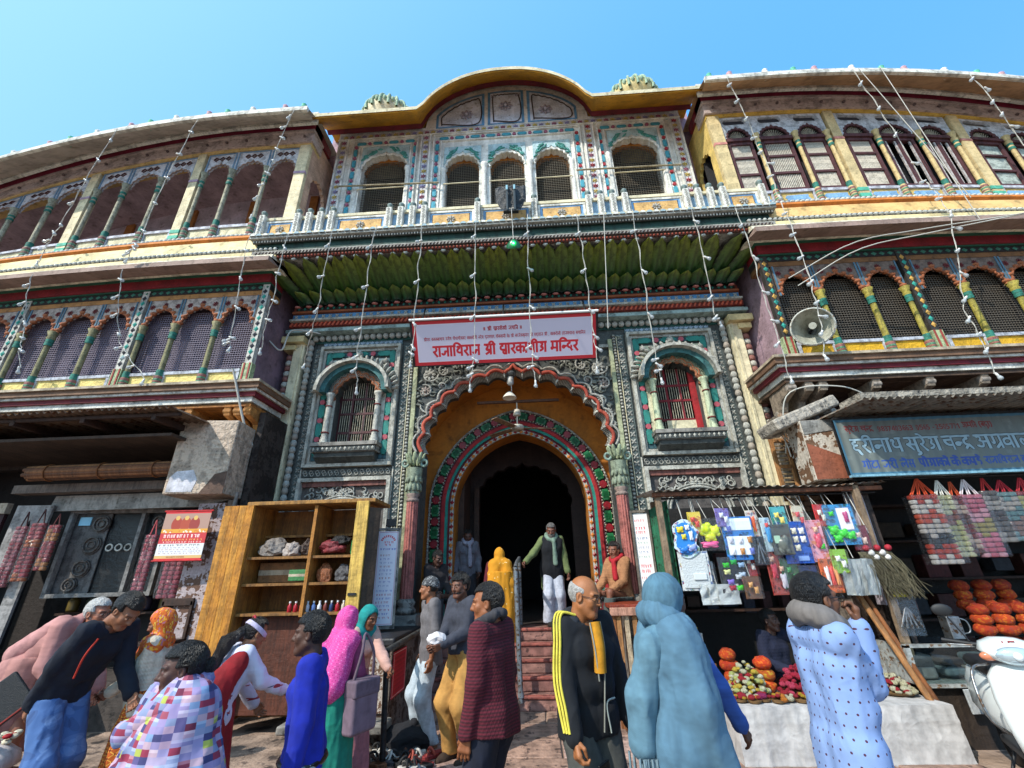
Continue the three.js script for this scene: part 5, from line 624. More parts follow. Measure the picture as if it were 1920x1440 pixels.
lightString('bulb string from the right balcony corner past the pink recess wall', [[3.77, 7.0, 1.45], [3.89, 5.17, 1.3], [3.95, 4.07, 1.2]], 6);
for (const [l, p, r] of [['thin bare wire slanting over the right shuttered windows', [[6.91, 9.93, 1.68], [7.29, 6.44, 1.5]], 0.007], ['grey bare wire left of the thin one on the right wing', [[6.53, 9.93, 1.68], [7.35, 6.88, 1.5]], 0.007], ['plain wire hanging right of the banner without bulbs', [[1.64, 7.1, 1.45], [1.56, 5.13, 1.0]], 0.008], ['loose twisted cable bundle sagging across the right wing soffit', [[4.4, 5.75, 1.2], [5.22, 6.04, 1.6], [6.08, 6.09, 1.75], [7.4, 5.95, 2.2], [9, 6.1, 2.6]], 0.0095], ['dark twisted cable below the right wing soffit', [[4.5, 5.6, 1.2], [5.3, 5.95, 1.55], [6.2, 6.02, 1.75], [9, 5.95, 2.6]], 0.009], ['loose cable looped on the left gate pilaster head', [[-4.3, 5.5, 0.5], [-4.05, 5.3, 0.5], [-4.0, 5.75, 0.4], [-3.8, 5.8, 0.3], [-3.5, 5.72, 0.3]], 0.015], ['cable running from the left ledge down to the colonnette', [[-4.25, 4.6, 1.25], [-4.05, 3.6, 0.8], [-3.95, 3.3, 0.4]], 0.018], ['cable looping over the broken parapet right of the gate', [[3.9, 3.1, 0.7], [4.0, 3.9, 1.0], [4.6, 3.9, 1.2], [5.0, 3.7, 1.2]], 0.01]]) { const o = mesh(tube(p, r, 5, 24), C.wire); o.name = numbered("cable"); scene.add(tag(o, l, "cable")); }
// ================================================================ PEOPLE: surfaces drawn from joints with tapered limbs
function nets(f, lo, hi, c) {
  const n = [0, 1, 2].map((i) => Math.ceil((hi[i] - lo[i]) / c) + 2), [nx, ny, nzz] = n, val = new Float32Array(nx * ny * nzz), ix = (i, j, k) => i + nx * (j + ny * k), Bk = 5, half = Bk / 2;
  for (let k0 = 0; k0 < nzz; k0 += Bk) for (let j0 = 0; j0 < ny; j0 += Bk) for (let i0 = 0; i0 < nx; i0 += Bk) {
    const d = f(lo[0] + (i0 + half) * c, lo[1] + (j0 + half) * c, lo[2] + (k0 + half) * c), far = Math.abs(d) > Bk * c * 0.95 + 0.042;
    for (let k = k0; k < Math.min(k0 + Bk, nzz); k++) for (let j = j0; j < Math.min(j0 + Bk, ny); j++) for (let i = i0; i < Math.min(i0 + Bk, nx); i++) val[ix(i, j, k)] = far ? d : f(lo[0] + i * c, lo[1] + j * c, lo[2] + k * c);
  }
  for (let k = 0; k < nzz; k++) for (let j = 0; j < ny; j++) for (let i = 0; i < nx; i++) if (!i || !j || !k || i === nx - 1 || j === ny - 1 || k === nzz - 1) { const q = ix(i, j, k); if (val[q] < c * 0.3) val[q] = c * 0.3; }
  const vid = new Int32Array(nx * ny * nzz).fill(-1), pos = [], idx = [];
  const E = [[0, 1], [2, 3], [4, 5], [6, 7], [0, 2], [1, 3], [4, 6], [5, 7], [0, 4], [1, 5], [2, 6], [3, 7]];
  for (let k = 0; k < nzz - 1; k++) for (let j = 0; j < ny - 1; j++) for (let i = 0; i < nx - 1; i++) {
    const v = []; let m = 0; for (let q = 0; q < 8; q++) { v[q] = val[ix(i + (q & 1), j + (q >> 1 & 1), k + (q >> 2))]; if (v[q] < 0) m++; }
    if (!m || m === 8) continue; let x = 0, y = 0, z = 0, w = 0;
    for (const [a, b] of E) if ((v[a] < 0) !== (v[b] < 0)) { const t = v[a] / (v[a] - v[b]); x += (a & 1) + t * ((b & 1) - (a & 1)); y += (a >> 1 & 1) + t * ((b >> 1 & 1) - (a >> 1 & 1)); z += (a >> 2) + t * ((b >> 2) - (a >> 2)); w++; }
    vid[ix(i, j, k)] = pos.length / 3; pos.push(lo[0] + (i + x / w) * c, lo[1] + (j + y / w) * c, lo[2] + (k + z / w) * c);
  }
  const quad = (a, b, cc, d, flip) => flip ? idx.push(a, cc, b, a, d, cc) : idx.push(a, b, cc, a, cc, d);
  for (let k = 1; k < nzz - 1; k++) for (let j = 1; j < ny - 1; j++) for (let i = 1; i < nx - 1; i++) {
    const s = val[ix(i, j, k)] < 0;
    if (s !== val[ix(i + 1, j, k)] < 0) quad(vid[ix(i, j - 1, k - 1)], vid[ix(i, j, k - 1)], vid[ix(i, j, k)], vid[ix(i, j - 1, k)], !s);
    if (s !== val[ix(i, j + 1, k)] < 0) quad(vid[ix(i - 1, j, k - 1)], vid[ix(i - 1, j, k)], vid[ix(i, j, k)], vid[ix(i, j, k - 1)], !s);
    if (s !== val[ix(i, j, k + 1)] < 0) quad(vid[ix(i - 1, j - 1, k)], vid[ix(i, j - 1, k)], vid[ix(i, j, k)], vid[ix(i - 1, j, k)], !s);
  }
  const g = new THREE.BufferGeometry(); g.setAttribute('position', new THREE.Float32BufferAttribute(pos, 3)); g.setIndex(idx); g.computeVertexNormals(); return g;
}
const smin = (a, b, k) => { const h = Math.max(k - Math.abs(a - b), 0) / k; return Math.min(a, b) - h * h * k * 0.25; }, smax = (a, b, k) => -smin(-a, -b, k);
// capsule list -> distance; each entry: ax ay az bx by bz ra rb
const cap = (a, b, ra, rb = ra) => [...a, ...b, ra, rb];
function field(caps, k) {
  const Q = caps.map((c) => { const dx = c[3] - c[0], dy = c[4] - c[1], dz = c[5] - c[2]; return [...c, dx, dy, dz, 1 / Math.max(1e-9, dx * dx + dy * dy + dz * dz)]; });
  return (x, y, z) => { let d = 9; for (const c of Q) { const px = x - c[0], py = y - c[1], pz = z - c[2]; let t = (px * c[8] + py * c[9] + pz * c[10]) * c[11]; t = t < 0 ? 0 : t > 1 ? 1 : t; const ex = px - c[8] * t, ey = py - c[9] * t, ez = pz - c[10] * t, e = Math.sqrt(ex * ex + ey * ey + ez * ez) - c[6] - (c[7] - c[6]) * t; d = e > d + k ? d : smin(d, e, k); } return d; };
}
const bounds = (caps, m) => { const lo = [9, 9, 9], hi = [-9, -9, -9]; for (const c of caps) for (let e = 0; e < 2; e++) for (let i = 0; i < 3; i++) { lo[i] = Math.min(lo[i], c[e * 3 + i] - c[6 + e] - m); hi[i] = Math.max(hi[i], c[e * 3 + i] + c[6 + e] + m); } return [lo, hi]; };
const ell = (x, y, z, cx, cy, cz, rx, ry, rz) => { const a = (x - cx) / rx, b = (y - cy) / ry, c = (z - cz) / rz, k0 = Math.sqrt(a * a + b * b + c * c), a2 = a / rx, b2 = b / ry, c2 = c / rz, k1 = Math.sqrt(a2 * a2 + b2 * b2 + c2 * c2); return k1 < 1e-6 ? -Math.min(rx, ry, rz) : k0 * (k0 - 1) / k1; };
// ---- head, face towards +z, centre at the origin
const skull = (x, y, z) => smin(ell(x, y, z, 0, 0.03, -0.014, 0.074, 0.09, 0.094), ell(x, y, z, 0, -0.03, 0.03, 0.058, 0.082, 0.06), 0.03);
const HC = {};
function headGeo(fem) {
  if (HC[fem]) return HC[fem];
  const nose = field([cap([0, 0.014, 0.086], [0, -0.026, 0.104], 0.009, 0.0135), cap([-0.012, -0.03, 0.092], [0.012, -0.03, 0.092], 0.009)], 0.01), brow = field([cap([-0.045, 0.026, 0.07], [-0.012, 0.024, 0.084], 0.011), cap([0.012, 0.024, 0.084], [0.045, 0.026, 0.07], 0.011)], 0.01), lips = field([cap([-0.019, -0.06, 0.082], [0.019, -0.06, 0.082], 0.0075, 0.0075), cap([-0.013, -0.069, 0.081], [0.013, -0.069, 0.081], 0.008)], 0.006), chin = field([cap([-0.012, -0.097, 0.066], [0.012, -0.097, 0.066], fem ? 0.019 : 0.023)], 0.01), neck = field([cap([0, -0.06, -0.022], [0, -0.22, -0.04], fem ? 0.045 : 0.053, fem ? 0.05 : 0.06)], 0.01), jaw = field([cap([-0.052, -0.055, 0.005], [-0.02, -0.095, 0.052], 0.02), cap([0.052, -0.055, 0.005], [0.02, -0.095, 0.052], 0.02)], 0.02), cheek = field([cap([-0.042, -0.018, 0.06], [-0.038, -0.03, 0.062], 0.02), cap([0.042, -0.018, 0.06], [0.038, -0.03, 0.062], 0.02)], 0.02);
  const f = (x, y, z) => { let d = skull(x, y, z); d = smin(d, jaw(x, y, z), 0.03); d = smin(d, cheek(x, y, z), 0.02); d = smin(d, chin(x, y, z), 0.02); d = smin(d, brow(x, y, z), 0.014); const sx = Math.abs(x) - 0.031, e = Math.hypot(sx, (y - 0.004) * 1.2, z - 0.097) - 0.017; d = smax(d, -e, 0.012); d = smin(d, Math.hypot(sx, y - 0.003, z - 0.077) - 0.0145, 0.004); d = smin(d, nose(x, y, z), 0.012); d = smin(d, lips(x, y, z), 0.006); d = smax(d, -(Math.hypot(Math.max(0, Math.abs(x) - 0.02), (y + 0.0645) * 2.2, z - 0.092) - 0.0045), 0.004); const ax = Math.abs(x); d = smin(d, smax(ell(ax, y, z, 0.079, -0.004, -0.006, 0.013, 0.032, 0.02), -ell(ax, y, z, 0.09, -0.002, 0.002, 0.009, 0.02, 0.011), 0.004), 0.008); return smin(d, neck(x, y, z), 0.03); };
  const g = nets(f, [-0.11, -0.22, -0.12], [0.11, 0.14, 0.13], 0.0048), p = g.attributes.position, col = new Float32Array(p.count * 3);
  for (let i = 0; i < p.count; i++) {
    const x = p.getX(i), y = p.getY(i), z = p.getZ(i), sx = Math.abs(x); let r = 1, gg = 1, b = 1; const n = 1 + 0.1 * nz(x * 40, y * 40, z * 40);
    if (lips(x, y, z) < 0.0022 && z > 0.06) { r = 0.85; gg = 0.6; b = 0.6; } 
    const ex = sx - 0.031, ey = y - 0.003; if (z > 0.079 && Math.abs(ey) < 0.0075 * (1 - (ex / 0.02) ** 2) && Math.abs(ex) < 0.0165) { if (Math.abs(ex) < 0.0065) { r = gg = b = 0.06; } else { r = 2.2; gg = 2.9; b = 3.6; } } else if (z > 0.06 && Math.abs(ey - 0.0105) < 0.0035 && Math.abs(ex) < 0.018) { r = gg = b = 0.35; }
    if (z > 0.055 && y > 0.02 && y < 0.031 && sx > 0.012 && sx < 0.052) { r = 0.22; gg = 0.22; b = 0.24; }
    col.set([r * n, gg * n, b * n], i * 3);
  }
  g.setAttribute('color', new THREE.BufferAttribute(col, 3)); return (HC[fem] = g);
}
// ---- hand: wrist at the origin, fingers along -y, palm facing +z, thumb on +x
const HN = {};
function handGeo(curl, mirror) {
  const key = curl + ':' + mirror; if (HN[key]) return HN[key];
  const caps = [cap([-0.028, -0.085, 0], [0.026, -0.088, 0.002], 0.0125, 0.013), cap([-0.018, -0.03, 0], [-0.026, -0.08, 0], 0.013), cap([0.016, -0.03, 0], [0.024, -0.082, 0], 0.015), cap([0, -0.02, 0], [0, -0.08, 0.001], 0.0145), cap([0, 0.04, 0], [0, -0.025, 0], 0.026, 0.021)];
  const F = [[0.028, 0.07, 0.9], [0.009, 0.078, 1], [-0.011, 0.072, 0.96], [-0.029, 0.056, 0.8]], fing = [];
  F.forEach(([x, L, w], i) => { let a = curl * (0.55 + i * 0.05), p = [x, -0.09, 0]; const l = [L * 0.46, L * 0.31, L * 0.23]; let r = 0.0092 * (0.8 + 0.2 * w); for (let s = 0; s < 3; s++) { const q = [p[0] + (x * 0.06), p[1] - Math.cos(a) * l[s], p[2] + Math.sin(a) * l[s]]; fing.push(cap(p, q, r, r * 0.92)); p = q; a += curl * (0.75 + 0.12 * s); r *= 0.92; } });
  const tc = Math.min(1, curl); fing.push(cap([0.026, -0.03, 0.006], [0.046 - 0.006 * tc, -0.062, 0.02 + 0.01 * tc], 0.013, 0.0105)); fing.push(cap([0.046 - 0.006 * tc, -0.062, 0.02 + 0.01 * tc], [0.05 - 0.03 * tc, -0.092, 0.03 + 0.012 * tc], 0.0102, 0.0085));
  const A = field(caps, 0.014), Bf = field(fing, 0.003), f = (x, y, z) => smin(A(x, y, z), Bf(x, y, z), 0.006), [lo, hi] = bounds([...caps, ...fing], 0.012);
  const g = nets(f, lo, hi, 0.0042); if (mirror) { g.scale(-1, 1, 1); const ia = g.index.array; for (let i = 0; i < ia.length; i += 3) { const t = ia[i]; ia[i] = ia[i + 1]; ia[i + 1] = t; } g.computeVertexNormals(); }
  return (HN[key] = g);
}
const add = (a, b) => [a[0] + b[0], a[1] + b[1], a[2] + b[2]], sub = (a, b) => [a[0] - b[0], a[1] - b[1], a[2] - b[2]], mul = (a, k) => [a[0] * k, a[1] * k, a[2] * k], len = (a) => Math.hypot(...a), mixp = (a, b, t) => [lerp(a[0], b[0], t), lerp(a[1], b[1], t), lerp(a[2], b[2], t)];
function ik(a, b, l1, l2, hint) { let d = sub(b, a), L = len(d); const mx = (l1 + l2) * 0.995; if (L > mx) { b = add(a, mul(d, mx / L)); d = sub(b, a); L = mx; } const u = mul(d, 1 / L), c = (l1 * l1 - l2 * l2 + L * L) / (2 * L), h = Math.sqrt(Math.max(0, l1 * l1 - c * c)); let w = sub(hint, mul(u, hint[0] * u[0] + hint[1] * u[1] + hint[2] * u[2])); w = mul(w, 1 / (len(w) || 1)); return [add(add(a, mul(u, c)), mul(w, h)), b]; }
const SKIN = (c) => M(c, { vc: 1, map: 0, b: 'bfine', bs: 0.1, bh: 0.0008, r: 0.55 });
const clothUV = (g) => { const q = g.index ? g.toNonIndexed() : g, p = q.attributes.position, uv = new Float32Array(p.count * 2); for (let i = 0; i < p.count; i += 3) { let a0 = null; for (let k = i; k < i + 3; k++) { let a = Math.atan2(p.getX(k), p.getZ(k)); if (a0 === null) a0 = a; else { if (a - a0 > PI) a -= TAU; if (a0 - a > PI) a += TAU; } uv[2 * k] = a * 0.17; uv[2 * k + 1] = p.getY(k); } } q.setAttribute('uv', new THREE.BufferAttribute(uv, 2)); return keepUV(q); };
const FAB = (c, o = {}) => M(c, { map: 'cloth', s: 0.35, b: 'bfold', bs: 0.9, bh: 0.004, r: 0.92, ...o });
// builds a person; all lengths for a stature of 1.7 m, scaled to H. Facing +z before turning, own left is +x
function person(o) {
  const P = thing('person', o.label, 'person', [o.x, o.y ?? 0, o.z], R(o.turn)); P.scale.setScalar(o.H / 1.7);
  const lean = R(o.lean ?? 3), tw = R(o.twist ?? 0), side = R(o.side ?? 0), pel = [0, o.sit ? o.sit : 0.92, o.pz ?? 0], w = o.w ?? (o.fem ? 0.86 : 0.95), fat = (o.fat ?? 1) * 0.92;
  const Mt = new THREE.Matrix4().makeTranslation(...pel).multiply(new THREE.Matrix4().makeRotationFromEuler(new THREE.Euler(lean, tw, side, 'ZXY'))), tp = (x, y, z) => { const v = V3(x, y, z).applyMatrix4(Mt); return [v.x, v.y, v.z]; };
  const headL = tp(0, 0.635, 0.02), hq = new THREE.Quaternion().setFromEuler(new THREE.Euler(R((o.hp ?? 0)) + lean * (o.keep ?? 0.3), R(o.hy ?? 0) + tw, R(o.hr ?? 0) + side * 0.4, 'YXZ')), HM = new THREE.Matrix4().compose(V3(...headL), hq, V3(1, 1, 1).multiplyScalar(o.hs ?? 1.0));
  const sh = [1, -1].map((s) => tp(s * 0.165 * w, 0.475, -0.01)), hip = [1, -1].map((s) => [pel[0] + s * 0.085, pel[1] - 0.03, pel[2]]);
  const arm = [0, 1].map((i) => { const s = i ? -1 : 1, t = (i ? o.rh : o.lh) ?? [s * 0.3, 0.82, 0.05], el = (i ? o.re : o.le) ?? [s * 0.35, -0.1, -1]; return [sh[i], ...ik(sh[i], t, 0.285, 0.255, el)]; });
  const leg = [0, 1].map((i) => { const s = i ? -1 : 1, t = (i ? o.rf : o.lf) ?? [s * 0.095, 0.08, i ? 0.04 : -0.04]; const k = ik(hip[i], [t[0], Math.max(0.08, t[1]), t[2]], 0.43, 0.42, (i ? o.rk : o.lk) ?? [s * 0.1, 0, 1]); return [hip[i], ...k, t[3] ?? 0]; });
  const tc = (x, y, z, X, Y, Z, a, b) => cap(tp(x, y, z), tp(X, Y, Z), a, b ?? a), bel = o.belly ?? 0;
  const torso = [tc(-0.065, 0.01, 0, 0.065, 0.01, 0, 0.11 * fat), tc(-0.055, 0.16, 0.01 + bel * 0.5, 0.055, 0.16, 0.01 + bel * 0.5, 0.1 * fat + bel * 0.4), tc(-0.075 * w, 0.33, 0.005, 0.075 * w, 0.33, 0.005, 0.108 * fat), tc(-0.13 * w, 0.45, -0.012, 0.13 * w, 0.45, -0.012, 0.066), tc(0, 0.46, -0.012, 0, 0.54, 0, 0.062, 0.052), tc(-0.06, 0.02, 0, -0.07, 0.33, 0, 0.105 * fat), tc(0.06, 0.02, 0, 0.07, 0.33, 0, 0.105 * fat)];
  if (o.fem) torso.push(tc(-0.07, 0.31, 0.075, 0.07, 0.31, 0.075, 0.062));
  const arms = arm.flatMap(([a, b, c]) => [cap(a, b, 0.052, 0.041), cap(b, c, 0.041, 0.029)]), legs = leg.flatMap(([a, b, c]) => [cap(a, b, 0.088, 0.058), cap(b, c, 0.056, 0.036)]);
  const inn = (cs, d) => cs.map((c) => { const q = c.slice(); q[6] = Math.max(0.01, q[6] + d); q[7] = Math.max(0.01, q[7] + d); return q; });
  // body of skin: limbs and trunk, then finer head, hands and feet
  const gs = []; { const cs = [...inn(torso, -0.018), ...inn(arms, -0.004), ...inn(legs, -0.008), ...leg.map(([, , c]) => cap(c, add(c, [0, -0.03, 0]), 0.032))], [lo, hi] = bounds(cs, 0.03); gs.push(nets(field(cs, 0.03), lo, hi, 0.021)); }
  gs.push(headGeo(!!o.fem).clone().applyMatrix4(HM));
  arm.forEach(([a, b, c], i) => { const fa = sub(c, b), dn = mul(fa, -1 / len(fa)); const pal = V3(...((i ? o.rp : o.lp) ?? [i ? 0.9 : -0.9, 0, 0.4])); const y = V3(...dn), z = pal.sub(y.clone().multiplyScalar(pal.dot(y))).normalize(), x = y.clone().cross(z); const m = new THREE.Matrix4().makeBasis(x, y, z).setPosition(...c); gs.push(handGeo((i ? o.rc : o.lc) ?? 0.55, i === 0 ? false : true).clone().applyMatrix4(m)); });
  leg.forEach(([, , c], i) => { const yaw = (i ? o.rfy : o.lfy) ?? 0, d = [Math.sin(yaw), 0, Math.cos(yaw)]; const cs = [cap(add(c, [0, -0.045, -0.02]), add(add(c, [0, -0.055, 0]), mul(d, 0.1)), 0.032, 0.024), cap(add(add(c, [0, -0.055, 0]), mul(d, 0.1)), add(add(c, [0, -0.062, 0]), mul(d, 0.16)), 0.026, 0.016), cap(c, add(c, [0, -0.04, 0]), 0.036)], [lo, hi] = bounds(cs, 0.02); gs.push(nets(field(cs, 0.03), lo, hi, 0.011)); });
  part(P, 'body', join(gs), SKIN(o.skin ?? '#7a4a30'));
  const cloth = (name, cs, m, q = {}) => {
    const off = q.off ?? 0.011, C2 = inn(cs, off), F0 = field(C2, q.k ?? 0.06), A = (q.fold ?? 0.008) * 0.8, cl = q.clip, sd = rr(0, 50), fx = q.fx ?? 11, fy = q.fy ?? 2.2, Wr = q.wr ?? 0.007;
    const f = (x, y, z) => { let d = F0(x, y, z); if (d < 0.045 && d > -0.045) d += A * (nz(x * fx + sd, y * fy + x * 3, z * fx) + 0.4 * nz(x * fx * 2.2, y * fy * 1.3 + sd, z * fx * 2.2 + 3)) + Wr * (0.35 - Math.pow(Math.max(0, 1 - 4 * Math.abs(nz(x * 9 + y * 1.2 + sd, y * 1.4 - x * 2, z * 9))), 1.5) - 0.7 * Math.pow(Math.max(0, 1 - 4 * Math.abs(nz(x * 12 - y * 3, y * 3 + sd, z * 12 + y * 2))), 1.5)); if (cl) d = smax(d, cl(x, y, z), q.ck ?? 0.008); return d; };
    const [lo, hi] = bounds(C2, 0.07); return part(P, name, clothUV(nets(f, lo, hi, (q.c ?? 0.0135) * (o.z > 2.9 ? 1 : 1.35))), m);
  };
  const K = { P, tp, pel, arm, leg, torso, arms, legs, sh, hip, HM, cloth, cap, inn, o, headL };
  K.inHead = (name, f, lo, hi, m, c = 0.0065, parent = P) => part(parent, name, nets(f, lo, hi, c).applyMatrix4(HM), m);
  K.hair = (m, q = {}) => { const len0 = q.back ?? -0.06, th = q.th ?? 0.014, line = q.line ?? 0.072, sd = rr(0, 40); return K.inHead('hair', (x, y, z) => { let d = ell(x, y, z, 0, 0.032, -0.016, 0.076 + th, 0.092 + th * 1.15, 0.095 + th); d += 0.004 * nz(x * 30 + sd, y * 16, z * 30) + 0.002 * nz(x * 120, y * 40 + sd, z * 120); const face = Math.max((q.front ?? 0.034) - z - Math.max(0, y - 0.02) * 0.35, y - line - 0.008 * nz(x * 60, 1, sd)); const ear = Math.max(-0.03 - z, y - 0.02, 0.055 - Math.abs(x)); d = smax(d, -face, 0.01); d = smax(d, -ear, 0.008); return smax(d, len0 - y + 0.008 * nz(x * 50, z * 50, sd), 0.012); }, [-0.12, -0.13, -0.14], [0.12, 0.17, 0.13], m, 0.0058); };
  K.top = (m, q = {}) => { const hem = q.hem ?? -0.13; K.hem = hem; const  fl = q.flare ?? 0.125, sl = q.sleeve ?? 1; const cs = [...torso, tc(-0.055, 0, 0, -0.06, hem - 0.05, 0, fl * fat), tc(0.055, 0, 0, 0.06, hem - 0.05, 0, fl * fat)]; q = { k: 0.02, ...q }; arm.forEach(([a, b, c]) => { cs.push(cap(a, b, 0.057, 0.05)); if (sl > 0.5) cs.push(cap(b, mixp(b, c, (sl - 0.5) * 2), 0.05, 0.04)); }); const hb = tp(0, hem, 0), up = sub(tp(0, 1, 0), tp(0, 0, 0)), nb = tp(0, 0.53, 0.01); const cl = (x, y, z) => Math.max((hb[0] - x) * up[0] + (hb[1] - y) * up[1] + (hb[2] - z) * up[2] + 0.012 * Math.sin(x * 9 + z * 7), q.neck === 0 ? -9 : 0.075 - Math.hypot(x - nb[0], y - nb[1], z - nb[2])); const arc = sl <= 0.5 ? 1 : 0; return cloth(q.name ?? 'shirt', cs, m, { ...q, clip: arc ? (x, y, z) => { let d = cl(x, y, z); return d; } : cl }); };
  K.trousers = (m, q = {}) => { const cs = [tc(-0.06, 0.03, 0, 0.06, 0.03, 0, 0.112 * fat)]; leg.forEach(([a, b, c]) => cs.push(cap(a, b, 0.096 * fat, 0.076), cap(b, add(c, [0, -0.03, 0]), 0.074, q.cuff ?? 0.062))); return cloth(q.name ?? 'trousers', cs, m, { k: 0.05, fold: 0.009, fx: 9, fy: 7, ...q, clip: (x, y, z) => Math.max(0.055 - y, y - pel[1] - Math.min(0.12, (K.hem ?? 0.06) + 0.06)) }); };
  K.shoes = (m) => leg.forEach(([, , c], i) => { const yaw = (i ? o.rfy : o.lfy) ?? 0, d = [Math.sin(yaw), 0, Math.cos(yaw)], cs = [cap(add(c, [0, -0.035, -0.025]), add(add(c, [0, -0.045, 0]), mul(d, 0.09)), 0.048, 0.042), cap(add(add(c, [0, -0.045, 0]), mul(d, 0.09)), add(add(c, [0, -0.05, 0]), mul(d, 0.165)), 0.042, 0.03)]; cloth('shoe', cs, m, { off: 0, fold: 0, k: 0.03, c: 0.011, clip: (x, y, z) => c[1] - 0.078 - y }); });
  K.skirt = (m, q = {}) => { const y0 = q.y0 ?? 0.06, y1 = q.y1 ?? 0.05, r0 = q.r0 ?? 0.13, r1 = q.r1 ?? 0.22, a = tp(0, y0, 0), b = [pel[0] + (q.dx ?? 0), y1, pel[2] + (q.dz ?? 0)]; const cs = [cap(add(a, [0.05, 0, 0]), add(b, [0.06, 0, 0]), r0, r1), cap(add(a, [-0.05, 0, 0]), add(b, [-0.06, 0, 0]), r0, r1)]; return cloth(q.name ?? 'skirt', cs, m, { fold: 0.022, fx: 12, fy: 1.6, ...q, clip: (x, y, z) => Math.max(y1 - y, y - a[1] - 0.03) }); };
  K.veil = (m, q = {}) => { // cloth over the head falling on shoulders and back
    const inv = HM.clone().invert(), v = V3(), nk = tp(0, 0.53, -0.01), cs = [cap(tp(0, 0.5, -0.02), tp(0, 0.62, -0.03), 0.085, 0.08), cap(tp(-0.15 * w, 0.455, -0.01), tp(0.15 * w, 0.455, -0.01), 0.085), ...(q.caps ?? [])], F0 = field(cs, 0.07), sd = rr(0, 30);
    const f = (x, y, z) => { v.set(x, y, z).applyMatrix4(inv); let d = ell(v.x, v.y, v.z, 0, 0.02, -0.02, 0.098, 0.125, 0.118); d = smin(d, F0(x, y, z), 0.05); d += 0.007 * nz(x * 16 + sd, y * 7, z * 16) + 0.004 * nz(x * 36, y * 15 + sd, z * 36); const face = Math.max(0.018 - v.z + Math.max(0, v.y) * 0.15, ell(v.x, v.y, 0, 0, -0.015, 0, 0.07, 0.105, 1) * 1.0); return q.noface ? d : smax(d, -Math.max(0.02 - v.z, Math.hypot(v.x / 0.072, (v.y + 0.02) / 0.1) * 0.08 - 0.08), 0.015); };
    const B = bounds([...cs, cap(headL, headL, 0.15)], 0.05); return part(P, q.name ?? 'headscarf', clothUV(nets(f, B[0], B[1], 0.0125 * (o.z > 2.9 ? 1 : 1.25))), m); };
  K.collarScarf = (m, q = {}) => { const r = q.r ?? 0.04, R0 = 0.085, cs = []; for (let i = 0; i < 10; i++) { const a = i / 10 * TAU, b = (i + 1) / 10 * TAU; cs.push(cap(tp(R0 * Math.sin(a), 0.515 - 0.04 * Math.cos(a) + 0.02, R0 * Math.cos(a) - 0.005), tp(R0 * Math.sin(b), 0.515 - 0.04 * Math.cos(b) + 0.02, R0 * Math.cos(b) - 0.005), r)); } if (q.ends !== 0) cs.push(cap(tp(0.03, 0.47, 0.12), tp(0.05, 0.1 - (q.drop ?? 0), 0.145), 0.034, 0.042)); (q.caps ?? []).forEach((c) => cs.push(c)); return cloth(q.name ?? 'scarf', cs, m, { off: 0, k: 0.03, fold: 0.009, fx: 16, fy: 8, c: 0.011 }); };
  if (o.dress) o.dress(K);
  return P;
}
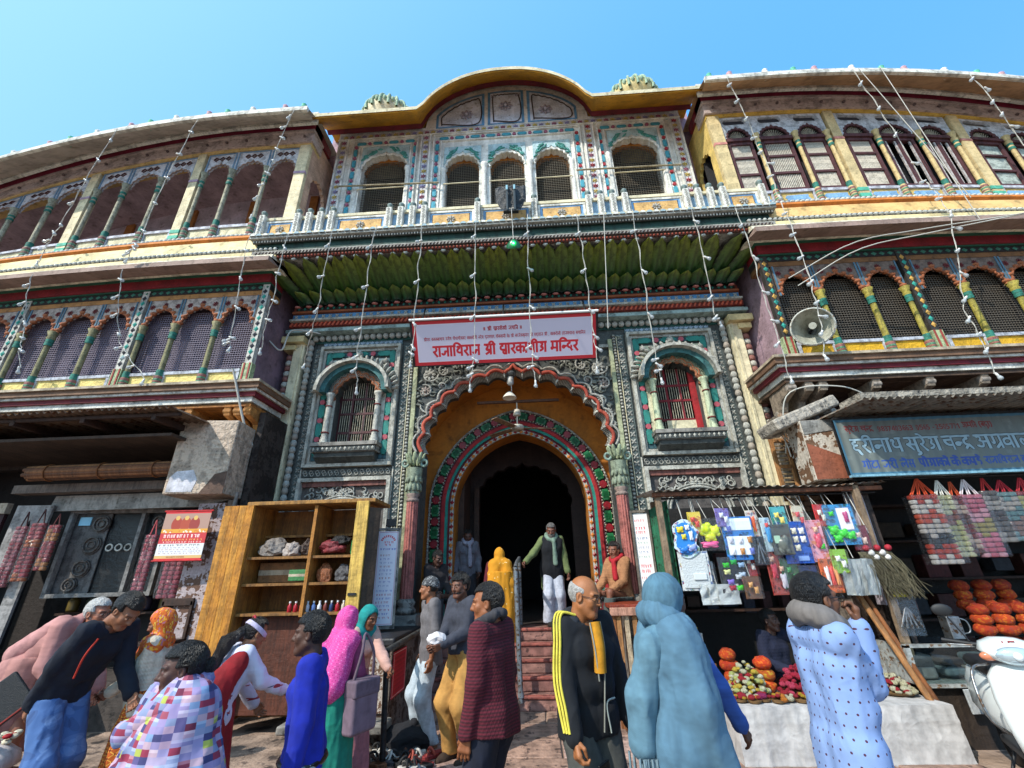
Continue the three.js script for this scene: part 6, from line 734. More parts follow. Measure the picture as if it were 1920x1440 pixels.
// fabric prints
const rgbHash = (i, j) => { const n = Math.sin(i * 127.1 + j * 311.7) * 43758.5453; return n - Math.floor(n); };
const PRINT = {
  dots: canvasTex(256, 256, (g) => { g.fillStyle = '#7f98c6'; g.fillRect(0, 0, 256, 256); g.fillStyle = '#4a2a3c'; for (let i = 0; i < 4; i++) for (let j = 0; j < 4; j++) { g.beginPath(); g.arc(i * 64 + (j % 2) * 32 + 16, j * 64 + 32, 7, 0, 7); g.fill(); } }, { rep: [5.2, 5.2] }),
  patch: canvasTex(512, 512, (g) => { const c = ['#8c80a8', '#a88ca2', '#78729c', '#8c3048', '#6a2840', '#3c3c68', '#7890b4', '#a4aa50', '#9484ac', '#b498a6', '#58507e', '#8890b0', '#964a5c', '#7e88a8', '#9088b0', '#a294b0']; for (let i = 0; i < 16; i++) for (let j = 0; j < 16; j++) { g.fillStyle = c[Math.floor(rgbHash(i, j) * c.length)]; g.fillRect(i * 32, j * 32, 33, 33); if (rgbHash(j, i) > 0.75) { g.fillStyle = 'rgba(255,255,255,.25)'; g.fillRect(i * 32, j * 32, 33, 14); } } }, { rep: [2.1, 2.1] }),
  birds: canvasTex(256, 256, (g) => { g.fillStyle = '#c2c3d4'; g.fillRect(0, 0, 256, 256); const b = (x, y, r) => { g.save(); g.translate(x, y); g.rotate(r); g.fillStyle = '#8a2f38'; g.beginPath(); g.ellipse(0, 0, 16, 7, 0.4, 0, 7); g.fill(); g.beginPath(); g.ellipse(9, -9, 10, 5, -0.8, 0, 7); g.fill(); g.fillStyle = '#3b4a6a'; g.beginPath(); g.ellipse(-8, 10, 8, 4, 1, 0, 7); g.fill(); g.restore(); }; b(60, 60, 0); b(190, 180, 1.2); b(60, 200, 2.2); b(190, 60, -0.7); }, { rep: [4, 4] }),
  orange: canvasTex(256, 256, (g) => { g.fillStyle = '#b5561a'; g.fillRect(0, 0, 256, 256); g.strokeStyle = '#e0a040'; g.lineWidth = 7; for (let i = -4; i < 9; i++) { g.beginPath(); g.moveTo(i * 64, 0); g.lineTo(i * 64 + 256, 256); g.moveTo(i * 64, 256); g.lineTo(i * 64 + 256, 0); g.stroke(); } g.fillStyle = '#6a2410'; for (let i = 0; i < 4; i++) for (let j = 0; j < 8; j++) { g.beginPath(); g.arc(i * 64 + (j % 2) * 32, j * 32, 9, 0, 7); g.fill(); } }, { rep: [4.5, 4.5] }),
  orangeVeil: canvasTex(256, 256, (g) => { g.fillStyle = '#c86420'; g.fillRect(0, 0, 256, 256); for (let i = 0; i < 90; i++) { g.fillStyle = ['#e0a030', '#a83a28', '#b06a7a', '#d8b048'][i % 4]; g.beginPath(); g.ellipse(rgbHash(i, 1) * 256, rgbHash(i, 2) * 256, 14, 8, i, 0, 7); g.fill(); } }, { rep: [4, 4] }),
  pink: canvasTex(256, 256, (g) => { g.fillStyle = '#d04a90'; g.fillRect(0, 0, 256, 256); for (let i = 0; i < 16; i++) for (let j = 0; j < 16; j++) { g.fillStyle = (i + j) % 3 ? '#a82a6c' : '#e890bc'; g.beginPath(); g.arc(i * 16 + (j % 2) * 8 + 4, j * 16 + 8, 3, 0, 7); g.fill(); } }, { rep: [3, 3] }),
  maroon: canvasTex(64, 256, (g) => { g.fillStyle = '#4d1220'; g.fillRect(0, 0, 64, 256); for (let j = 0; j < 32; j++) { g.fillStyle = j % 2 ? '#5f1626' : '#330c16'; g.fillRect(0, j * 8, 64, 4); } }, { rep: [4, 3.5] }),
  cap: canvasTex(128, 128, (g) => { g.fillStyle = '#4a4a4c'; g.fillRect(0, 0, 128, 128); for (let i = 0; i < 60; i++) { g.strokeStyle = i % 2 ? '#b0b0ae' : '#1d1d20'; g.lineWidth = 5; g.beginPath(); const x = rgbHash(i, 3) * 128, y = rgbHash(i, 4) * 128; g.moveTo(x, y); g.lineTo(x + 16, y + 9); g.stroke(); } }, { rep: [9, 9] }),
  yellow: canvasTex(128, 128, (g) => { g.fillStyle = '#c9881a'; g.fillRect(0, 0, 128, 128); g.fillStyle = '#e8d8a8'; for (let i = 0; i < 3; i++) { g.beginPath(); g.arc(rgbHash(i, 8) * 128, rgbHash(i, 9) * 128, 4, 0, 7); g.fill(); } }, { rep: [4, 4] }),
  jeans: canvasTex(256, 256, (g) => { g.fillStyle = '#46679a'; g.fillRect(0, 0, 256, 256); for (let i = 0; i < 50; i++) { g.fillStyle = i % 2 ? 'rgba(170,195,225,.18)' : 'rgba(20,32,70,.18)'; g.beginPath(); g.ellipse(rgbHash(i, 5) * 256, rgbHash(i, 6) * 256, 26, 12, i, 0, 7); g.fill(); } }, { rep: [2, 2] }),
};
const pr = (t, o = {}) => FAB('#ffffff', { tex: t, ...o });
const HAIR = (c) => M(c, { map: 0, b: 'bhair', bs: 0.12, bh: 0.01, r: 0.5 }), BLACKH = HAIR('#0d0b0b'), GREYH = HAIR('#b9b4ae'), SALTH = HAIR('#4c4844');
const glasses = (K, m) => { const g = []; for (const s of [-1, 1]) { g.push(mv(new THREE.TorusGeometry(0.024, 0.0022, 5, 18).scale(1.1, 0.85, 1), s * 0.032, 0.002, 0.108), bar([s * 0.057, 0.006, 0.106], [s * 0.082, 0.01, -0.005], 0.002)); } g.push(bar([-0.007, 0.006, 0.109], [0.007, 0.006, 0.109], 0.002)); const o = part(K.P, 'glasses', join(g).applyMatrix4(K.HM), m); const l = []; for (const s of [-1, 1]) l.push(mv(new THREE.CircleGeometry(0.024, 16).scale(1.1, 0.85, 1), s * 0.032, 0.002, 0.108)); part(o, 'lens', join(l).applyMatrix4(K.HM), M('#eef2f4', { map: 0, b: 0, r: 0.05, x: { transmission: 1, thickness: 0 } })); };
// ================================================================ THE CROWD (turn 0 faces the camera, -90 faces left, 90 faces right, 180 away)
person({ label: 'man in dark maroon striped sweater seen from behind, facing left before the steps', x: 0.0, z: 3.85, H: 1.58, turn: -118, hs: 1.04, hp: 3, hy: 28, skin: '#8a5230', fat: 1.08, belly: 0.02, lh: [0.22, 0.8, 0.06], rh: [-0.25, 0.82, 0.08], dress: (K) => { K.top(pr(PRINT.maroon, { b: 'bknit' }), { name: 'sweater', hem: -0.1, flare: 0.125, fold: 0.009 }); K.collarScarf(FAB('#3a383c'), { ends: 0, r: 0.026, name: 'collar' }); K.trousers(FAB('#141a2c')); K.hair(HAIR('#16120f'), { line: 0.076 }); K.shoes(FAB('#1a1614')); } });
person({ label: 'balding man with glasses in black hooded jacket with three yellow sleeve stripes', x: 0.55, z: 3.95, H: 1.62, turn: 32, hp: 10, hy: 30, lean: 4, skin: '#9a6038', fat: 1.05, belly: 0.02, rh: [-0.24, 0.76, 0.2], lh: [0.26, 0.82, 0.1], rp: [1, 0, 0.3], rc: 1.1, dress: (K) => {
  const J = K.top(FAB('#12151b'), { name: 'jacket', hem: -0.1, flare: 0.13, fold: 0.01 }); K.trousers(FAB('#4b4c48')); K.shoes(FAB('#1d1d1f'));
  K.inHead('hair', (x, y, z) => { let d = ell(x, y, z, 0, 0.028, -0.018, 0.08, 0.094, 0.098) + 0.003 * nz(x * 70, y * 70, z * 70); const topc = Math.max(y - 0.055 + z * 0.25, -9); d = smax(d, topc, 0.01); d = smax(d, z - 0.02, 0.01); const ear = Math.max(-0.03 - z, y - 0.018, 0.05 - Math.abs(x)); d = smax(d, -ear, 0.006); return smax(d, -0.06 - y, 0.01); }, [-0.11, -0.12, -0.13], [0.11, 0.14, 0.1], GREYH, 0.0055);
  glasses(K, M('#2b2020', { map: 0, b: 0, r: 0.3 }));
  const tp = K.tp; K.cloth('hood', [...[...Array(7)].map((_, i) => { const a = PI * (0.55 + i * 0.15), b = PI * (0.7 + i * 0.15); return cap(tp(0.1 * Math.sin(a), 0.5 - 0.01 * Math.cos(a), 0.1 * Math.cos(a) - 0.02), tp(0.1 * Math.sin(b), 0.5 - 0.01 * Math.cos(b), 0.1 * Math.cos(b) - 0.02), 0.038); }), cap(tp(-0.06, 0.44, -0.11), tp(0.06, 0.44, -0.11), 0.045)], FAB('#262b33'), { off: 0, k: 0.04, fold: 0.006 });
  part(K.P, 'yellow_shirt', [tube([V3(...tp(0.0, 0.5, 0.105)), V3(...tp(0, 0.38, 0.135)), V3(...tp(0, 0.24, 0.14))], 0.036, 8, 14)], FAB('#c98a18')); part(K.P, 'zip_edge', [tube([V3(...tp(0.04, 0.5, 0.11)), V3(...tp(0.036, 0.36, 0.146)), V3(...tp(0.02, 0.2, 0.152)), V3(...tp(0.0, -0.05, 0.15))], 0.005, 5, 20), tube([V3(...tp(-0.04, 0.5, 0.11)), V3(...tp(-0.036, 0.36, 0.146)), V3(...tp(-0.02, 0.2, 0.152))], 0.005, 5, 20)], M('#8a8a80', { map: 0, b: 0, r: 0.4 }));
  const YS = FAB('#d8c84a'), [a, b, c] = K.arm[1], [s0] = [K.sh[1]]; for (const e of [-0.022, 0, 0.022]) { const o1 = (p, q, r) => V3(p[0] + q[0] * r, p[1] + q[1] * r, p[2] + q[2] * r); const out = [-0.9, 0.1, 0.4], out2 = [-0.95, 0, 0.25], fw = [0.35, 0, 0.9]; const P0 = V3(...tp(-0.09, 0.535, 0.01 + e)), P1 = o1(a, [-0.35, 0.95, 0.05], 0.074).add(V3(fw[0] * e, 0, fw[2] * e)), P2 = o1(mixp(a, b, 0.35), out, 0.075).add(V3(fw[0] * e, 0, fw[2] * e)), P3 = o1(b, out2, 0.068).add(V3(fw[0] * e, 0, fw[2] * e)), P4 = o1(mixp(b, c, 0.5), out2, 0.062).add(V3(fw[0] * e, 0, fw[2] * e)), P5 = o1(mixp(b, c, 0.92), out2, 0.056).add(V3(fw[0] * e * 0.8, 0, fw[2] * e * 0.8)); part(K.P, 'sleeve_stripe', tube([P0, P1, P2, P3, P4, P5], 0.0085, 5, 40), YS); }
  part(K.P, 'pocket_line', tube([V3(...tp(0.1, 0.1, 0.135)), V3(...tp(0.03, 0.09, 0.15)), V3(...tp(0.05, -0.06, 0.15))], 0.005, 5, 16), M('#a9b0a8', { map: 0, b: 0 })); } });
{ const ph = mesh(rbx(0.078, 0.15, 0.012, 0.006), M('#0b0c0f', { map: 0, b: 0, r: 0.25 })); ph.name = 'mobile_phone'; ph.position.set(0.6, 0.655, 4.17); ph.rotation.set(0.1, 0.7, 0.15); scene.add(tag(ph, 'black mobile phone held in the hand of the man with yellow stripes', 'phone')); }
person({ label: 'person wrapped in pale blue shawl and headscarf, seen from behind beside the flower table', x: 0.93, z: 4.4, H: 1.61, turn: 104, hy: 8, fat: 0.9, w: 0.86, fem: false, hp: 2, skin: '#4a2f24', rh: [-0.2, 0.86, 0.12], re: [-0.7, -0.2, -0.7], lh: [0.17, 0.82, -0.02], le: [0.2, 0, -1], dress: (K) => {
  const tp = K.tp, Bm = FAB('#517689', { s: 0.5 }); K.veil(Bm, { caps: [cap(tp(-0.14, 0.42, 0), tp(-0.17, 0.2, 0.04), 0.07, 0.08), cap(tp(0.14, 0.42, 0), tp(0.17, 0.2, 0.04), 0.07, 0.08)] }); K.top(FAB('#567a90', { s: 0.5 }), { name: 'shawl', hem: -0.5, flare: 0.14, off: 0.016, fold: 0.02, fx: 9, fy: 1.5, k: 0.1, c: 0.014, neck: 0 });
  K.collarScarf(FAB('#55798e', { s: 0.5 }), { r: 0.058, ends: 0, name: 'shawl_roll' }); const en = K.cloth('shawl_end', [cap(tp(-0.1, 0.5, 0.04), tp(-0.06, 0.42, -0.13), 0.07, 0.07), cap(tp(-0.06, 0.42, -0.13), tp(-0.03, 0.2, -0.19), 0.075, 0.07), cap(tp(-0.03, 0.2, -0.19), tp(-0.03, 0.0, -0.2), 0.07, 0.065)], FAB('#5f8496', { s: 0.5 }), { off: 0, fold: 0.014, fx: 14, fy: 2, k: 0.05 }); const fr = []; for (let i = 0; i < 26; i++) { const x = -0.09 + 0.13 * rnd(), z = -0.25 + 0.1 * rnd(), p = tp(x, -0.04, z), q = tp(x + rr(-0.02, 0.02), -0.22 - 0.06 * rnd(), z); fr.push(tube([V3(...p), V3(p[0] + rr(-0.01, 0.01), (p[1] + q[1]) / 2, p[2]), V3(...q)], 0.0065, 4, 6)); } part(en, 'fringe', join(fr), FAB('#7c929c')).userData.kind = 'stuff';
  K.trousers(FAB('#6f7f8c')); K.shoes(FAB('#26282b')); } });
person({ label: 'man in blue shirt half hidden behind the pale blue shawl, arm hanging forward', x: 1.06, z: 3.9, H: 1.47, turn: 160, lean: 6, hp: 18, skin: '#5a3826', rh: [-0.44, 0.8, 0.2], re: [-0.6, 0, -0.8], lh: [0.26, 0.8, 0.1], dress: (K) => { K.top(FAB('#3a5fae'), { hem: -0.03, fold: 0.013, flare: 0.12 }); K.trousers(FAB('#1b2032')); K.hair(BLACKH); K.shoes(FAB('#22201f')); part(K.P, 'belt', mv(new THREE.TorusGeometry(0.15, 0.018, 6, 24).rotateX(PI / 2).scale(1.15, 1, 0.9), 0, 0.95, 0), M('#16130f', { map: 0, b: 0, r: 0.4 })); } });
person({ label: 'man in pale blue polka dot shirt with grey scarf, raising his hand to his mouth', x: 1.68, z: 4.45, H: 1.6, turn: 98, hp: -4, hy: -2, lean: 2, skin: '#6b4530', fat: 0.92, w: 0.84, belly: 0.03, lh: [0.2, 0.86, 0.1], rh: [-0.05, 1.42, 0.19], re: [-0.4, -1, -0.9], rp: [0.5, 0.1, -1], rc: 1.25, dress: (K) => {
  const tp = K.tp; K.top(pr(PRINT.dots), { hem: -0.2, flare: 0.13, fold: 0.01, fx: 8 }); K.trousers(FAB('#12162a')); K.shoes(FAB('#1a1a1c')); K.hair(BLACKH, { th: 0.018, line: 0.07 }); glasses(K, M('#1a1a1c', { map: 0, b: 0, r: 0.3 }));
  const S = K.collarScarf(FAB('#77706c', { s: 0.5 }), { r: 0.05, ends: 0, caps: [ cap(tp(0.07, 0.5, 0.08), tp(0.1, 0.3, 0.15), 0.05, 0.055), cap(tp(0.1, 0.3, 0.15), tp(0.13, -0.1, 0.18), 0.055, 0.065)] }); const fr = []; for (let i = 0; i < 22; i++) { const x = 0.07 + 0.12 * rnd(), z = 0.14 + 0.08 * rnd(), p = tp(x, -0.14, z); fr.push(bar(p, [p[0] + rr(-0.015, 0.015), p[1] - 0.09, p[2] + rr(-0.01, 0.02)], 0.005, 4)); } part(S, 'fringe', join(fr), FAB('#4c4642')).userData.kind = 'stuff'; } });
person({ label: 'young man in royal blue pullover facing left, dark belt and pale trousers', x: -0.95, z: 4.25, H: 1.46, turn: -72, hp: 0, hy: -8, skin: '#4a2c1e', rh: [-0.23, 0.78, 0.06], lh: [0.24, 0.8, 0.04], fat: 0.95, dress: (K) => { K.top(FAB('#1226a0', { s: 0.5 }), { name: 'pullover', hem: -0.07, flare: 0.115, fold: 0.009 }); K.trousers(FAB('#a9b4b4')); K.hair(BLACKH, { th: 0.017, line: 0.066 }); K.shoes(FAB('#2a221c')); part(K.P, 'belt', mv(new THREE.TorusGeometry(0.14, 0.02, 6, 24).rotateX(PI / 2).scale(1.15, 1, 0.9), 0, 0.9, 0), M('#0f0d0c', { map: 0, b: 0, r: 0.4 })); } });
person({ label: 'dark haired woman wrapped in a lilac patchwork shawl walking in the foreground', x: -1.32, z: 4.72, H: 1.37, turn: -28, hy: -26, hp: 2, fem: true, skin: '#4a2b22', lh: [0.12, 1.05, 0.22], rh: [-0.12, 1.0, 0.22], dress: (K) => {
  const tp = K.tp, S = pr(PRINT.patch); K.top(S, { name: 'shawl', hem: -0.45, flare: 0.25, off: 0.04, fold: 0.028, fx: 7, fy: 2.4, k: 0.11, c: 0.014, neck: 0 }); K.collarScarf(S, { r: 0.05, ends: 0, name: 'shawl_roll', caps: [cap(tp(0.1, 0.5, 0.08), tp(-0.16, 0.36, 0.16), 0.06)] }); K.skirt(FAB('#5a2430'), { r1: 0.2 }); K.shoes(FAB('#2a2020'));
  K.hair(BLACKH, { th: 0.02, line: 0.07, back: -0.09 }); K.inHead('hair_bun', (x, y, z) => ell(x, y, z, 0, 0.0, -0.13, 0.05, 0.045, 0.04) + 0.004 * nz(x * 60, y * 60, z * 60), [-0.08, -0.08, -0.2], [0.08, 0.08, -0.05], BLACKH); } });
person({ label: 'girl with long dark ponytail in white dress printed with red birds, red shawl behind her', x: -2.06, z: 3.4, H: 1.4, turn: 140, lean: 22, hp: 14, fem: true, skin: '#8a5a3c', lh: [0.2, 0.9, 0.42], rh: [-0.1, 1.02, 0.55], re: [-0.4, -0.4, -0.6], dress: (K) => {
  const tp = K.tp; K.top(pr(PRINT.birds), { name: 'dress_top', hem: -0.3, flare: 0.16, fold: 0.012 }); K.skirt(FAB('#8c1018', { s: 0.6 }), { name: 'red_skirt', r1: 0.25, y1: 0.08 }); K.hair(HAIR('#171210'), { th: 0.016, line: 0.09, back: -0.07 });
  K.cloth('ponytail', [cap(tp(0.0, 0.62, -0.1), tp(0.03, 0.5, -0.17), 0.04, 0.05), cap(tp(0.03, 0.5, -0.17), tp(0.07, 0.24, -0.17), 0.05, 0.05), cap(tp(0.07, 0.24, -0.17), tp(0.1, 0.02, -0.14), 0.048, 0.022)], HAIR('#241e1b'), { off: 0, fold: 0.012, fx: 30, fy: 3, c: 0.009 });
  K.inHead('headband', (x, y, z) => Math.max(Math.abs(Math.hypot(x / 0.092, (y - 0.02) / 0.11, (z + 0.02) / 0.112) - 1) * 0.09 - 0.006, Math.abs(y - 0.03 + z * 0.35) - 0.022), [-0.13, -0.1, -0.15], [0.13, 0.16, 0.13], FAB('#c3b8d0'), 0.0065); part(K.P, 'hair_tie', mv(new THREE.TorusGeometry(0.03, 0.012, 6, 12), 0, 0, 0).translate(...tp(0, 0.73, -0.06)), M('#b02030', { b: 0 }));
  K.cloth('red_shawl', [cap(tp(-0.16, 0.4, -0.05), tp(-0.2, 0.1, -0.14), 0.08, 0.12), cap(tp(-0.2, 0.1, -0.14), [-0.22, 0.2, -0.08], 0.13, 0.2), cap([-0.05, 0.9, -0.14], [-0.1, 0.2, -0.12], 0.08, 0.2)], FAB('#8c1018', { s: 0.6 }), { off: 0, fold: 0.02, fx: 9, fy: 2, k: 0.1, c: 0.015 }); K.shoes(FAB('#503020')); } });
person({ label: 'woman in pink dotted headscarf and green sari carrying a mauve shoulder bag', x: -1.36, z: 3.05, H: 1.42, turn: 168, lean: 14, hp: 14, fem: true, fat: 1.1, skin: '#7a4a30', lh: [0.25, 0.85, 0.2], rh: [-0.2, 0.95, 0.3], dress: (K) => {
  const tp = K.tp; K.veil(pr(PRINT.pink), { caps: [cap(tp(0.1, 0.42, -0.08), tp(0.08, 0.08, -0.12), 0.11, 0.13), cap(tp(-0.1, 0.42, -0.08), tp(-0.08, 0.08, -0.12), 0.11, 0.13)] }); K.top(FAB('#8a3a60'), { name: 'blouse', hem: 0, fold: 0.01, flare: 0.13 }); K.skirt(FAB('#12806c', { s: 0.6 }), { name: 'sari', r0: 0.16, r1: 0.22, fold: 0.026 }); K.cloth('sari_border', [cap(tp(0.17, 0.05, -0.1), [0.02, 0.45, -0.24], 0.05, 0.04), cap([0.02, 0.45, -0.24], [-0.15, 0.2, -0.23], 0.04, 0.05)], FAB('#3a3418'), { off: 0, fold: 0.006 }); K.shoes(FAB('#3a2a20')); } });
{ const b = thing('shoulder_bag', 'mauve shoulder bag hanging at the side of the woman in pink headscarf', 'bag', [-1.1, 0.72, 3.05], R(-25)); part(b, 'bag_body', rbx(0.12, 0.34, 0.26, 0.03), FAB('#7a6674', { s: 0.5 })); part(b, 'bag_flap', rbx(0.13, 0.12, 0.265, 0.02, 0.0, 0.12, 0), FAB('#6d5b68')); part(b, 'strap', tube([[0, 0.17, 0.1], [0.02, 0.36, 0.06], [-0.02, 0.48, 0], [0.02, 0.36, -0.06], [0, 0.17, -0.1]], 0.012, 6, 30), FAB('#6a5662')); }
person({ label: 'woman in teal headscarf and peach sleeves reaching for the pipe handrail', x: -1.5, z: 2.25, H: 1.4, turn: 62, lean: 16, hp: 12, fem: true, skin: '#7a4a30', lh: [0.02, 0.98, 0.6], rh: [-0.2, 0.9, 0.35], lc: 0.9, dress: (K) => { K.veil(FAB('#158a86'), {}); K.top(FAB('#d8a898', { s: 0.5 }), { name: 'blouse', hem: -0.25, flare: 0.15, fold: 0.013 }); K.skirt(FAB('#a86a70'), {}); K.shoes(FAB('#3a2a20')); } });
person({ label: 'boy in patterned knitted cap, grey long tee and white jeans standing by the plinth', x: -0.93, z: 1.5, H: 1.62, turn: -62, hy: -20, fat: 0.92, skin: '#8a5638', rh: [-0.22, 0.8, 0.05], lh: [0.22, 0.82, 0.05], dress: (K) => { K.top(FAB('#6f6a6c'), { name: 'tee', hem: -0.16, flare: 0.125, fold: 0.013, sleeve: 0.66 }); K.trousers(FAB('#b9c4cc', { s: 0.4 }), { fold: 0.014 }); K.inHead('knitted_cap', (x, y, z) => smax(ell(x, y, z, 0, 0.035, -0.02, 0.09, 0.108, 0.11) + 0.003 * nz(x * 80, y * 80, z * 80), -(y - 0.035 + Math.max(0, -z) * 0.3), 0.012), [-0.12, -0.08, -0.15], [0.12, 0.17, 0.12], pr(PRINT.cap, { b: 'bknit' })); K.hair(BLACKH, { th: 0.007, back: -0.04 }); } });
person({ label: 'young man in charcoal shirt and tan trousers holding a white paper packet', x: -0.52, z: 1.85, H: 1.65, turn: -40, hy: 6, hp: 4, fat: 0.95, skin: '#6a4230', lh: [0.06, 1.03, 0.3], rh: [-0.08, 1.02, 0.32], lp: [-1, 0.2, 0], rp: [1, 0.2, 0], lc: 0.9, rc: 0.9, dress: (K) => { K.top(FAB('#3b3d48'), { hem: -0.02, flare: 0.115, fold: 0.014 }); K.trousers(FAB('#c08e4a', { s: 0.5 }), { fold: 0.013 }); K.hair(BLACKH, { th: 0.024, line: 0.066 }); K.shoes(FAB('#3a2a1e')); K.inHead('beard', (x, y, z) => smax(smax(skull(x, y, z) - 0.006 + 0.002 * nz(x * 90, y * 90, z * 90), y + 0.05 - Math.max(0, 0.03 - z) * 1.2, 0.01), -(z - 0.0), 0.01), [-0.09, -0.14, -0.02], [0.09, 0.0, 0.12], BLACKH, 0.006); part(K.P, 'wrist_watch', mv(new THREE.TorusGeometry(0.036, 0.01, 6, 14), 0, 0, 0).translate(...K.arm[0][2]), M('#1b1b1d', { map: 0, b: 0, r: 0.3 })); } });
{ const g = new THREE.IcosahedronGeometry(0.075, 3), p = g.attributes.position; for (let i = 0; i < p.count; i++) { const k = 1 + 0.3 * nz(p.getX(i) * 22, p.getY(i) * 22, p.getZ(i) * 22); p.setXYZ(i, p.getX(i) * k * 1.3, p.getY(i) * k * 0.8, p.getZ(i) * k); } g.computeVertexNormals(); const o = mesh(g, FAB('#d9d3d4')); o.name = 'paper_packet'; o.position.set(-0.74, 1.04, 2.1); scene.add(tag(o, 'crumpled white paper packet in the hands of the tan trousered young man', 'packet')); }
person({ label: 'man in grey zipped jacket with pale knotted scarf standing inside the doorway', x: -0.98, z: -1.35, y: 0.85, H: 1.55, turn: 12, hp: 22, lean: 6, skin: '#5d3a2c', lh: [0.22, 0.9, 0.12], rh: [-0.22, 0.9, 0.12], dress: (K) => { K.top(FAB('#6b6870'), { name: 'jacket', hem: -0.12, fold: 0.012 }); K.collarScarf(FAB('#9c98a6'), {}); K.trousers(FAB('#2a2a30')); K.hair(HAIR('#1b1714'), { th: 0.012 }); K.shoes(FAB('#1c1816')); for (const s of [-1, 1]) { const q = part(K.P, 'breast_pocket', rbx(0.09, 0.05, 0.02, 0.006), FAB('#5f5c64')); q.position.set(...K.tp(s * 0.09, 0.34, 0.125)); } } });
person({ label: 'stooping woman veiled in a bright mustard yellow sari on the steps', x: -0.3, z: -0.45, y: 0.62, H: 1.42, turn: 195, lean: 14, hp: 10, fem: true, skin: '#5a3826', dress: (K) => { const tp = K.tp; K.veil(pr(PRINT.yellow), { caps: [cap(tp(-0.1, 0.42, -0.02), tp(-0.16, 0.1, 0), 0.12, 0.14), cap(tp(0.1, 0.42, -0.02), tp(0.14, 0.1, 0), 0.12, 0.14)] }); K.skirt(pr(PRINT.yellow), { name: 'sari', y0: 0.3, r0: 0.19, r1: 0.22 }); K.cloth('maroon_border', [cap(tp(0.2, 0.48, 0.05), tp(0.26, 0.15, 0.02), 0.05, 0.07)], FAB('#5a1420'), { off: 0, fold: 0.014, fx: 20 }); K.shoes(FAB('#2a1c18')); } });
person({ label: 'grey bearded man in dark vest and green shirt reaching for the steel rail', x: 0.52, z: -0.75, y: 0.85, H: 1.56, turn: 4, lean: 14, hp: 14, hy: -8, skin: '#6a4030', rh: [-0.48, 1.02, 0.3], re: [-0.3, -0.6, -0.4], lh: [0.26, 0.85, 0.1], rc: 0.9, dress: (K) => { const tp = K.tp; K.top(FAB('#6d7a4c'), { name: 'kurta', hem: -0.35, fold: 0.012, flare: 0.15 }); K.cloth('vest', [...K.torso, cap(tp(-0.06, 0, 0), tp(-0.06, -0.1, 0), 0.13), cap(tp(0.06, 0, 0), tp(0.06, -0.1, 0), 0.13)], FAB('#14161c'), { off: 0.028, fold: 0.008, clip: (x, y, z) => { const nb = tp(0, 0.54, 0.02); return 0.09 - Math.hypot(x - nb[0], y - nb[1], z - nb[2]); } }); K.collarScarf(FAB('#7d9484'), { r: 0.036 }); K.hem = null; K.trousers(FAB('#b9bcc8'), { cuff: 0.1, name: 'dhoti' }); K.hair(HAIR('#6d6a68'), { th: 0.014 }); K.inHead('beard', (x, y, z) => smax(smax(smin(skull(x, y, z) - 0.014, ell(x, y, z, 0, -0.1, 0.05, 0.05, 0.06, 0.05), 0.02) + 0.004 * nz(x * 90, y * 60, z * 90), y + 0.04 - Math.max(0, 0.04 - z) * 1.1, 0.01), -(z + 0.005), 0.01), [-0.1, -0.19, -0.03], [0.1, 0.02, 0.13], HAIR('#7a746e'), 0.006); K.shoes(FAB('#201a16')); } });
person({ label: 'man in tan sweater with red scarf sitting on the platform behind the bench', x: 1.44, z: 0.2, y: 0.9, H: 1.6, turn: -48, sit: 0.42, hp: 6, hy: 8, lean: 4, skin: '#7a4a36', fat: 1.1, lh: [0.1, 0.52, 0.34], rh: [-0.16, 0.5, 0.36], lf: [0.12, 0.08, 0.5], rf: [-0.22, 0.08, 0.5], dress: (K) => { K.top(FAB('#a5734e', { b: 'bknit' }), { name: 'sweater', hem: -0.06, fold: 0.011 }); K.collarScarf(FAB('#b01c28'), { drop: -0.16, r: 0.026 }); K.trousers(FAB('#4a514e')); K.hair(HAIR('#1d1917'), {}); K.shoes(FAB('#1c1a1a')); } });
person({ label: 'shadowed man in dark clothes sitting left of the doorway under the arch', x: -1.3, z: -0.15, y: 0.9, H: 1.5, turn: 40, sit: 0.46, hp: 16, hy: 10, lean: 8, skin: '#4a3026', lh: [0.12, 0.55, 0.35], rh: [-0.12, 0.55, 0.35], lf: [0.12, 0.08, 0.48], rf: [-0.12, 0.08, 0.48], dress: (K) => { K.top(FAB('#2b2628'), { hem: -0.06 }); K.trousers(FAB('#22252b')); K.hair(BLACKH, {}); K.shoes(FAB('#161414')); } });
person({ label: 'seller in navy jumper sitting in the toy stall shade raising a steel cup', x: 2.86, z: 1.25, y: 0.1, H: 1.52, turn: 24, sit: 0.45, hp: -2, hy: 12, skin: '#4a2e22', lh: [0.16, 0.98, 0.3], le: [0.8, -0.6, 0], lc: 0.9, rh: [-0.16, 0.6, 0.3], lf: [0.2, 0.08, 0.3], rf: [-0.2, 0.08, 0.3], dress: (K) => { K.top(FAB('#161c34', { b: 'bknit' }), { name: 'jumper' }); K.trousers(FAB('#3a3c48')); K.hair(BLACKH); K.shoes(FAB('#161414')); } });
{ const c = thing('steel_cup', 'shiny steel cup with a handle held up by the stall seller', 'cup', [3.13, 0.9, 1.5]); part(c, 'cup_body', [lathe([[0, 0], [0.045, 0], [0.048, 0.02], [0.045, 0.13], [0.05, 0.135], [0.042, 0.13], [0.042, 0.02], [0, 0.01]], 18)], C.steel); part(c, 'handle', mv(new THREE.TorusGeometry(0.04, 0.006, 6, 14, PI).rotateZ(-PI / 2), 0.045, 0.065, 0), C.steel); }
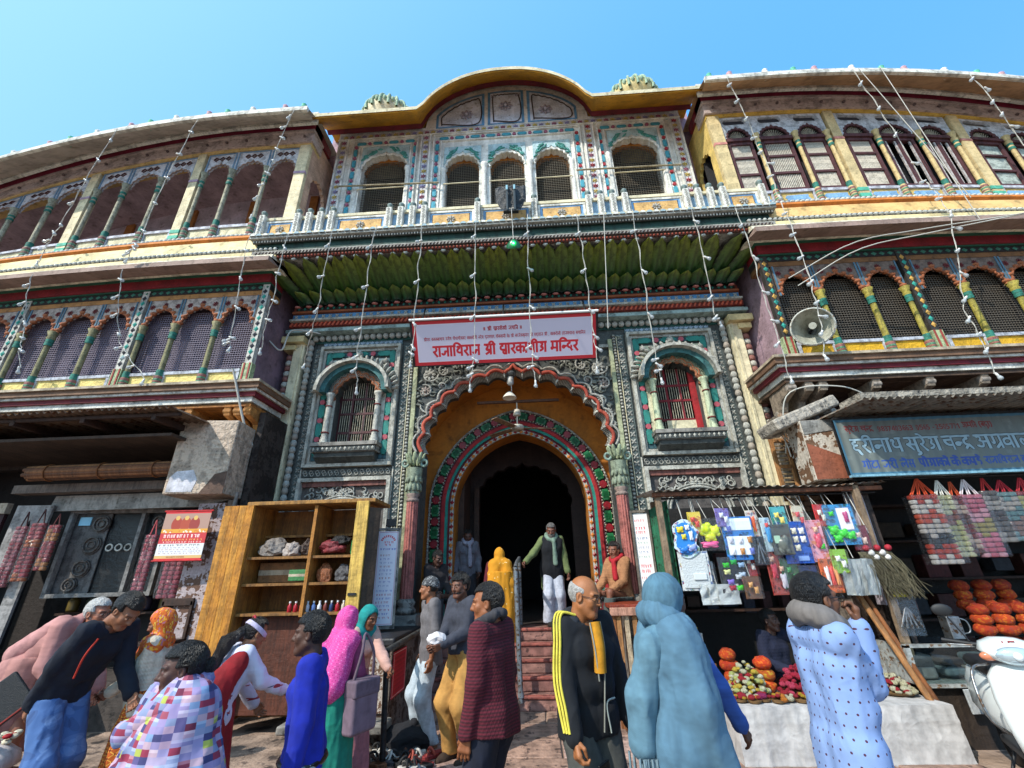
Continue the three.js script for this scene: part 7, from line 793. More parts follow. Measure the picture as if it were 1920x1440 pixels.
person({ label: 'white haired old man in salmon pink kurta bending forward at the left shop', x: -4.3, z: 2.65, H: 1.72, turn: 88, lean: 46, hp: -22, keep: 0.6, skin: '#9a6048', hs: 1.0, lh: [0.16, 0.72, 0.52], rh: [-0.14, 0.78, 0.5], lf: [0.12, 0.08, -0.18], rf: [-0.1, 0.08, 0.2], dress: (K) => { const tp = K.tp; K.top(FAB('#b5807a', { s: 0.5 }), { name: 'kurta', hem: -0.05, flare: 0.17, fold: 0.018, off: 0.03, fx: 7, fy: 3 }); K.skirt(FAB('#b07c74', { s: 0.5 }), { name: 'kurta_skirt', y0: 0.12, y1: 0.32, r0: 0.17, r1: 0.21, dz: -0.08, fold: 0.026 }); K.cloth('shawl_fold', [cap(tp(-0.12, 0.44, -0.06), tp(-0.12, 0.05, -0.13), 0.08, 0.09), cap(tp(0.12, 0.44, -0.06), tp(0.1, 0.15, -0.13), 0.08, 0.08)], FAB('#c08a86', { s: 0.5 }), { off: 0, fold: 0.014 }); K.hair(HAIR('#c9c5bf'), { th: 0.014 }); K.inHead('beard', (x, y, z) => smax(smax(skull(x, y, z) - 0.008 + 0.004 * nz(x * 90, y * 90, z * 90), y + 0.045 - Math.max(0, 0.03 - z) * 1.2, 0.01), -(z - 0.0), 0.01), [-0.09, -0.14, -0.02], [0.09, 0.0, 0.12], HAIR('#c4beb6'), 0.006); glasses(K, M('#2b2020', { map: 0, b: 0, r: 0.3 })); } });
person({ label: 'young man in navy jacket and jeans bending forward with a dark folder under his arm', x: -3.3, z: 3.3, H: 1.68, turn: 82, lean: 34, hp: 24, keep: 0.55, skin: '#8a5a40', rh: [-0.16, 0.72, -0.12], re: [-0.6, 0, -0.7], lh: [0.16, 0.86, 0.45], rc: 1.0, dress: (K) => { const tp = K.tp; K.top(FAB('#0e1626'), { name: 'jacket', hem: -0.1, fold: 0.013, flare: 0.13 }); K.trousers(pr(PRINT.jeans)); K.hair(BLACKH, { th: 0.02, line: 0.075 }); K.shoes(FAB('#242020')); part(K.P, 'red_piping', tube([V3(...tp(-0.14, 0.48, 0.1)), V3(...tp(-0.16, 0.36, 0.12)), V3(...tp(-0.13, 0.2, 0.14))], 0.007, 5, 14), M('#c0301c', { b: 0 })); part(K.P, 'wrist_band', mv(new THREE.TorusGeometry(0.034, 0.007, 6, 14).rotateX(1.2), 0, 0, 0).translate(...K.arm[1][2]), M('#b9bcc0', { map: 0, b: 0, r: 0.3, m: 0.8 })); } });
{ const f = thing('folder', 'black zip folder pressed under the arm of the bending man in navy jacket', 'folder', [-3.55, 0.85, 3.5], R(20)); const g = rbx(0.32, 0.26, 0.035, 0.012); g.rotateZ(0.75); part(f, 'folder_body', g, M('#23282c', { map: 0, b: 'bfine', bs: 0.1, r: 0.5 })); const h = rbx(0.28, 0.012, 0.04, 0.004, 0, -0.12, 0); h.rotateZ(0.75); part(f, 'folder_zip', h, M('#a83228', { b: 0 })); }
person({ label: 'woman in orange headscarf, cream cardigan and orange printed skirt counting money', x: -2.9, z: 2.95, H: 1.42, turn: -70, hp: 16, fem: true, fat: 1.05, belly: 0.03, skin: '#7a4c38', lh: [0.04, 1.0, 0.3], rh: [-0.06, 1.0, 0.32], lp: [-1, 0.3, 0], rp: [1, 0.3, 0], lc: 0.9, rc: 0.9, dress: (K) => { const tp = K.tp; K.veil(pr(PRINT.orangeVeil), { caps: [cap(tp(0.05, 0.48, 0.08), tp(0.02, 0.26, 0.14), 0.06, 0.05)] }); K.top(FAB('#cfc3ae', { b: 'bknit' }), { name: 'cardigan', hem: -0.12, fold: 0.011, flare: 0.15 }); part(K.P, 'red_blouse', tube([V3(...tp(0, 0.42, 0.12)), V3(...tp(0, 0.28, 0.16)), V3(...tp(0, 0.16, 0.15))], 0.05, 8, 12), FAB('#9c1c2c')); K.skirt(pr(PRINT.orange), { r1: 0.25, fold: 0.028 }); K.shoes(FAB('#3a2a20')); } });
// ================================================================ LEFT SHOP
const corrG = (w, d, amp = 0.018, per = 0.09, m = 0) => { const n = Math.round(w / per * 6), g = new THREE.PlaneGeometry(w, d, n, 2), p = g.attributes.position; for (let i = 0; i < p.count; i++) p.setZ(i, amp * Math.sin((p.getX(i)) / per * TAU) + m * nz(p.getX(i) * 1.3, p.getY(i), 0.5)); g.computeVertexNormals(); return g; };
const TIN = M('#7a6452', { map: 'metal', s: 1.2, r: 0.7, m: 0.25, b: 0, side: 1 });
{
  const t = thing('shop_awning', 'rusty corrugated tin awning over the dark left garland shop', 'awning', [-6.75, 3.74, 1.05]);
  part(t, 'tin_sheet', corrG(4.75, 1.75, 0.02, 0.1, 0.04).rotateX(-PI / 2 + 0.03), TIN); for (let i = 0; i < 5; i++) part(t, 'rafter', rbx(0.07, 0.09, 1.6, 0.01, -2 + i * 1.0, -0.09, -0.05), C.woodDark); part(t, 'edge_batten', rbx(4.7, 0.05, 0.05, 0.01, 0, -0.06, 0.72), C.woodDark); part(t, 'ceiling_board', span(-2.4, 2.1, -0.28, -0.24, -0.85, 0.5), M('#4a3a30', { map: 'wood', s: 0.8 }));
}
{
  const t = thing('peeling_signbox', 'whitewashed peeling masonry box beside the tin awning of the left shop', 'sign box', [-4.4, 3.24, 1.0], R(6));
  part(t, 'box_body', rbx(0.8, 1.06, 0.5, 0.02), M('#c4ae98', { map: 'grime', s: 0.9, bh: 0.02 })); part(t, 'brown_patch', mv(ext(poly([[0.08, -0.53], [0.4, -0.53], [0.4, -0.22], [0.24, -0.26], [0.16, -0.4]]), 0.006), 0, 0, 0.25), M('#5e4436', { s: 0.6 })); part(t, 'fresh_patch', mv(ext(poly([[-0.36, -0.5], [-0.02, -0.5], [0.02, -0.34], [-0.06, -0.2], [-0.28, -0.22], [-0.35, -0.3]]), 0.005), 0, 0, 0.25), M('#d8d5dc', { s: 0.8 }));
}
{
  const t = thing('shop', 'dim open left shop with showcase, hanging garland packets and wooden beams', 'shop', [0, 0, 0]); const DK = M('#2c2523', { s: 1.6 });
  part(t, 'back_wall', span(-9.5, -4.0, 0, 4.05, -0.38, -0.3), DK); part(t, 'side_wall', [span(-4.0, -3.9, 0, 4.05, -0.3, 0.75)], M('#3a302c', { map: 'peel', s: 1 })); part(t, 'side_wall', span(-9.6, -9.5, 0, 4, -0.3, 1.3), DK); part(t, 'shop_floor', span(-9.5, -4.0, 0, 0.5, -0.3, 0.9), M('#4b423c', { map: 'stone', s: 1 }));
  part(t, 'lintel', span(-7.4, -4.75, 2.86, 2.98, 0.75, 0.95), M('#6e625c', { map: 'wood', s: 1 })); part(t, 'lintel', span(-9.5, -4.1, 3.4, 3.62, 0.1, 0.25), M('#3d3029', { map: 'wood', s: 0.9 })); part(t, 'grey_pelmet', mv(ext(poly([[-6.95, 2.62], [-4.6, 2.62], [-4.1, 2.72], [-4.45, 2.84], [-6.9, 2.84]]), 0.05), 0, 0, 0.7), M('#9a948c', { map: 'grime', s: 1.1 }));
  part(t, 'pillar', span(-4.42, -4.02, 0, 2.62, 0.62, 1.0), M('#b0a3a8', { map: 'peel', s: 0.9 })); part(t, 'pillar_post', rbx(0.09, 2.7, 0.09, 0.01, -3.94, 1.3, 1.0), M('#5a4a40', { map: 'wood', s: 0.8 })); part(t, 'drain_pipe', bar([-3.98, 0.2, 1.1], [-3.86, 2.75, 1.06], 0.025), M('#77706a', { map: 'metal', s: 0.5, b: 0 }));
  for (let i = 0; i < 3; i++) part(t, 'shelf', span(-6.9, -4.5, 1.2 + i * 0.55, 1.23 + i * 0.55, -0.28, 0.15), C.woodDark);
  const jar = prep(lathe([[0, 0], [0.07, 0], [0.075, 0.03], [0.075, 0.15], [0.05, 0.18], [0.05, 0.2], [0, 0.2]], 10)); for (let i = 0; i < 16; i++) at(t, 'jar', jar, M(pick(['#5a2a2a', '#3a4a3a', '#6a5a2a', '#403a4a', '#7a6a5a']), { map: 0, b: 0, r: 0.4 }), -6.8 + (i % 8) * 0.29, 1.24 + Math.floor(i / 8) * 0.55, 0.0);
}
{
  const t = thing('rolled_blind', 'rolled up split cane blind tied under the left tin awning', 'blind', [-5.86, 3.1, 1.15]); const ms = ['#8a5a36', '#6e4428', '#9a6a40', '#5a3822'].map((c) => M(c, { map: 'wood', s: 0.7 }));
  for (let i = 0; i < 14; i++) { const a = i / 14 * TAU; const o = part(t, 'cane', rot(cyl(0.032, 0.032, 2.15 + rr(-0.1, 0.1), 0, -1.07, 0, 6), 0, 0, PI / 2), ms[i % 4]); o.position.set(0, 0.078 * Math.sin(a), 0.078 * Math.cos(a)); } for (const x of [-0.8, 0, 0.8]) part(t, 'binding', mv(new THREE.TorusGeometry(0.115, 0.01, 5, 16).rotateY(PI / 2), x, 0, 0), C.wood);
}
{
  const t = thing('display_case', 'grey framed glass showcase with round ornaments in the left shop', 'showcase', [-6.0, 2.05, 0.45], R(8)); frame(t, -0.72, 0.72, -0.6, 0.6, 0, 0.05, 0.08, M('#8d8a86', { map: 'grime', s: 0.8 }), 'case_frame'); part(t, 'case_back', span(-0.7, 0.7, -0.58, 0.58, -0.1, -0.06), M('#15171a', { r: 0.4 })); part(t, 'case_panel', span(-0.7, -0.2, -0.55, 0.55, -0.05, -0.03), M('#6f6b68', { map: 'grime', s: 0.5 })); part(t, 'case_post', span(0.28, 0.33, -0.55, 0.55, -0.02, 0.06), M('#8d8a86', { map: 'grime', s: 0.8 }));
  for (const [x, y, r] of [[-0.3, 0.4, 0.12], [-0.34, 0.1, 0.13], [-0.38, -0.22, 0.12], [-0.46, -0.44, 0.1], [0.52, 0.42, 0.1]]) part(t, 'round_ornament', [mv(rot(cyl(r, r, 0.03, 0, 0, 0, 18), PI / 2), x, y, -0.03), mv(new THREE.TorusGeometry(r * 0.8, 0.015, 5, 18), x, y, 0.01), mv(new THREE.TorusGeometry(r * 0.4, 0.012, 5, 14), x, y, 0.01)], M('#6a6560', { map: 'metal', s: 0.2, r: 0.4, b: 0 })); part(t, 'blue_light_reflector', span(-0.62, -0.46, 0.38, 0.5, -0.02, 0.0), M('#9ad8f0', { map: 0, b: 0, r: 0.2 })); for (let i = 0; i < 3; i++) part(t, 'ornament_ring', mv(new THREE.TorusGeometry(0.045, 0.012, 5, 14), -0.08 + i * 0.13, 0.06, 0), C.white);
}
function garland(label, x, y, z, h, w, cols, tieCol, gr, strands = 3, ry = 0) {
  const t = thing('garland_packet', label, 'garland', [x, y, z], ry, gr); const sg = prep(lathe([[0, 0], [0.6, 0.02], [1, 0.15], [1, 0.85], [0.6, 0.98], [0, 1]], 8));
  const tie = [], top = h * 0.2; for (let s = 0; s < strands; s++) { const dx = (s - (strands - 1) / 2) * w / strands; tie.push(bar([0, 0, 0], [dx, -top, 0], 0.009, 5), bar([0.01, 0, 0.01], [dx + 0.015, -top, 0.012], 0.007, 5)); const n = Math.round((h - top) / 0.055); for (let i = 0; i < n; i++) { const o = part(t, 'garland_bead', sg, M(cols[Math.floor(i / 2.2 + rgbHash(s, 3)) % cols.length], { map: 'cloth', s: 0.1, b: 'bfine', bs: 0.04, bh: 0.01 })); o.position.set(dx, -top - (i + 1) * (h - top) / n, 0); o.scale.set(w / strands * 0.5, (h - top) / n * 0.96, w / strands * 0.45); } } stuff(t, 'tie_strings', tie, M(tieCol, { b: 0 }));
  part(t, 'plastic_sleeve', rbx(w * 1.08, h - top, w * 0.5, 0.02, 0, -top - (h - top) / 2, 0.0), M('#ffffff', { map: 0, b: 'bfine', bs: 0.15, bh: 0.004, r: 0.12, side: 1, x: { transmission: 1, thickness: 0 } }));
  return t;
}
garland('red and orange garland packet left of the showcase in the left shop', -6.75, 2.62, 0.95, 0.95, 0.2, ['#a51c30', '#c03040', '#c86020', '#a51c30'], '#4a2020', undefined, 2); garland('long pink garland packet hanging against the grey arched board', -7.05, 2.6, 0.9, 1.0, 0.17, ['#b04a5a', '#c87880', '#b03a48'], '#4a2020', undefined, 2);
garland('slim red garland packet before the showcase panel', -6.5, 2.55, 0.95, 0.75, 0.16, ['#b02838', '#d08030', '#a82030'], '#5a2020', undefined, 2); garland('pair of long pink garlands hanging left of the red poster', -5.02, 2.42, 0.95, 0.95, 0.16, ['#c04a60', '#b83a50', '#c86878'], '#b04a50', undefined, 2); garland('short pink garlands below the red poster', -4.62, 2.2, 0.92, 0.78, 0.26, ['#c04a60', '#a83048', '#c86070'], '#b04a50', undefined, 3);
{
  const t = thing('poster', 'red and cream printed poster hanging on the peeling pillar of the left shop', 'poster', [-4.36, 2.18, 1.22], R(4)); const tx = canvasTex(512, 512, (g, w, h) => { g.fillStyle = '#c9a080'; g.fillRect(0, 0, w, h); g.fillStyle = '#d02428'; g.fillRect(0, 0, w, 26); g.fillStyle = '#b08a78'; g.fillRect(0, 26, w, 180); for (const [x, c] of [[150, '#a8402c'], [250, '#b04a30'], [350, '#9a3a30']]) { g.fillStyle = c; g.beginPath(); g.ellipse(x, 140, 58, 76, 0, 0, 7); g.fill(); g.fillStyle = '#d8b060'; g.beginPath(); g.arc(x, 74, 24, 0, 7); g.fill(); } g.fillStyle = '#e0a038'; g.fillRect(0, 190, w, 40); for (let i = 0; i < 30; i++) { g.fillStyle = i % 2 ? '#e8e0d0' : '#d88030'; g.beginPath(); g.arc(rgbHash(i, 1) * w, 205 + rgbHash(i, 2) * 20, 9, 0, 7); g.fill(); } g.fillStyle = '#c8383a'; g.fillRect(0, 230, w, 110); rows(g, 40, 480, 250, 1, 30, 30, ['#f0d8d0'], 5); rows(g, 40, 480, 296, 2, 24, 14, ['#f0d060', '#f0d8d0'], 8); g.fillStyle = '#e0dcd8'; g.fillRect(0, 340, w, 120); rows(g, 20, 490, 352, 1, 24, 14, ['#1a1a1a'], 4); rows(g, 20, 490, 380, 4, 19, 8, ['#4a4a80', '#883040'], 6); g.fillStyle = '#d8b070'; g.fillRect(0, 460, w, 30); g.fillStyle = '#7a1a18'; g.font = 'bold 22px sans-serif'; g.fillText('SECURITY SYSTEMS', 130, 484); g.fillStyle = '#d02428'; g.fillRect(0, 490, w, 22); });
  part(t, 'poster_sheet', sheet(0.6, 0.62, 0.008), M('#ffffff', { tex: tx, b: 0, r: 0.35 })); part(t, 'poster_batten', [cyl(0.012, 0.012, 0.64, 0, 0, 0, 6).rotateZ(PI / 2).translate(0.32, 0.31, 0)], M('#c02428', { b: 0 })); part(t, 'poster_batten', [cyl(0.012, 0.012, 0.64, 0, 0, 0, 6).rotateZ(PI / 2).translate(0.32, -0.31, 0)], M('#c02428', { b: 0 }));
}
{
  const t = thing('display_board', 'tall grey board with a long arched cut-out standing at the left shop front', 'display board', [-7.1, 1.75, 0.8], R(6)); const s = poly([[-0.25, -0.95], [0.25, -0.95], [0.28, 0.95], [-0.22, 0.95]]); s.holes.push(hole([[-0.09, -0.7], [-0.06, -0.78], [0.06, -0.78], [0.09, -0.7], [0.1, 0.2], [0.12, 0.5], [0.03, 0.75], [-0.07, 0.5], [-0.09, 0.2]])); part(t, 'board', ext(s, 0.04), M('#9b9692', { map: 'grime', s: 0.9 })); part(t, 'board_back', span(-0.2, 0.2, -0.9, 0.8, -0.1, -0.06), C.dark);
}
{ const t = thing('maroon_door', 'dark maroon door with oval ornaments at the far left picture edge', 'door', [-8.0, 1.75, 0.75]); part(t, 'door_leaf', span(-0.6, 0.45, -1.3, 0.85, 0, 0.05), M('#38141a', { map: 'wood', s: 0.9 })); part(t, 'door_head', span(-0.62, 0.47, 0.85, 1.0, 0, 0.08), M('#b9a894', { s: 1 })); for (const [x, y] of [[0.1, 0.55], [0.12, 0.05], [-0.3, 0.5], [-0.3, 0], [0.1, -0.5]]) part(t, 'oval_ornament', new THREE.SphereGeometry(0.14, 12, 8).scale(1, 0.85, 0.12).translate(x, y, 0.06), M('#8a6a5c', { s: 0.4 })); }
{ const t = thing('counter', 'low glass topped counter with pale blue front at the far left shop', 'counter', [-6.6, 0, 1.55]); part(t, 'counter_body', span(-1.4, 1.1, 0, 0.62, -0.3, 0.2), M('#b9c8d0', { map: 'grime', s: 1 })); part(t, 'counter_top', rbx(2.6, 0.05, 0.6, 0.012, -0.15, 0.66, -0.05), M('#7a5a4a', { map: 'wood', s: 0.7 })); part(t, 'glass_case', [span(-1.3, 1.0, 0.69, 0.7, -0.28, 0.18)], M('#55605e', { map: 0, b: 0, r: 0.1 })); for (let i = 0; i < 9; i++) part(t, 'goods_box', rbx(0.16, 0.07 + 0.05 * rgbHash(i, 2), 0.12, 0.01, -1.1 + i * 0.25, 0.74, -0.05), M(pick(['#c8b070', '#a03038', '#d8d0c0', '#507080', '#b06a30']), { s: 0.3 })); }
{ const t = thing('shop_chair', 'dark wooden chair frame in front of the old man at the left shop', 'chair', [-4.35, 0.5, 1.2]); const seatG = rbx(0.42, 0.04, 0.4, 0.01, 0, 0.45, 0); part(t, 'seat', seatG, C.woodDark); for (const [x, z] of [[-0.18, -0.17], [0.18, -0.17], [-0.18, 0.17], [0.18, 0.17]]) part(t, 'leg', rbx(0.04, 0.45, 0.04, 0.006, x, 0.22, z), C.woodDark); part(t, 'backrest', [rbx(0.42, 0.09, 0.03, 0.008, 0, 0.88, -0.18), rbx(0.04, 0.45, 0.03, 0.006, -0.19, 0.67, -0.18), rbx(0.04, 0.45, 0.03, 0.006, 0.19, 0.67, -0.18)], C.woodDark); }
{ // basket of flowers, bricks and sandals at the left
  const t = thing('flower_basket', 'white cloth bundle heaped with red and white flowers at lower left', 'basket', [-3.95, 0.42, 3.15]); const b = new THREE.SphereGeometry(0.26, 20, 12), p = b.attributes.position; for (let i = 0; i < p.count; i++) { const k = 1 + 0.14 * nz(p.getX(i) * 9, p.getY(i) * 9, p.getZ(i) * 9); p.setXYZ(i, p.getX(i) * k, p.getY(i) * 0.5 * k, p.getZ(i) * 0.8 * k); } b.computeVertexNormals(); part(t, 'cloth_bundle', b, FAB('#d0c4c0')); const pet = prep(new THREE.SphereGeometry(0.03, 6, 5).scale(1, 0.6, 1)); for (let i = 0; i < 46; i++) { const a = rr(0, TAU), r = 0.2 * Math.sqrt(rnd()); at(t, 'flower_head', pet, M(i % 5 < 2 ? '#a8101c' : '#d8d0b8', { s: 0.2 }), r * Math.cos(a), 0.13 + 0.05 * rnd() - r * 0.15, r * 0.8 * Math.sin(a)); } part(t, 'stool', [rbx(0.4, 0.04, 0.34, 0.01, 0, -0.14, 0)], C.wood); for (const [x, z] of [[-0.16, -0.13], [0.16, -0.13], [-0.16, 0.13], [0.16, 0.13]]) part(t, 'leg', rbx(0.035, 0.26, 0.035, 0.006, x, -0.29, z), C.wood);
  const bk = thing('brick_stack', 'stack of old brown bricks on the ground at lower left', 'bricks', [-4.55, 0, 2.7]); const bg = prep(rbx(0.23, 0.075, 0.11, 0.008)); for (let i = 0; i < 24; i++) { const l = Math.floor(i / 8); const o = at(bk, 'brick', bg, M(pick(['#7a5242', '#8a6452', '#6a4a3e', '#94705c']), { map: 'stone', s: 0.4 }), -0.38 + (i % 4) * 0.25 + rr(-0.02, 0.02), 0.04 + l * 0.08, (Math.floor(i / 4) % 2) * 0.13 + rr(-0.015, 0.015), rr(-0.1, 0.1)); }
}
function sandal(label, x, z, ry, c, c2, gr) { const t = thing('sandal', label, 'footwear', [x, 0.03, z], ry, gr); const s = new THREE.Shape(); s.absellipse(0, 0, 0.045, 0.13, 0, TAU); part(t, 'sole', ext(s, 0.022, { bev: 0.004 }).rotateX(-PI / 2), M(c, { map: 'grime', s: 0.2 })); part(t, 'strap', [tube([[-0.045, 0.02, -0.02], [-0.02, 0.07, -0.04], [0.02, 0.07, -0.04], [0.045, 0.02, -0.02]], 0.012, 5, 12), tube([[0, 0.02, -0.09], [0.0, 0.06, -0.04], [0.03, 0.03, 0.01]], 0.008, 5, 8)], M(c2, { b: 0 })); return t; }
{ const cs = [['#b9b4ac', '#d8d4cc'], ['#1a1a1c', '#2a2a2c'], ['#7a4a2a', '#5a3420'], ['#c9c4bc', '#1e1e20'], ['#8a2a2a', '#b05040'], ['#4a4a50', '#8a8a90']]; const cn = ['pale grey', 'black', 'brown leather', 'white and black', 'dull red', 'dark grey']; for (let i = 0; i < 22; i++) { const c = cs[i % 6]; sandal(cn[i % 6] + ' sandal in the heap of footwear beside the handrail post', -1.32 + rr(-0.2, 0.55), 1.75 + rr(-0.1, 0.5), rr(0, TAU), c[0], c[1], cn[i % 6] + ' footwear heaped by the handrail'); } for (let i = 0; i < 10; i++) { const c = cs[(i * 2 + 1) % 6]; sandal(cn[(i * 2 + 1) % 6] + ' sandal lying on the ground near the brick stack at lower left', -4.0 + rr(-0.3, 0.6), 2.9 + rr(0, 0.7), rr(0, TAU), c[0], c[1], cn[(i * 2 + 1) % 6] + ' footwear on the ground at lower left'); } }
{ const t = thing('cloth_bundle', 'black bag slumped on the ground behind the footwear heap', 'bag', [-1.1, 0.1, 1.55]); const g = new THREE.IcosahedronGeometry(0.19, 4), p = g.attributes.position; for (let i = 0; i < p.count; i++) { const k = 1 + 0.25 * nz(p.getX(i) * 8, p.getY(i) * 8, p.getZ(i) * 8); p.setXYZ(i, p.getX(i) * 1.4 * k, Math.max(-0.1, p.getY(i) * 0.7 * k), p.getZ(i) * k); } g.computeVertexNormals(); part(t, 'bag_body', g, FAB('#17171c')); part(t, 'bag_knot', sph(0.05, 0.05, 0.13, 0.04, 8), FAB('#1d1d22')); }
// ================================================================ YELLOW CABINET
{
  const t = thing('shelf_cabinet', 'tall yellow wooden cabinet with open shelves of shoes and packets left of the arch', 'cabinet', [0, 0, 0]), z0 = 0.75, z1 = 1.3, Y = C.woodYellow;
  part(t, 'cabinet_back', span(-3.4, -1.95, 0.1, 2.5, z0, z0 + 0.03), M('#8a5a24', { map: 'wood', s: 0.9 })); part(t, 'cabinet_top', rbx(1.72, 0.05, 0.62, 0.01, -2.64, 2.54, 1.02), M('#a87a3a', { map: 'wood', s: 0.9 })); part(t, 'side_panel', span(-3.44, -3.4, 0.1, 2.52, z0, z1), Y); part(t, 'side_panel', span(-1.95, -1.91, 0.1, 2.52, z0, z1), Y); part(t, 'divider', span(-2.6, -2.56, 1.2, 2.5, z0 + 0.03, z1 - 0.02), Y);
  part(t, 'front_stile', span(-2.02, -1.86, 0.2, 2.53, z1, z1 + 0.04), M('#d8b45a', { map: 'wood', s: 0.8 })); part(t, 'side_board', rot(span(0, 0.15, 0.6, 2.45, -0.02, 0.02), 0, 0.7, 0).translate(-1.86, 0, z1), M('#4a3a2c', { map: 'wood', s: 0.8 }));
  for (const y of [1.23, 1.56, 1.87, 2.15]) part(t, 'shelf', span(-3.4, -1.95, y - 0.015, y + 0.015, z0 + 0.03, y > 2 ? z0 + 0.2 : z1 - 0.04), M('#8f6430', { map: 'wood', s: 0.9 })); for (let i = 0; i < 4; i++) part(t, 'door_board', span(-3.8 + i * 0.1, -3.705 + i * 0.1, 0.3, 2.52, z1, z1 + 0.03), i % 2 ? M('#c4842a', { map: 'wood', s: 0.8 }) : M('#cc8f34', { map: 'wood', s: 0.8 })); for (const [y0, y1] of [[0.2, 1.2]]) part(t, 'lower_front', span(-3.38, -2.02, y0, y1, z1 - 0.2, z1 - 0.17), M('#5c2f1e', { map: 'wood', s: 0.8 }));
  part(t, 'hinge', [span(-2.0, -1.9, 1.42, 1.45, z1 + 0.04, z1 + 0.055)], C.iron);
  const lump = (name, label, cat, x, y, z, w, h, d, c, sd) => { const g = new THREE.IcosahedronGeometry(0.5, 4), p = g.attributes.position; for (let i = 0; i < p.count; i++) { const a = V3(p.getX(i), p.getY(i), p.getZ(i)), k = 1 + 0.35 * nz(a.x * 3 + sd, a.y * 3, a.z * 3) + 0.2 * nz(a.x * 8 + sd, a.y * 8, a.z * 8); p.setXYZ(i, a.x * k * w, Math.max(-0.32, a.y * k) * h, a.z * k * d); } g.computeVertexNormals(); const o = mesh(g, M(c, { map: 'cloth', s: 0.2, b: 'bfine', bs: 0.1, bh: 0.004, r: 0.5 })); o.name = numbered(name); o.position.set(x, y, z); scene.add(tag(o, label, cat)); };
  lump('plastic_bag', 'grey crumpled plastic bag on the upper left cabinet shelf', 'bag', -3.15, 1.98, 1.1, 0.36, 0.26, 0.3, '#8a8078', 1); lump('plastic_bag', 'bundled pale plastic bag beside the grey one on the upper left shelf', 'bag', -2.9, 1.96, 1.12, 0.22, 0.22, 0.2, '#b9aaa0', 5); lump('plastic_bag', 'dark brown cloth bundle at the right of the upper left shelf', 'bundle', -2.7, 1.98, 1.05, 0.2, 0.24, 0.3, '#4c3c34', 9); lump('shoe_bundle', 'red and black pair of shoes wrapped on the upper right shelf', 'shoes', -2.36, 1.98, 1.12, 0.34, 0.2, 0.24, '#8c3238', 12); lump('shoe_bundle', 'black shoes lying on top of the red wrapped pair', 'shoes', -2.28, 2.06, 1.1, 0.26, 0.14, 0.2, '#1f1d1f', 14); lump('cord_coil', 'bright green coil of cord at the right end of the upper shelf', 'cord', -2.04, 1.95, 1.14, 0.13, 0.28, 0.12, '#15823c', 17); lump('plastic_bag', 'black and white wrapped bundle on the middle right shelf', 'bag', -2.16, 1.66, 1.12, 0.22, 0.24, 0.2, '#5c5a5c', 21); lump('plastic_bag', 'orange and silver snack packet on the middle right shelf', 'packet', -2.42, 1.66, 1.12, 0.18, 0.26, 0.1, '#9a5a34', 25);
  const box = (name, label, x, y, z, w, h, d, c, ry = 0) => { const o = thing(name, label, 'box', [x, y, z], ry); part(o, 'box_body', rbx(w, h, d, 0.008), M(c, { s: 0.4 })); part(o, 'box_band', rbx(w * 1.01, h * 0.3, d * 1.01, 0.006), M('#b9a890', { s: 0.4 })); };
  box('cardboard_sheet', 'brown cardboard sheet leaning on the middle left shelf', -3.05, 1.7, 1.0, 0.62, 0.24, 0.03, '#8a5e38'); box('small_box', 'green and red printed carton on the middle left shelf', -2.72, 1.66, 1.18, 0.22, 0.13, 0.12, '#3c7a44');
  const bot = prep(lathe([[0, 0], [0.025, 0], [0.025, 0.07], [0.012, 0.085], [0.012, 0.1], [0, 0.1]], 10)), cpG = prep(cyl(0.0135, 0.0135, 0.02, 0, 0.1, 0, 8)); const bc = ['#a82430', '#a82430', '#b03a3a', '#c8c8d0', '#5a78b0', '#d8d8dc', '#7a3a30', '#28406a', '#a82430', '#c8b8a8']; for (let i = 0; i < 10; i++) { const o = thing('medicine_bottle', ['first', 'second', 'third', 'fourth', 'fifth', 'sixth', 'seventh', 'eighth', 'ninth', 'tenth'][i] + ' small bottle from the left on the lowest cabinet shelf', 'bottle', [-2.78 + i * 0.075, 1.245, 1.18]); part(o, 'bottle_body', bot, M(bc[i], { map: 0, b: 0, r: 0.3 })); part(o, 'bottle_cap', cpG, M('#d8d8d8', { map: 0, b: 0 })); }
}
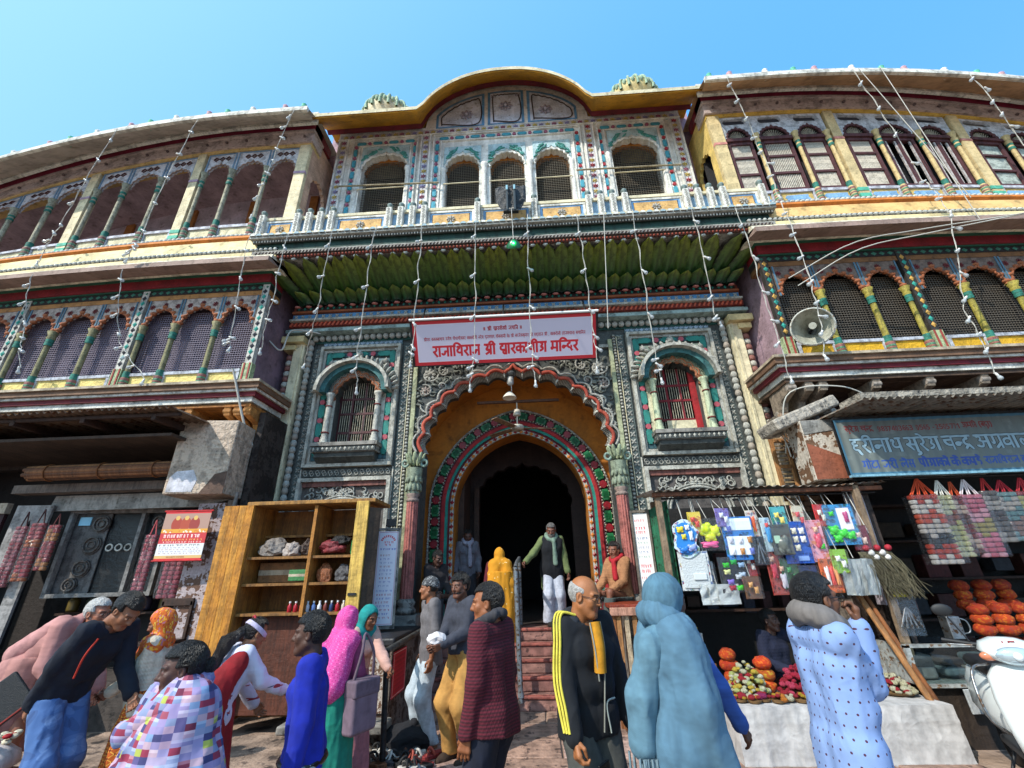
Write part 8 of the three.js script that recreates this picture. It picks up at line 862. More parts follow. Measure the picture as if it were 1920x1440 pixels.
// ================================================================ TOY STALL
{
  const t = thing('toy_stall', 'tin roofed toy stall built against the right side of the temple gate', 'stall', [0, 0, 0]);
  part(t, 'tin_roof', mv(corrG(2.78, 0.95, 0.012, 0.1, 0.03).rotateX(-PI / 2 + 0.06), 3.08, 2.53, 1.1), M('#a8a49c', { map: 'metal', s: 0.9, r: 0.5, m: 0.3, b: 0, side: 1 })); part(t, 'roof_batten', rbx(2.7, 0.05, 0.05, 0.01, 3.08, 2.46, 1.5), M('#7a4a30', { map: 'wood', s: 0.7 })); part(t, 'hanging_rail', bar([1.75, 2.42, 1.42], [4.4, 2.42, 1.42], 0.012), C.iron);
  for (const [x, z] of [[1.8, 1.45], [1.95, 0.6], [4.12, 1.5]]) part(t, 'post', rbx(0.07, 2.5, 0.07, 0.01, x, 1.25, z), M('#8d7a66', { map: 'wood', s: 0.6 })); part(t, 'leaning_pole', bar([3.95, 0.3, 1.9], [3.78, 1.5, 1.4], 0.03, 8), C.woodPale); part(t, 'leaning_pole', bar([4.03, 0.3, 1.85], [3.86, 1.55, 1.35], 0.025, 8), C.wood);
  part(t, 'green_side', mv(rot(corrG(0.9, 1.9, 0.012, 0.09), 0, PI / 2, 0), 1.9, 1.45, 1.0), M('#1f6a4a', { map: 'metal', s: 0.6, b: 0, side: 1 })); part(t, 'dark_back', span(1.9, 4.3, 0, 2.45, 0.16, 0.2), M('#1a1715', {})); part(t, 'pale_jamb', span(4.16, 4.3, 1.2, 2.5, 1.2, 1.34), M('#b9aeb8', { s: 0.8 })); part(t, 'back_shelf', [span(2.0, 4.2, 1.1, 1.13, 0.2, 0.5)], C.woodDark); part(t, 'back_shelf', [span(2.0, 4.2, 1.6, 1.63, 0.2, 0.5)], C.woodDark); part(t, 'seat_platform', span(2.0, 4.2, 0, 0.42, 0.2, 1.3), C.woodDark);
  for (let i = 0; i < 18; i++) part(t, 'stored_goods', rbx(rr(0.1, 0.2), rr(0.12, 0.3), 0.12, 0.01, 2.1 + (i % 9) * 0.24, 1.22 + Math.floor(i / 9) * 0.5, 0.36), M(pick(['#3a2a22', '#2a3a2a', '#5a3a20', '#402428', '#2a2f40']), { s: 0.3 }));
}
const CLEAR = M('#ffffff', { map: 0, b: 'bfine', bs: 0.12, bh: 0.004, r: 0.1, side: 1, x: { transmission: 1, thickness: 0 } });
const CARDS = [0, 1, 2].map((k) => canvasTex(256, 256, (g) => { g.fillStyle = '#f4f2f0'; g.fillRect(0, 0, 256, 256); for (let i = 0; i < 46; i++) { g.fillStyle = ['#e8e4e0', '#ffffff', '#b8c8e0', '#e8b0a0', '#98b890', '#e8d890', '#8090b8', '#c86868'][Math.floor(rgbHash(i, k + 3) * 8)]; g.beginPath(); g.ellipse(rgbHash(i, k) * 256, rgbHash(i, k + 9) * 256, 8 + 16 * rgbHash(i, 7), 5 + 12 * rgbHash(i, 8), i, 0, 7); g.fill(); } rows(g, 20, 236, 30, 4, 60, 12, ['#404a60', '#a03040'], 5 + k); }, { rep: [3, 3] })); let cardN = 0;
function hangToy(label, x, y, z, w, h, back, build, shape) {
  const t = thing('hanging_toy', label, 'toy pack', [x, y, z], rr(-0.25, 0.25)); const s = shape ?? poly([[-w / 2, -h / 2], [w / 2, -h / 2], [w / 2, h / 2], [-w / 2, h / 2]]);
  if (back) part(t, 'backing_card', keepUV(clean(ext(s, 0.006, { bev: 0.003 }))), M(back, { tex: CARDS[cardN++ % 3], b: 0, r: 0.3 })); part(t, 'hanger_string', [bar([0, h / 2, 0], [rr(-0.05, 0.05), 2.42 - y, 1.42 - z], 0.004, 4)], C.wire); build?.(t); return t;
}
const blob = (t, name, x, y, r, c, sx = 1, sy = 1) => part(t, name, join([[0, 0, 0.8], [0.5, 0.55, 0.45], [-0.55, 0.5, 0.4], [0.45, -0.6, 0.4], [-0.4, -0.6, 0.42]].map(([a, b, k]) => new THREE.SphereGeometry(r * k, 10, 7).scale(sx, sy, 0.7).translate(x + a * r * sx, y + b * r * sy, 0.03))), M(c, { map: 0, b: 0, r: 0.25 })), sleeve = (t, w, h) => part(t, 'plastic_sleeve', rbx(w, h, 0.07, 0.015, 0, 0, 0.03), CLEAR);
const headShape = (() => { const s = new THREE.Shape(); for (let i = 0; i <= 40; i++) { const a = i / 40 * TAU, r = 0.15 + 0.018 * Math.sin(a * 6), y = 0.21 * Math.sin(a); s[i ? 'lineTo' : 'moveTo'](r * Math.cos(a) * (Math.abs(Math.sin(a) + 0.1) < 0.3 ? 0.82 : 1), y); } return s; })();
hangToy('scallop edged white and blue toy card with yellow pieces, leftmost in the stall', 2.0, 1.94, 1.62, 0.31, 0.42, '#c8dcea', (t) => { part(t, 'blue_field', mv(ext(headShape, 0.004).scale(0.82, 0.84, 1), 0, 0, 0.012), M('#2a7ac0', { map: 0, b: 0, r: 0.3 })); blob(t, 'toy_piece', -0.05, 0.1, 0.035, '#d8c030', 1.3); blob(t, 'toy_piece', 0.03, 0.12, 0.03, '#e8ecf0'); blob(t, 'toy_piece', -0.02, 0.02, 0.03, '#d8c030'); blob(t, 'toy_piece', 0.06, 0.03, 0.035, '#e0e8ee', 0.7, 1.5); blob(t, 'toy_piece', -0.04, -0.12, 0.05, '#2a70c0', 1.2, 0.8); blob(t, 'toy_piece', 0.05, -0.1, 0.045, '#8a9ad0', 1.2, 0.9); }, headShape);
hangToy('clear bag with bright yellow and pink squeeze toys in the stall', 2.29, 1.98, 1.58, 0.3, 0.36, null, (t) => { blob(t, 'yellow_toy', -0.05, 0.06, 0.075, '#c8d820', 1.1); blob(t, 'yellow_toy', 0.06, 0.04, 0.065, '#d0dc28'); blob(t, 'yellow_toy', 0.0, -0.03, 0.06, '#c8d020', 1.3, 0.8); blob(t, 'pink_toy', -0.02, -0.11, 0.06, '#e05a90', 1.8, 0.6); sleeve(t, 0.3, 0.36); });
hangToy('blue and white blister card with small white toy parts', 2.6, 1.93, 1.62, 0.33, 0.46, '#2f7ac8', (t) => { part(t, 'white_field', rbx(0.3, 0.13, 0.006, 0.002, 0, 0.15, 0.012), M('#d8e4ee', { map: 0, b: 0 })); part(t, 'white_field', rbx(0.28, 0.2, 0.006, 0.002, 0, -0.08, 0.012), M('#e0e6ea', { map: 0, b: 0 })); for (let i = 0; i < 7; i++) blob(t, 'toy_piece', -0.1 + (i % 3) * 0.1, -0.14 + Math.floor(i / 3) * 0.12, 0.028, ['#e8e8f0', '#b87a30', '#5a6ab8', '#c8c8d8'][i % 4], 1, 1.3); sleeve(t, 0.3, 0.36); });
hangToy('plain pale grey moulded plate hanging under the scalloped card', 2.05, 1.6, 1.6, 0.32, 0.4, '#c9cccc', (t) => { part(t, 'moulded_rim', [rbx(0.28, 0.36, 0.02, 0.01, 0, 0, 0.012)], M('#bcc0c0', { map: 0, b: 'bplaster', bs: 0.2, bh: 0.006, r: 0.3 })); part(t, 'moulded_relief', rbx(0.14, 0.07, 0.02, 0.008, 0.04, -0.06, 0.03), M('#c6caca', { map: 0, b: 0, r: 0.3 })); });
hangToy('clear bag of mixed green, purple and red plastic toys', 2.47, 1.55, 1.6, 0.36, 0.36, '#3a3c40', (t) => { [[-0.1, 0.1, '#38b828'], [0.0, 0.13, '#28a040'], [-0.1, 0.03, '#d8d890'], [-0.08, -0.07, '#8a70c8'], [-0.07, -0.13, '#a82838'], [0.02, -0.13, '#48c830'], [0.08, 0.0, '#b8c8d8'], [0.1, -0.07, '#d87a98'], [0.09, 0.1, '#98b8d8'], [0.03, -0.02, '#c8ccd0']].forEach(([x, y, c]) => blob(t, 'toy_piece', x, y, 0.034, c, 1.4, 0.8)); sleeve(t, 0.36, 0.36); });
hangToy('slim card with an orange toy gun and white label', 2.8, 2.06, 1.58, 0.11, 0.34, '#d8d0c8', (t) => { blob(t, 'toy_barrel', 0, 0.02, 0.03, '#e05a20', 1, 3); blob(t, 'toy_grip', -0.03, -0.06, 0.03, '#d8b020', 1, 1.6); sleeve(t, 0.11, 0.32); });
hangToy('slim card with blue and white bubble bottle', 2.92, 1.96, 1.62, 0.11, 0.36, '#c0d8e0', (t) => { blob(t, 'bottle', 0, 0, 0.035, '#3a8ac0', 1, 2.6); blob(t, 'bottle_cap', 0, 0.1, 0.025, '#d84a40'); sleeve(t, 0.11, 0.34); });
hangToy('black and silver comb packet hanging behind the bubble bottle', 2.78, 1.79, 1.64, 0.16, 0.3, '#20242a', (t) => { for (const a of [-0.2, 0.1, 0.35]) part(t, 'steel_comb', rbx(0.016, 0.26, 0.01, 0.003).rotateZ(a).translate(a * 0.1, 0, 0.02), C.steel); sleeve(t, 0.16, 0.3); });
hangToy('dark grey pouch packet hanging left of the blue toy card', 3.04, 1.9, 1.66, 0.2, 0.32, '#4a4c48', (t) => { blob(t, 'pouch_bulge', 0, -0.05, 0.07, '#5c6058', 1, 1.4); part(t, 'pouch_label', rbx(0.06, 0.08, 0.006, 0.002, -0.05, 0, 0.05), M('#98b8a0', { map: 0, b: 0 })); sleeve(t, 0.2, 0.32); });
hangToy('blue card with several small white toys in rows', 3.22, 1.87, 1.6, 0.3, 0.44, '#2458b8', (t) => { for (let i = 0; i < 8; i++) blob(t, 'white_toy', -0.09 + (i % 3) * 0.085, 0.12 - Math.floor(i / 3) * 0.09, 0.036, ['#e8e4dc', '#e0d8c0', '#f0ece8'][i % 3]); part(t, 'blue_label', rbx(0.12, 0.05, 0.006, 0.002, 0.04, -0.17, 0.012), M('#88a8e0', { map: 0, b: 0 })); sleeve(t, 0.28, 0.36); });
hangToy('long red packet of dolls hanging low in the stall middle', 2.93, 1.58, 1.6, 0.19, 0.48, '#a84a40', (t) => { for (let i = 0; i < 2; i++) { blob(t, 'doll_head', -0.04 + i * 0.09, 0.12 - i * 0.1, 0.03, '#d8a890'); blob(t, 'doll_dress', -0.04 + i * 0.09, 0.0 - i * 0.1, 0.04, i ? '#c8c0c8' : '#b83040', 1, 2); } sleeve(t, 0.19, 0.46); });
hangToy('pink and white doll packet with a green piece', 3.46, 1.88, 1.6, 0.17, 0.44, '#e0a0b0', (t) => { blob(t, 'doll_head', 0, 0.12, 0.03, '#e0b898'); blob(t, 'doll_dress', 0, 0.0, 0.045, '#d04a60', 1, 1.8); blob(t, 'green_piece', 0.03, -0.06, 0.03, '#38b828'); sleeve(t, 0.17, 0.42); });
hangToy('orange striped packet hanging low beside the doll packets', 3.5, 1.52, 1.6, 0.2, 0.34, '#d86a3a', (t) => { for (let i = 0; i < 3; i++) blob(t, 'roll', -0.05 + i * 0.05, 0, 0.025, ['#e8d8d0', '#d84a40', '#e89a60'][i], 1, 4); sleeve(t, 0.2, 0.32); });
hangToy('blue card with bright green animal toys, topmost at the stall right', 3.78, 2.05, 1.56, 0.34, 0.44, '#3a88c0', (t) => { part(t, 'white_field', rbx(0.13, 0.24, 0.006, 0.002, 0.07, 0.06, 0.012), M('#e0d8e0', { map: 0, b: 0 })); [[-0.08, -0.06, 0.06], [0.0, -0.1, 0.06], [0.08, -0.12, 0.05], [-0.06, -0.15, 0.05], [-0.06, 0.12, 0.03]].forEach(([x, y, r]) => blob(t, 'green_toy', x, y, r, '#38c030', 1, 0.9)); blob(t, 'doll_dress', 0.08, 0.08, 0.035, '#b03a70', 0.8, 1.8); sleeve(t, 0.34, 0.38); });
hangToy('bundle of clear silvery packets hanging low at the stall right', 3.78, 1.5, 1.62, 0.32, 0.38, null, (t) => { for (let i = 0; i < 4; i++) { const g = new THREE.PlaneGeometry(0.16, 0.36, 6, 10), p = g.attributes.position; for (let k = 0; k < p.count; k++) p.setZ(k, 0.02 * nz(p.getX(k) * 18 + i * 7, p.getY(k) * 14, i)); g.computeVertexNormals(); part(t, 'silver_packet', mv(rot(g, 0, rr(-0.4, 0.4), rr(-0.15, 0.15)), -0.1 + i * 0.07, 0, i * 0.015), M('#a8acaa', { map: 0, b: 'bfine', bs: 0.1, bh: 0.004, r: 0.18, m: 0.5, side: 1 })); } });
hangToy('crumpled clear plastic bags bunched below the grey plate', 2.25, 1.36, 1.62, 0.3, 0.2, null, (t) => { for (let i = 0; i < 3; i++) { const g = new THREE.PlaneGeometry(0.24, 0.2, 8, 8), p = g.attributes.position; for (let k = 0; k < p.count; k++) p.setZ(k, 0.035 * nz(p.getX(k) * 16 + i * 7, p.getY(k) * 16, i)); g.computeVertexNormals(); part(t, 'clear_bag', mv(g, -0.08 + i * 0.09, 0, i * 0.02), M('#c8ccca', { map: 0, b: 'bfine', bs: 0.1, bh: 0.006, r: 0.15, m: 0.2, side: 1 })); } });
for (const [l, x, y, w, h, c, d] of [['yellow', 2.14, 2.12, 0.14, 0.22, '#d8c040', '#c84030'], ['violet', 2.46, 2.16, 0.16, 0.2, '#8070b8', '#e0e0e8'], ['red and white', 2.68, 1.66, 0.14, 0.26, '#c04040', '#e8e4e0'], ['turquoise', 3.1, 2.14, 0.15, 0.24, '#40a0a8', '#e8d060'], ['dark green', 3.08, 1.55, 0.2, 0.3, '#2a5a3a', '#3a8a50'], ['cream', 3.34, 2.14, 0.14, 0.26, '#d8d0b8', '#d04a50'], ['scarlet', 3.6, 2.16, 0.13, 0.24, '#c83838', '#e8e0d0'], ['navy', 3.28, 1.5, 0.2, 0.26, '#283868', '#a0b0d0'], ['lime', 3.62, 1.66, 0.16, 0.24, '#88b838', '#e0e0d8'], ['brown', 2.62, 1.42, 0.18, 0.22, '#6a4a34', '#c89050'], ['silver', 2.2, 1.55, 0.14, 0.28, '#b8bcc0', '#7080a0'], ['maroon', 3.96, 1.9, 0.16, 0.26, '#6a2430', '#d0b0a0']]) hangToy('small ' + l + ' toy packet hanging between the larger packs of the stall', x, y, 1.54 + 0.1 * rgbHash(x, y), w, h, c, (t) => { blob(t, 'toy_piece', -w * 0.15, h * 0.12, 0.03, d); blob(t, 'toy_piece', w * 0.15, -h * 0.12, 0.028, d, 1, 1.3); sleeve(t, w, h); });
{ const t = thing('feather_whisk', 'bunch of feathered whisks with white knobs hanging at the stall corner', 'whisk', [4.08, 1.95, 1.55]); for (let i = 0; i < 7; i++) { const a = -0.35 + i * 0.1; part(t, 'whisk_knob', sph(0.035, a * 0.4 + 0.03, -0.16 - (i % 3) * 0.05, 0.04, 8), i % 3 ? M('#d8d4d0', { b: 0 }) : M('#a82030', { b: 0 })); const f = []; for (let k = 0; k < 34; k++) { const x = a * 0.5 + rr(-0.03, 0.03); f.push(tube([V3(x, -0.2, 0.03), V3(x + 0.08 + rr(-0.05, 0.05), -0.38, 0.03 + rr(-0.04, 0.06)), V3(x + 0.16 + rr(-0.12, 0.12), -0.55 - rr(0, 0.14), 0.03 + rr(-0.08, 0.08))], 0.0035, 3, 4)); } stuff(t, 'feathers', f, M('#6a6450', { b: 0 })); } part(t, 'hanging_cord', bar([0, 0, 0], [-0.02, 0.48, -0.12], 0.006), C.wire); }
// ---- flower table
{
  const t = thing('flower_table', 'low table under a creased white sheet selling flowers and offerings', 'table', [3.02, 0, 1.55]); const w = 1.92, d = 0.95;
  const cl = new THREE.BoxGeometry(w, 0.44, d, 90, 24, 40), p = cl.attributes.position; for (let i = 0; i < p.count; i++) { const x = p.getX(i), y = p.getY(i), z = p.getZ(i), k = (0.22 - y) / 0.44; const cr = (v) => Math.max(0, 1 - Math.abs(((v / 0.3) % 1 + 1) % 1 - 0.5) * 14), n = 0.02 * nz(x * 4.5, y * 2.5, z * 4.5) + 0.006 * nz(x * 13, y * 6, z * 13) + 0.007 * cr(x + 0.02 * y) + 0.006 * cr(y + 0.05); p.setXYZ(i, x * (1 + 0.02 * k) + n * Math.sign(x) * (Math.abs(x) > w / 2 - 0.01 ? 1 : 0.1), y + (y > 0.2 ? n * 0.3 : 0), z + (z > d / 2 - 0.01 ? n + 0.03 * k : 0)); } cl.computeVertexNormals(); part(t, 'white_sheet', mv(cl, 0, 0.22, 0), M('#bdb9b6', { map: 'cloth', s: 0.7, b: 'bfold', bs: 0.9, bh: 0.008, r: 0.9 })); for (const [x, z] of [[-0.85, -0.4], [0.85, -0.4], [-0.85, 0.4], [0.85, 0.4]]) part(t, 'leg', span(x - 0.03, x + 0.03, 0, 0.4, z - 0.03, z + 0.03), C.wood);
  const petal = prep(new THREE.SphereGeometry(0.022, 6, 5).scale(1, 0.7, 1)), bigp = prep(new THREE.SphereGeometry(0.034, 7, 5).scale(1, 0.7, 1));
  const heap = (label, x, z, r, h, cols, n, name = 'flower_heap', cat = 'flowers') => { const o = thing(name, label, cat, [x, 0.45, z]); part(o, 'leaf_plate', cyl(r * 0.9, r * 1.05, 0.02, 0, 0, 0, 14), M('#7a5a34', { s: 0.3 })); for (let i = 0; i < n; i++) { const a = rr(0, TAU), q = r * Math.sqrt(rnd()) * 0.95; at(o, 'flower_head', rnd() < 0.5 ? petal : bigp, M(pick(cols), { map: 'cloth', s: 0.08, b: 'bfine', bs: 0.03, bh: 0.008 }), q * Math.cos(a), 0.02 + h * (1 - (q / r) ** 2) * rr(0.6, 1), q * Math.sin(a), rr(0, 6)); } return o; };
  heap('heap of deep pink rose petals on the white flower table', 2.86, 1.66, 0.19, 0.24, ['#a81030', '#c01a3c', '#b01838', '#d04060'], 130); heap('heap of white and red blossoms at the right end of the flower table', 3.78, 1.62, 0.17, 0.14, ['#d8d0a8', '#e0dab8', '#b01828', '#d8d0b0'], 90); heap('heap of pale garland flowers at the left end of the flower table', 2.36, 1.62, 0.2, 0.26, ['#d8d4b0', '#e0dcc0', '#c8d080', '#b01828', '#d8b840'], 120);
  const pl = ['#c8a020', '#d8d0b0', '#a81830', '#d07a20', '#a02060']; for (let i = 0; i < 11; i++) heap(['first', 'second', 'third', 'fourth', 'fifth', 'sixth', 'seventh', 'eighth', 'ninth', 'tenth', 'eleventh'][i] + ' offering plate from the left along the front edge of the flower table', 2.18 + i * 0.11, 1.88 + (i % 2) * 0.05 - 0.02, 0.062, 0.05, [pl[i % 5], pl[(i + 2) % 5], '#b01828'], 9, 'offering_plate', 'plate').userData.group = 'offering plates along the table front';
  const bund = (label, x, z, y, c, sd) => { const o = thing('cloth_bundle', label, 'bundle', [x, y, z]); for (let k = 0; k < 3; k++) { const g = new THREE.SphereGeometry(0.085, 14, 10), q = g.attributes.position; for (let i = 0; i < q.count; i++) { const f = 1 + 0.14 * nz(q.getX(i) * 22 + sd + k, q.getY(i) * 22, q.getZ(i) * 22); q.setXYZ(i, q.getX(i) * f * 1.25, q.getY(i) * f * 0.78, q.getZ(i) * f); } g.computeVertexNormals(); at(o, 'folded_cloth', g, M(c[k % c.length], { tex: PRINT.orangeVeil, b: 'bfine', bs: 0.1, bh: 0.006 }), rr(-0.01, 0.01), 0.05 + k * 0.098, 0, rr(0, 6)); } return o; };
  bund('stack of orange printed cloth bundles behind the left flower heap', 2.34, 1.3, 0.5, ['#e8a070', '#d88058'], 1); bund('taller stack of orange and green cloth bundles on the flower table', 2.6, 1.5, 0.45, ['#ffc090', '#d8d080', '#ffa070'], 4);
  for (let i = 0; i < 6; i++) bund('stack of glowing orange cloth bundles on the right shop counter, number of three tiers', 5.22 + (i % 3) * 0.24, 1.2 - Math.floor(i / 3) * 0.12, 0.88 + Math.floor(i / 3) * 0.24, ['#d88a58', '#e8a468', '#c8784c'], 9 + i).userData = { label: ['left', 'middle', 'right'][i % 3] + ' orange cloth bundle stack in the ' + (i < 3 ? 'lower front' : 'raised back') + ' row on the right shop counter', category: 'bundle', group: 'orange bundles on the right counter' };
  const bx1 = thing('toy_box', 'white and green toy box with yellow lid standing behind the flower table', 'box', [2.1, 0.78, 1.05], 0.3); part(bx1, 'box_body', rbx(0.14, 0.3, 0.08, 0.006), M('#d8d8d8', { b: 0 })); part(bx1, 'green_print', rbx(0.08, 0.16, 0.006, 0.002, 0.01, -0.02, 0.041), M('#1a8a4a', { b: 0 })); part(bx1, 'yellow_top', rbx(0.08, 0.07, 0.07, 0.006, -0.02, 0.18, 0), M('#d8c020', { b: 0 })); part(bx1, 'box_stand', span(-0.1, 0.14, -0.36, -0.15, -0.1, 0.1), C.woodPale);
}
// ================================================================ RIGHT SHOP
{
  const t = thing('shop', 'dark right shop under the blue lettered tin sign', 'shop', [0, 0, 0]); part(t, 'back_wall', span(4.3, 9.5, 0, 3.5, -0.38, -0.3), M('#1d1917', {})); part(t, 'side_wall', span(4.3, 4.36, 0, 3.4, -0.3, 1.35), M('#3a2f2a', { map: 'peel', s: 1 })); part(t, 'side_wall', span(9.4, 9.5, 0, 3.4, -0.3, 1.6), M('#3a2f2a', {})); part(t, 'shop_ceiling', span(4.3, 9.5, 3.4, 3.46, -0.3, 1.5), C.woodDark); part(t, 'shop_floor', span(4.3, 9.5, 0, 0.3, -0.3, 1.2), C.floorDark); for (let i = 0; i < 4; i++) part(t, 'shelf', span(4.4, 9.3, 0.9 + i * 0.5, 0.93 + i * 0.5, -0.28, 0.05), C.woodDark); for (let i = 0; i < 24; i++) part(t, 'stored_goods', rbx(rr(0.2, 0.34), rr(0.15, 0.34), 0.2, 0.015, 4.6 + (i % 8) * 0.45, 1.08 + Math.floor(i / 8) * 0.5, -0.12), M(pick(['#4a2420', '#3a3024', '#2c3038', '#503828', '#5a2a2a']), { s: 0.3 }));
  part(t, 'tin_awning', mv(corrG(5.6, 1.5, 0.018, 0.09, 0.03).rotateX(-PI / 2 + 0.05), 6.85, 3.38, 1.45), M('#8d857a', { map: 'metal', s: 0.9, r: 0.6, m: 0.2, b: 0, side: 1 })); part(t, 'mortar_edge', span(4.1, 9.6, 3.38, 3.45, 1.75, 2.12, 20), M('#a39a8c', { map: 'stone', s: 0.8, bh: 0.03 }));
}
{
  const t = thing('shop_sign', 'corrugated blue bordered tin sign with large outlined lettering over the right shop', 'sign', [5.75, 2.94, 1.62]);
  const tx = canvasTex(2048, 440, (g, w, h) => {
    g.fillStyle = '#646b67'; g.fillRect(0, 0, w, h); for (let i = 0; i < 300; i++) { g.fillStyle = i % 2 ? 'rgba(90,80,70,.05)' : 'rgba(230,230,225,.07)'; g.fillRect(rgbHash(i, 1) * w, rgbHash(i, 2) * h, 60 * rgbHash(i, 3), 30); } g.fillStyle = '#3f6a80'; g.fillRect(0, 0, w, 24); g.fillRect(0, h - 20, w, 20); g.fillRect(0, 0, 16, h);
    fit(g, 's.u.r.e.sh c.nh.dr', 62, 270, 62, 44, 8, '#7c2420', { gap: 0.3 }); g.fillStyle = '#7c2420'; g.font = 'bold 58px sans-serif'; g.fillText('9837403663  0565 - 2505771', 300, 108, 590); fit(g, 'a.m.i.t (.b.d.u.A.)', 900, 1110, 62, 42, 8, '#7c2420', { gap: 0.3 });
    fit(g, 'h.r.I.n.A.th s.u.r.e.sh c.nh.dr a.gr.v.A.l', 70, 1330, 168, 104, 17, '#8ca6b2', { gap: 0.22, outline: '#101316' });
    fit(g, 'g.O.T.A j.r.I l.ai.s', 110, 470, 336, 58, 10, '#2a4a94', { gap: 0.4 }); fit(g, 'p.O.sh.A.k.O.M k.e k.p.D.e', 500, 930, 332, 60, 13, '#24408c', { gap: 0.3 }); fit(g, 'r.A.j.A.i.dh.r.A.j b.A.j.A.r', 950, 1330, 334, 50, 10, '#2a4a94', { gap: 0.4 });
  });
  const W = 3.4, n = 200, g = new THREE.PlaneGeometry(W, 0.7, n, 1), p = g.attributes.position; for (let i = 0; i < p.count; i++) p.setZ(i, 0.006 * Math.sin(p.getX(i) / 0.115 * TAU)); g.computeVertexNormals(); part(t, 'sign_sheet', keepUV(clean(g)), M('#ffffff', { tex: tx, b: 0, r: 0.5, side: 1 })); part(t, 'sign_rail', [span(-W / 2, W / 2, -0.37, -0.345, -0.03, 0.03)], M('#7fb0c4', { map: 'grime', s: 0.8 })); part(t, 'sign_rail', span(-W / 2, W / 2, 0.345, 0.37, -0.03, 0.03), C.iron); part(t, 'sign_backing', span(-W / 2, W / 2, -0.34, 0.34, -0.05, -0.03), C.iron);
}
{ const l = ['orange topped', 'white corded', 'red corded slim', 'pink', 'grey beaded', 'turquoise striped', 'red and green', 'orange and yellow', 'dark red', 'crimson']; const G = [[4.86, 2.55, 0.95, 0.34, ['#b8381c', '#d8d0c8', '#c84a28', '#c9c0b8', '#2a2424'], '#d04a20', 4], [5.08, 2.52, 0.85, 0.22, ['#c8c890', '#d8d8b0', '#8a4a38', '#b8b878'], '#e0dcd4', 3], [5.22, 2.5, 0.8, 0.17, ['#7c2024', '#c8b0a0', '#5a2a24'], '#c04a20', 2], [5.38, 2.52, 0.86, 0.27, ['#d87a90', '#c86078', '#e0a0b0', '#a89a58'], '#e0d4d8', 3], [5.6, 2.53, 0.72, 0.19, ['#6a6868', '#a8a4a0', '#4a4448'], '#b82a2a', 2], [5.78, 2.5, 0.68, 0.25, ['#7aa0a4', '#b8b0a8', '#60888c', '#8a6a60'], '#b02030', 3], [6.02, 2.52, 0.75, 0.25, ['#a82a2c', '#b8b868', '#8a2024', '#c8c090'], '#c02834', 3], [6.25, 2.52, 0.75, 0.25, ['#d86a28', '#d8c050', '#c84a24'], '#d08a28', 3], [6.48, 2.5, 0.8, 0.25, ['#7c141c', '#b03038'], '#a01c28', 3], [6.7, 2.5, 0.8, 0.25, ['#b02434', '#c8a860'], '#c02834', 3]]; G.forEach(([x, y, h, w, c, tc, s], i) => garland(l[i] + ' garland packet hanging below the lettered tin sign', x, y, 1.5, h, w, c, tc, undefined, s)); 
  const r = thing('hanging_rail', 'thin dark rail carrying garland packets under the tin sign', 'rail', [5.75, 2.56, 1.5]); part(r, 'rail_rod', bar([-1.6, 0, 0], [1.6, 0, 0], 0.014), C.iron); part(r, 'rail_bracket', [bar([-1.6, 0, 0], [-1.6, 0.1, -0.3], 0.01)], C.iron); part(r, 'rail_bracket', [bar([1.6, 0, 0], [1.6, 0.1, -0.3], 0.01)], C.iron); const b = thing('tube_light', 'white fluorescent tube fixed below the right tin sign', 'lamp', [5.2, 2.58, 1.42]); part(b, 'tube', bar([-0.55, 0, 0], [0.55, 0, 0], 0.016, 8), M('#e8eef0', { map: 0, b: 0, r: 0.3 })); part(b, 'tube_holder', [span(-0.6, 0.6, 0.02, 0.05, -0.02, 0.02)], C.white); }
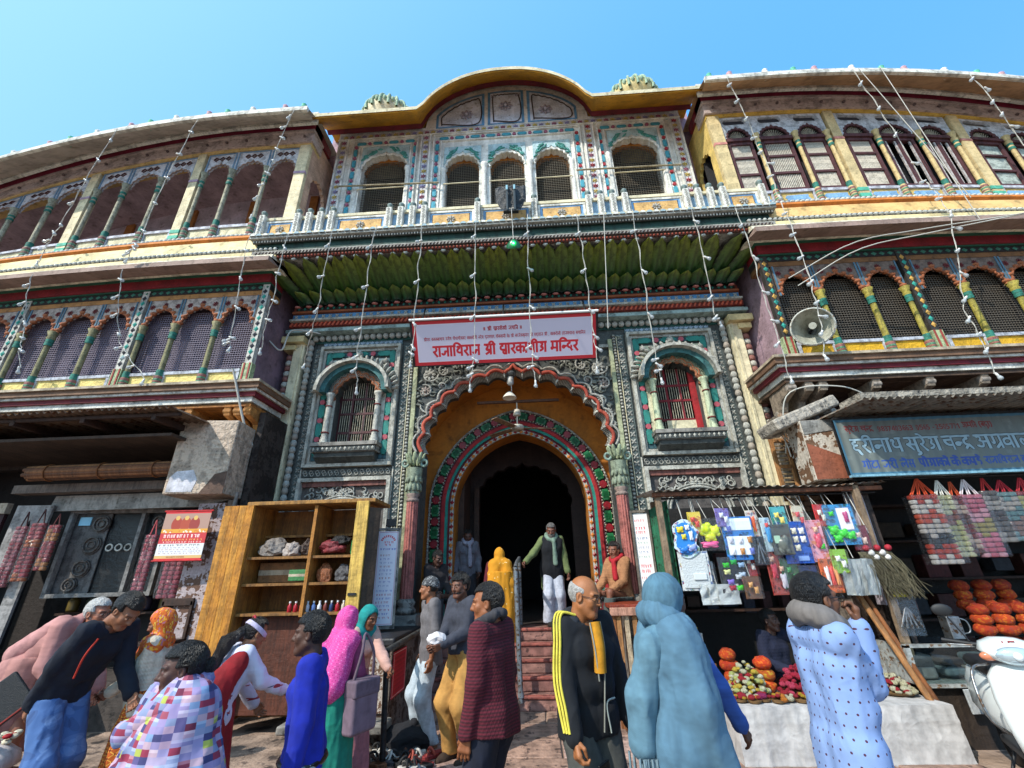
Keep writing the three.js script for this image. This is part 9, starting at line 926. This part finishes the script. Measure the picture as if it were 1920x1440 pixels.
{
  const t = thing('glass_counter', 'glass topped display counter of the right shop behind the scooter', 'counter', [5.2, 0, 1.55]); part(t, 'counter_base', span(-1.2, 2.2, 0, 0.5, -0.35, 0.1), M('#33281f', { map: 'wood', s: 0.8 })); part(t, 'case_frame', [span(-1.25, -1.2, 0.5, 0.86, -0.4, 0.16), span(-1.25, 2.2, 0.5, 0.53, -0.4, 0.16), span(-1.25, 2.2, 0.84, 0.87, 0.12, 0.16)], M('#a8aaa6', { map: 'metal', s: 0.4, r: 0.4, b: 0 })); part(t, 'glass_front', span(-1.19, 2.2, 0.53, 0.84, 0.13, 0.134), M('#e8f0f0', { map: 0, b: 0, r: 0.04, x: { transmission: 1, thickness: 0 } })); part(t, 'glass_top', span(-1.19, 2.2, 0.86, 0.866, -0.38, 0.12), M('#dfe8e8', { map: 0, b: 0, r: 0.04, x: { transmission: 1, thickness: 0 } })); part(t, 'white_cloth_strip', rot(rbx(1.4, 0.2, 0.02, 0.006), 0, 0, 0.04).translate(-0.15, 0.42, 0.18), M('#b9bcbc', { map: 'cloth', s: 0.5 })); for (let i = 0; i < 14; i++) part(t, 'folded_goods', rbx(0.22, rr(0.06, 0.14), 0.2, 0.03, -1.0 + (i % 7) * 0.3, 0.6 + Math.floor(i / 7) * 0.09, -0.1), M(pick(['#5a4a48', '#8a8480', '#3a4048', '#a09a98', '#4a2a2c', '#6a7478']), { map: 'cloth', s: 0.3 }));
  const j = thing('steel_canister', 'square clear canister with handle standing on the right shop counter', 'canister', [4.72, 0.87, 1.4]); part(j, 'canister_body', rbx(0.14, 0.22, 0.12, 0.012, 0, 0.11, 0), C.steel); part(j, 'canister_handle', tube([[0.07, 0.05, 0.03], [0.13, 0.07, 0.05], [0.13, 0.17, 0.05], [0.07, 0.2, 0.03]], 0.008, 5, 12), C.steel);
  const pk = thing('plastic_packet', 'clear packet with yellow top and cutlery hanging beside the leaning poles', 'packet', [4.2, 1.15, 1.55]); part(pk, 'packet_sheet', rbx(0.26, 0.46, 0.02, 0.008), CLEAR); part(pk, 'yellow_top', rbx(0.14, 0.12, 0.03, 0.01, 0, 0.2, 0), M('#c8c040', { b: 0 })); for (let i = 0; i < 5; i++) part(pk, 'silver_piece', rbx(0.02, 0.2, 0.012, 0.004).rotateZ(-0.5 + i * 0.25).translate(-0.06 + i * 0.03, -0.06, 0.012), C.steel);
}
{
  const t = thing('signbox', 'pale plastered box with red brown panel beside the right tin sign', 'sign box', [4.02, 2.98, 1.2], R(-5)); part(t, 'box_body', rbx(0.42, 0.78, 0.4, 0.015), M('#bcb4aa', { map: 'peel', s: 1.2, bh: 0.01 })); part(t, 'red_brown_panel', mv(ext(poly([[-0.2, -0.38], [0.2, -0.38], [0.2, -0.12], [-0.2, 0.08]]), 0.012), 0, 0, 0.2), M('#8f5038', { s: 0.7 })); part(t, 'grey_panel', mv(ext(poly([[-0.2, 0.2], [0.2, 0.24], [0.2, 0.38], [-0.2, 0.38]]), 0.01), 0, 0, 0.2), M('#8d8a84', { map: 'grime', s: 0.6 }));
  const b = thing('broken_wall', 'broken brick wall stub with a wooden lattice right of the gate', 'wall', [0, 0, 0]); const bg = prep(rbx(0.2, 0.062, 0.1, 0.007)), ms = ['#a58a74', '#9c7a64', '#b09a86', '#8f7460', '#ab8f7c'].map((c) => M(c, { map: 'stone', s: 0.4, bh: 0.01 }));
  part(b, 'mortar_core', span(3.98, 4.5, 0, 3.72, 0.3, 0.55), M('#8a7d70', { map: 'stone', s: 0.5 })); for (let r = 0; r < 20; r++) for (let c = 0; c < 3; c++) { const o = at(b, 'brick', bg, pick(ms), 4.06 + c * 0.212 + (r % 2) * 0.09 - 0.02 + rr(-0.008, 0.008), 2.34 + r * 0.072, 0.56 + rr(-0.012, 0.014), rr(-0.05, 0.05)); } 
  part(b, 'lattice_post', [rbx(0.05, 1.0, 0.05, 0.008, 3.78, 2.95, 0.62)], C.woodPale); part(b, 'lattice_post', rbx(0.05, 1.0, 0.05, 0.008, 3.99, 2.95, 0.62), C.woodPale); for (let i = 0; i < 3; i++) part(b, 'lattice_rail', rbx(0.2, 0.05, 0.03, 0.006, 3.885, 2.55 + i * 0.38, 0.63), C.woodPale); for (let i = 0; i < 16; i++) part(b, 'lattice_slat', rbx(0.18, 0.018, 0.02, 0.004, 3.885, 2.48 + i * 0.058, 0.61 + rr(-0.008, 0.008)), M('#a8906c', { map: 'wood', s: 0.3 }));
  const sl = part(b, 'parapet_slab', rbx(0.95, 0.16, 0.5, 0.03), M('#b0a698', { map: 'stone', s: 0.6, bh: 0.03 })); sl.position.set(3.95, 3.5, 1.1); sl.rotation.z = 0.36; for (let i = 0; i < 7; i++) part(b, 'rubble_stone', new THREE.DodecahedronGeometry(rr(0.06, 0.11)).scale(1.4, 0.7, 1).translate(3.6 + i * 0.13, 3.3 + i * 0.045, 0.95 + rr(-0.1, 0.15)), M('#a99d8e', { map: 'stone', s: 0.4 })); const cab = []; for (let i = 0; i < 9; i++) cab.push(tube([[3.75 + rr(-0.1, 0.1), 3.5, 0.8], [3.9 + rr(-0.1, 0.12), 3.3 + rr(-0.15, 0.15), 0.95], [3.95 + rr(-0.12, 0.14), 3.05 + rr(-0.1, 0.2), 0.9]], 0.01, 4, 12)); stuff(b, 'cable_tangle', cab, C.wire);
}
// ================================================================ SCOOTER
{
  const t = thing('scooter', 'white motor scooter parked at the right picture edge, front towards the street', 'scooter', [4.0, 0, 2.75], R(-28)); const W = M('#d4dad8', { map: 0, b: 0, r: 0.22, x: { clearcoat: 0.6, clearcoatRoughness: 0.1 } }), BK = M('#16171a', { map: 0, b: 0, r: 0.6 });
  const loftB = (secs, nseg = 20) => { const pos = [], idx = []; secs.forEach(([y, z, w, d, e]) => { for (let i = 0; i <= nseg; i++) { const a = i / nseg * TAU, c = Math.cos(a), s = Math.sin(a), p = 2 / (e ?? 2.6); pos.push(Math.sign(c) * Math.pow(Math.abs(c), p) * w, y, z + Math.sign(s) * Math.pow(Math.abs(s), p) * d); } }); const m = nseg + 1; for (let k = 0; k + 1 < secs.length; k++) for (let i = 0; i < nseg; i++) { const a = k * m + i; idx.push(a, a + m, a + 1, a + 1, a + m, a + m + 1); } const g = new THREE.BufferGeometry(); g.setAttribute('position', new THREE.Float32BufferAttribute(pos, 3)); g.setIndex(idx); g.computeVertexNormals(); return g; };
  part(t, 'front_apron', loftB([[0.28, 0.28, 0.1, 0.05], [0.36, 0.27, 0.19, 0.08], [0.5, 0.24, 0.21, 0.09], [0.66, 0.19, 0.22, 0.09], [0.8, 0.13, 0.2, 0.085], [0.88, 0.09, 0.13, 0.07], [0.9, 0.08, 0.02, 0.02]]), W); const f = part(t, 'front_fender', loftB([[0.2, 0.52, 0.03, 0.05], [0.24, 0.44, 0.07, 0.14], [0.36, 0.42, 0.085, 0.2], [0.47, 0.4, 0.08, 0.17], [0.53, 0.38, 0.04, 0.08], [0.54, 0.38, 0.005, 0.01]]), W); part(f, 'fender_trim', mv(loftB([[0.53, 0.38, 0.03, 0.05], [0.56, 0.36, 0.04, 0.05], [0.58, 0.35, 0.01, 0.02]]), 0, 0, 0), BK);
  const wh = part(t, 'front_wheel', mv(new THREE.TorusGeometry(0.19, 0.05, 10, 28).rotateY(PI / 2), 0, 0.24, 0.42), BK); part(wh, 'rim', mv(rot(cyl(0.15, 0.15, 0.06, 0, -0.03, 0, 20), 0, 0, PI / 2), 0, 0.24, 0.42), C.steel); const w2 = part(t, 'rear_wheel', mv(new THREE.TorusGeometry(0.19, 0.05, 10, 28).rotateY(PI / 2), 0, 0.24, -0.82), BK); part(w2, 'rim', mv(rot(cyl(0.15, 0.15, 0.06, 0, -0.03, 0, 20), 0, 0, PI / 2), 0, 0.24, -0.82), C.steel);
  part(t, 'handlebar_cowl', loftB([[0.88, 0.1, 0.04, 0.06], [0.93, 0.12, 0.15, 0.12], [0.98, 0.1, 0.19, 0.13], [1.03, 0.06, 0.16, 0.11], [1.06, 0.02, 0.08, 0.06], [1.065, 0.02, 0.01, 0.01]]), W); const hl = part(t, 'headlight', new THREE.SphereGeometry(0.1, 20, 12).scale(1.25, 0.62, 0.45).translate(0, 0.955, 0.2), M('#b8c8d0', { map: 0, b: 0, r: 0.08, m: 0.4, x: { clearcoat: 1 } })); part(hl, 'headlight_bulb', sph(0.03, 0, 0.955, 0.24, 10), M('#e8f0f4', { map: 0, b: 0, r: 0.1 })); for (const s of [-1, 1]) { part(t, 'indicator', new THREE.SphereGeometry(0.045, 12, 8).scale(1.2, 0.7, 0.6).translate(s * 0.15, 0.94, 0.16), M('#c87a5a', { map: 0, b: 0, r: 0.15 })); part(t, 'handle_grip', bar([s * 0.16, 1.0, 0.02], [s * 0.36, 1.02, -0.05], 0.018, 8), BK); part(t, 'brake_lever', bar([s * 0.2, 1.0, 0.06], [s * 0.34, 1.0, 0.04], 0.006), C.steel); const mr = part(t, 'mirror', new THREE.SphereGeometry(0.06, 12, 8).scale(1.2, 0.8, 0.3).translate(s * 0.3, 1.25, 0.0), BK); part(mr, 'mirror_stem', bar([s * 0.2, 1.02, 0.02], [s * 0.29, 1.22, 0], 0.006), BK); }
  part(t, 'badge', mv(rot(join([[-1, 1], [1, 1]].flatMap(([s]) => [bx(0.008, 0.07, 0.006), bx(0.07, 0.008, 0.006), bx(0.035, 0.008, 0.006, 0.0175, 0.035, 0), bx(0.035, 0.008, 0.006, -0.0175, -0.035, 0), bx(0.008, 0.035, 0.006, 0.035, -0.0175, 0), bx(0.008, 0.035, 0.006, -0.035, 0.0175, 0)]).slice(0, 6)), -0.55), 0.0, 1.015, 0.165), M('#8c2028', { b: 0 }));
  const tx = canvasTex(256, 128, (g) => { g.clearRect(0, 0, 256, 128); g.fillStyle = '#d4dad8'; g.fillRect(0, 0, 256, 128); g.strokeStyle = '#b03038'; g.lineWidth = 5; let x = 14; for (let r = 0; r < 2; r++) { x = 14 + r * 20; g.beginPath(); for (let i = 0; i < 40; i++) g[i ? 'lineTo' : 'moveTo'](x + i * 4.4, 38 + r * 46 + 14 * Math.sin(i * 1.7 + r) * rgbHash(i, r)); g.stroke(); } }); const st = part(t, 'red_script', sheet(0.14, 0.07, 0.002), M('#ffffff', { tex: tx, b: 0, r: 0.25 })); st.position.set(0.03, 0.72, 0.272); st.rotation.x = -0.28;
  part(t, 'apron_crease', [bar([-0.1, 0.5, 0.335], [0.1, 0.5, 0.335], 0.005), bar([-0.11, 0.6, 0.31], [0.11, 0.6, 0.31], 0.005)], C.steel); part(t, 'floorboard', rbx(0.34, 0.06, 0.5, 0.02, 0, 0.3, -0.1), BK); part(t, 'rear_body', loftB([[0.32, -0.6, 0.12, 0.3], [0.45, -0.62, 0.19, 0.4], [0.62, -0.64, 0.18, 0.42], [0.72, -0.62, 0.14, 0.4], [0.74, -0.62, 0.02, 0.1]]), W); part(t, 'seat', rbx(0.26, 0.1, 0.72, 0.045, 0, 0.78, -0.52), BK); part(t, 'fork', bar([0.08, 0.24, 0.42], [0.07, 0.5, 0.3], 0.018), C.steel); part(t, 'side_stand', bar([-0.1, 0.28, -0.3], [-0.24, 0.02, -0.2], 0.012), C.iron); part(t, 'crash_bar', tube([[-0.2, 0.45, 0.2], [-0.3, 0.55, 0.28], [-0.28, 0.85, 0.18], [-0.16, 0.88, 0.1]], 0.01, 6, 20), C.steel);
}
renderer.render(scene, camera);
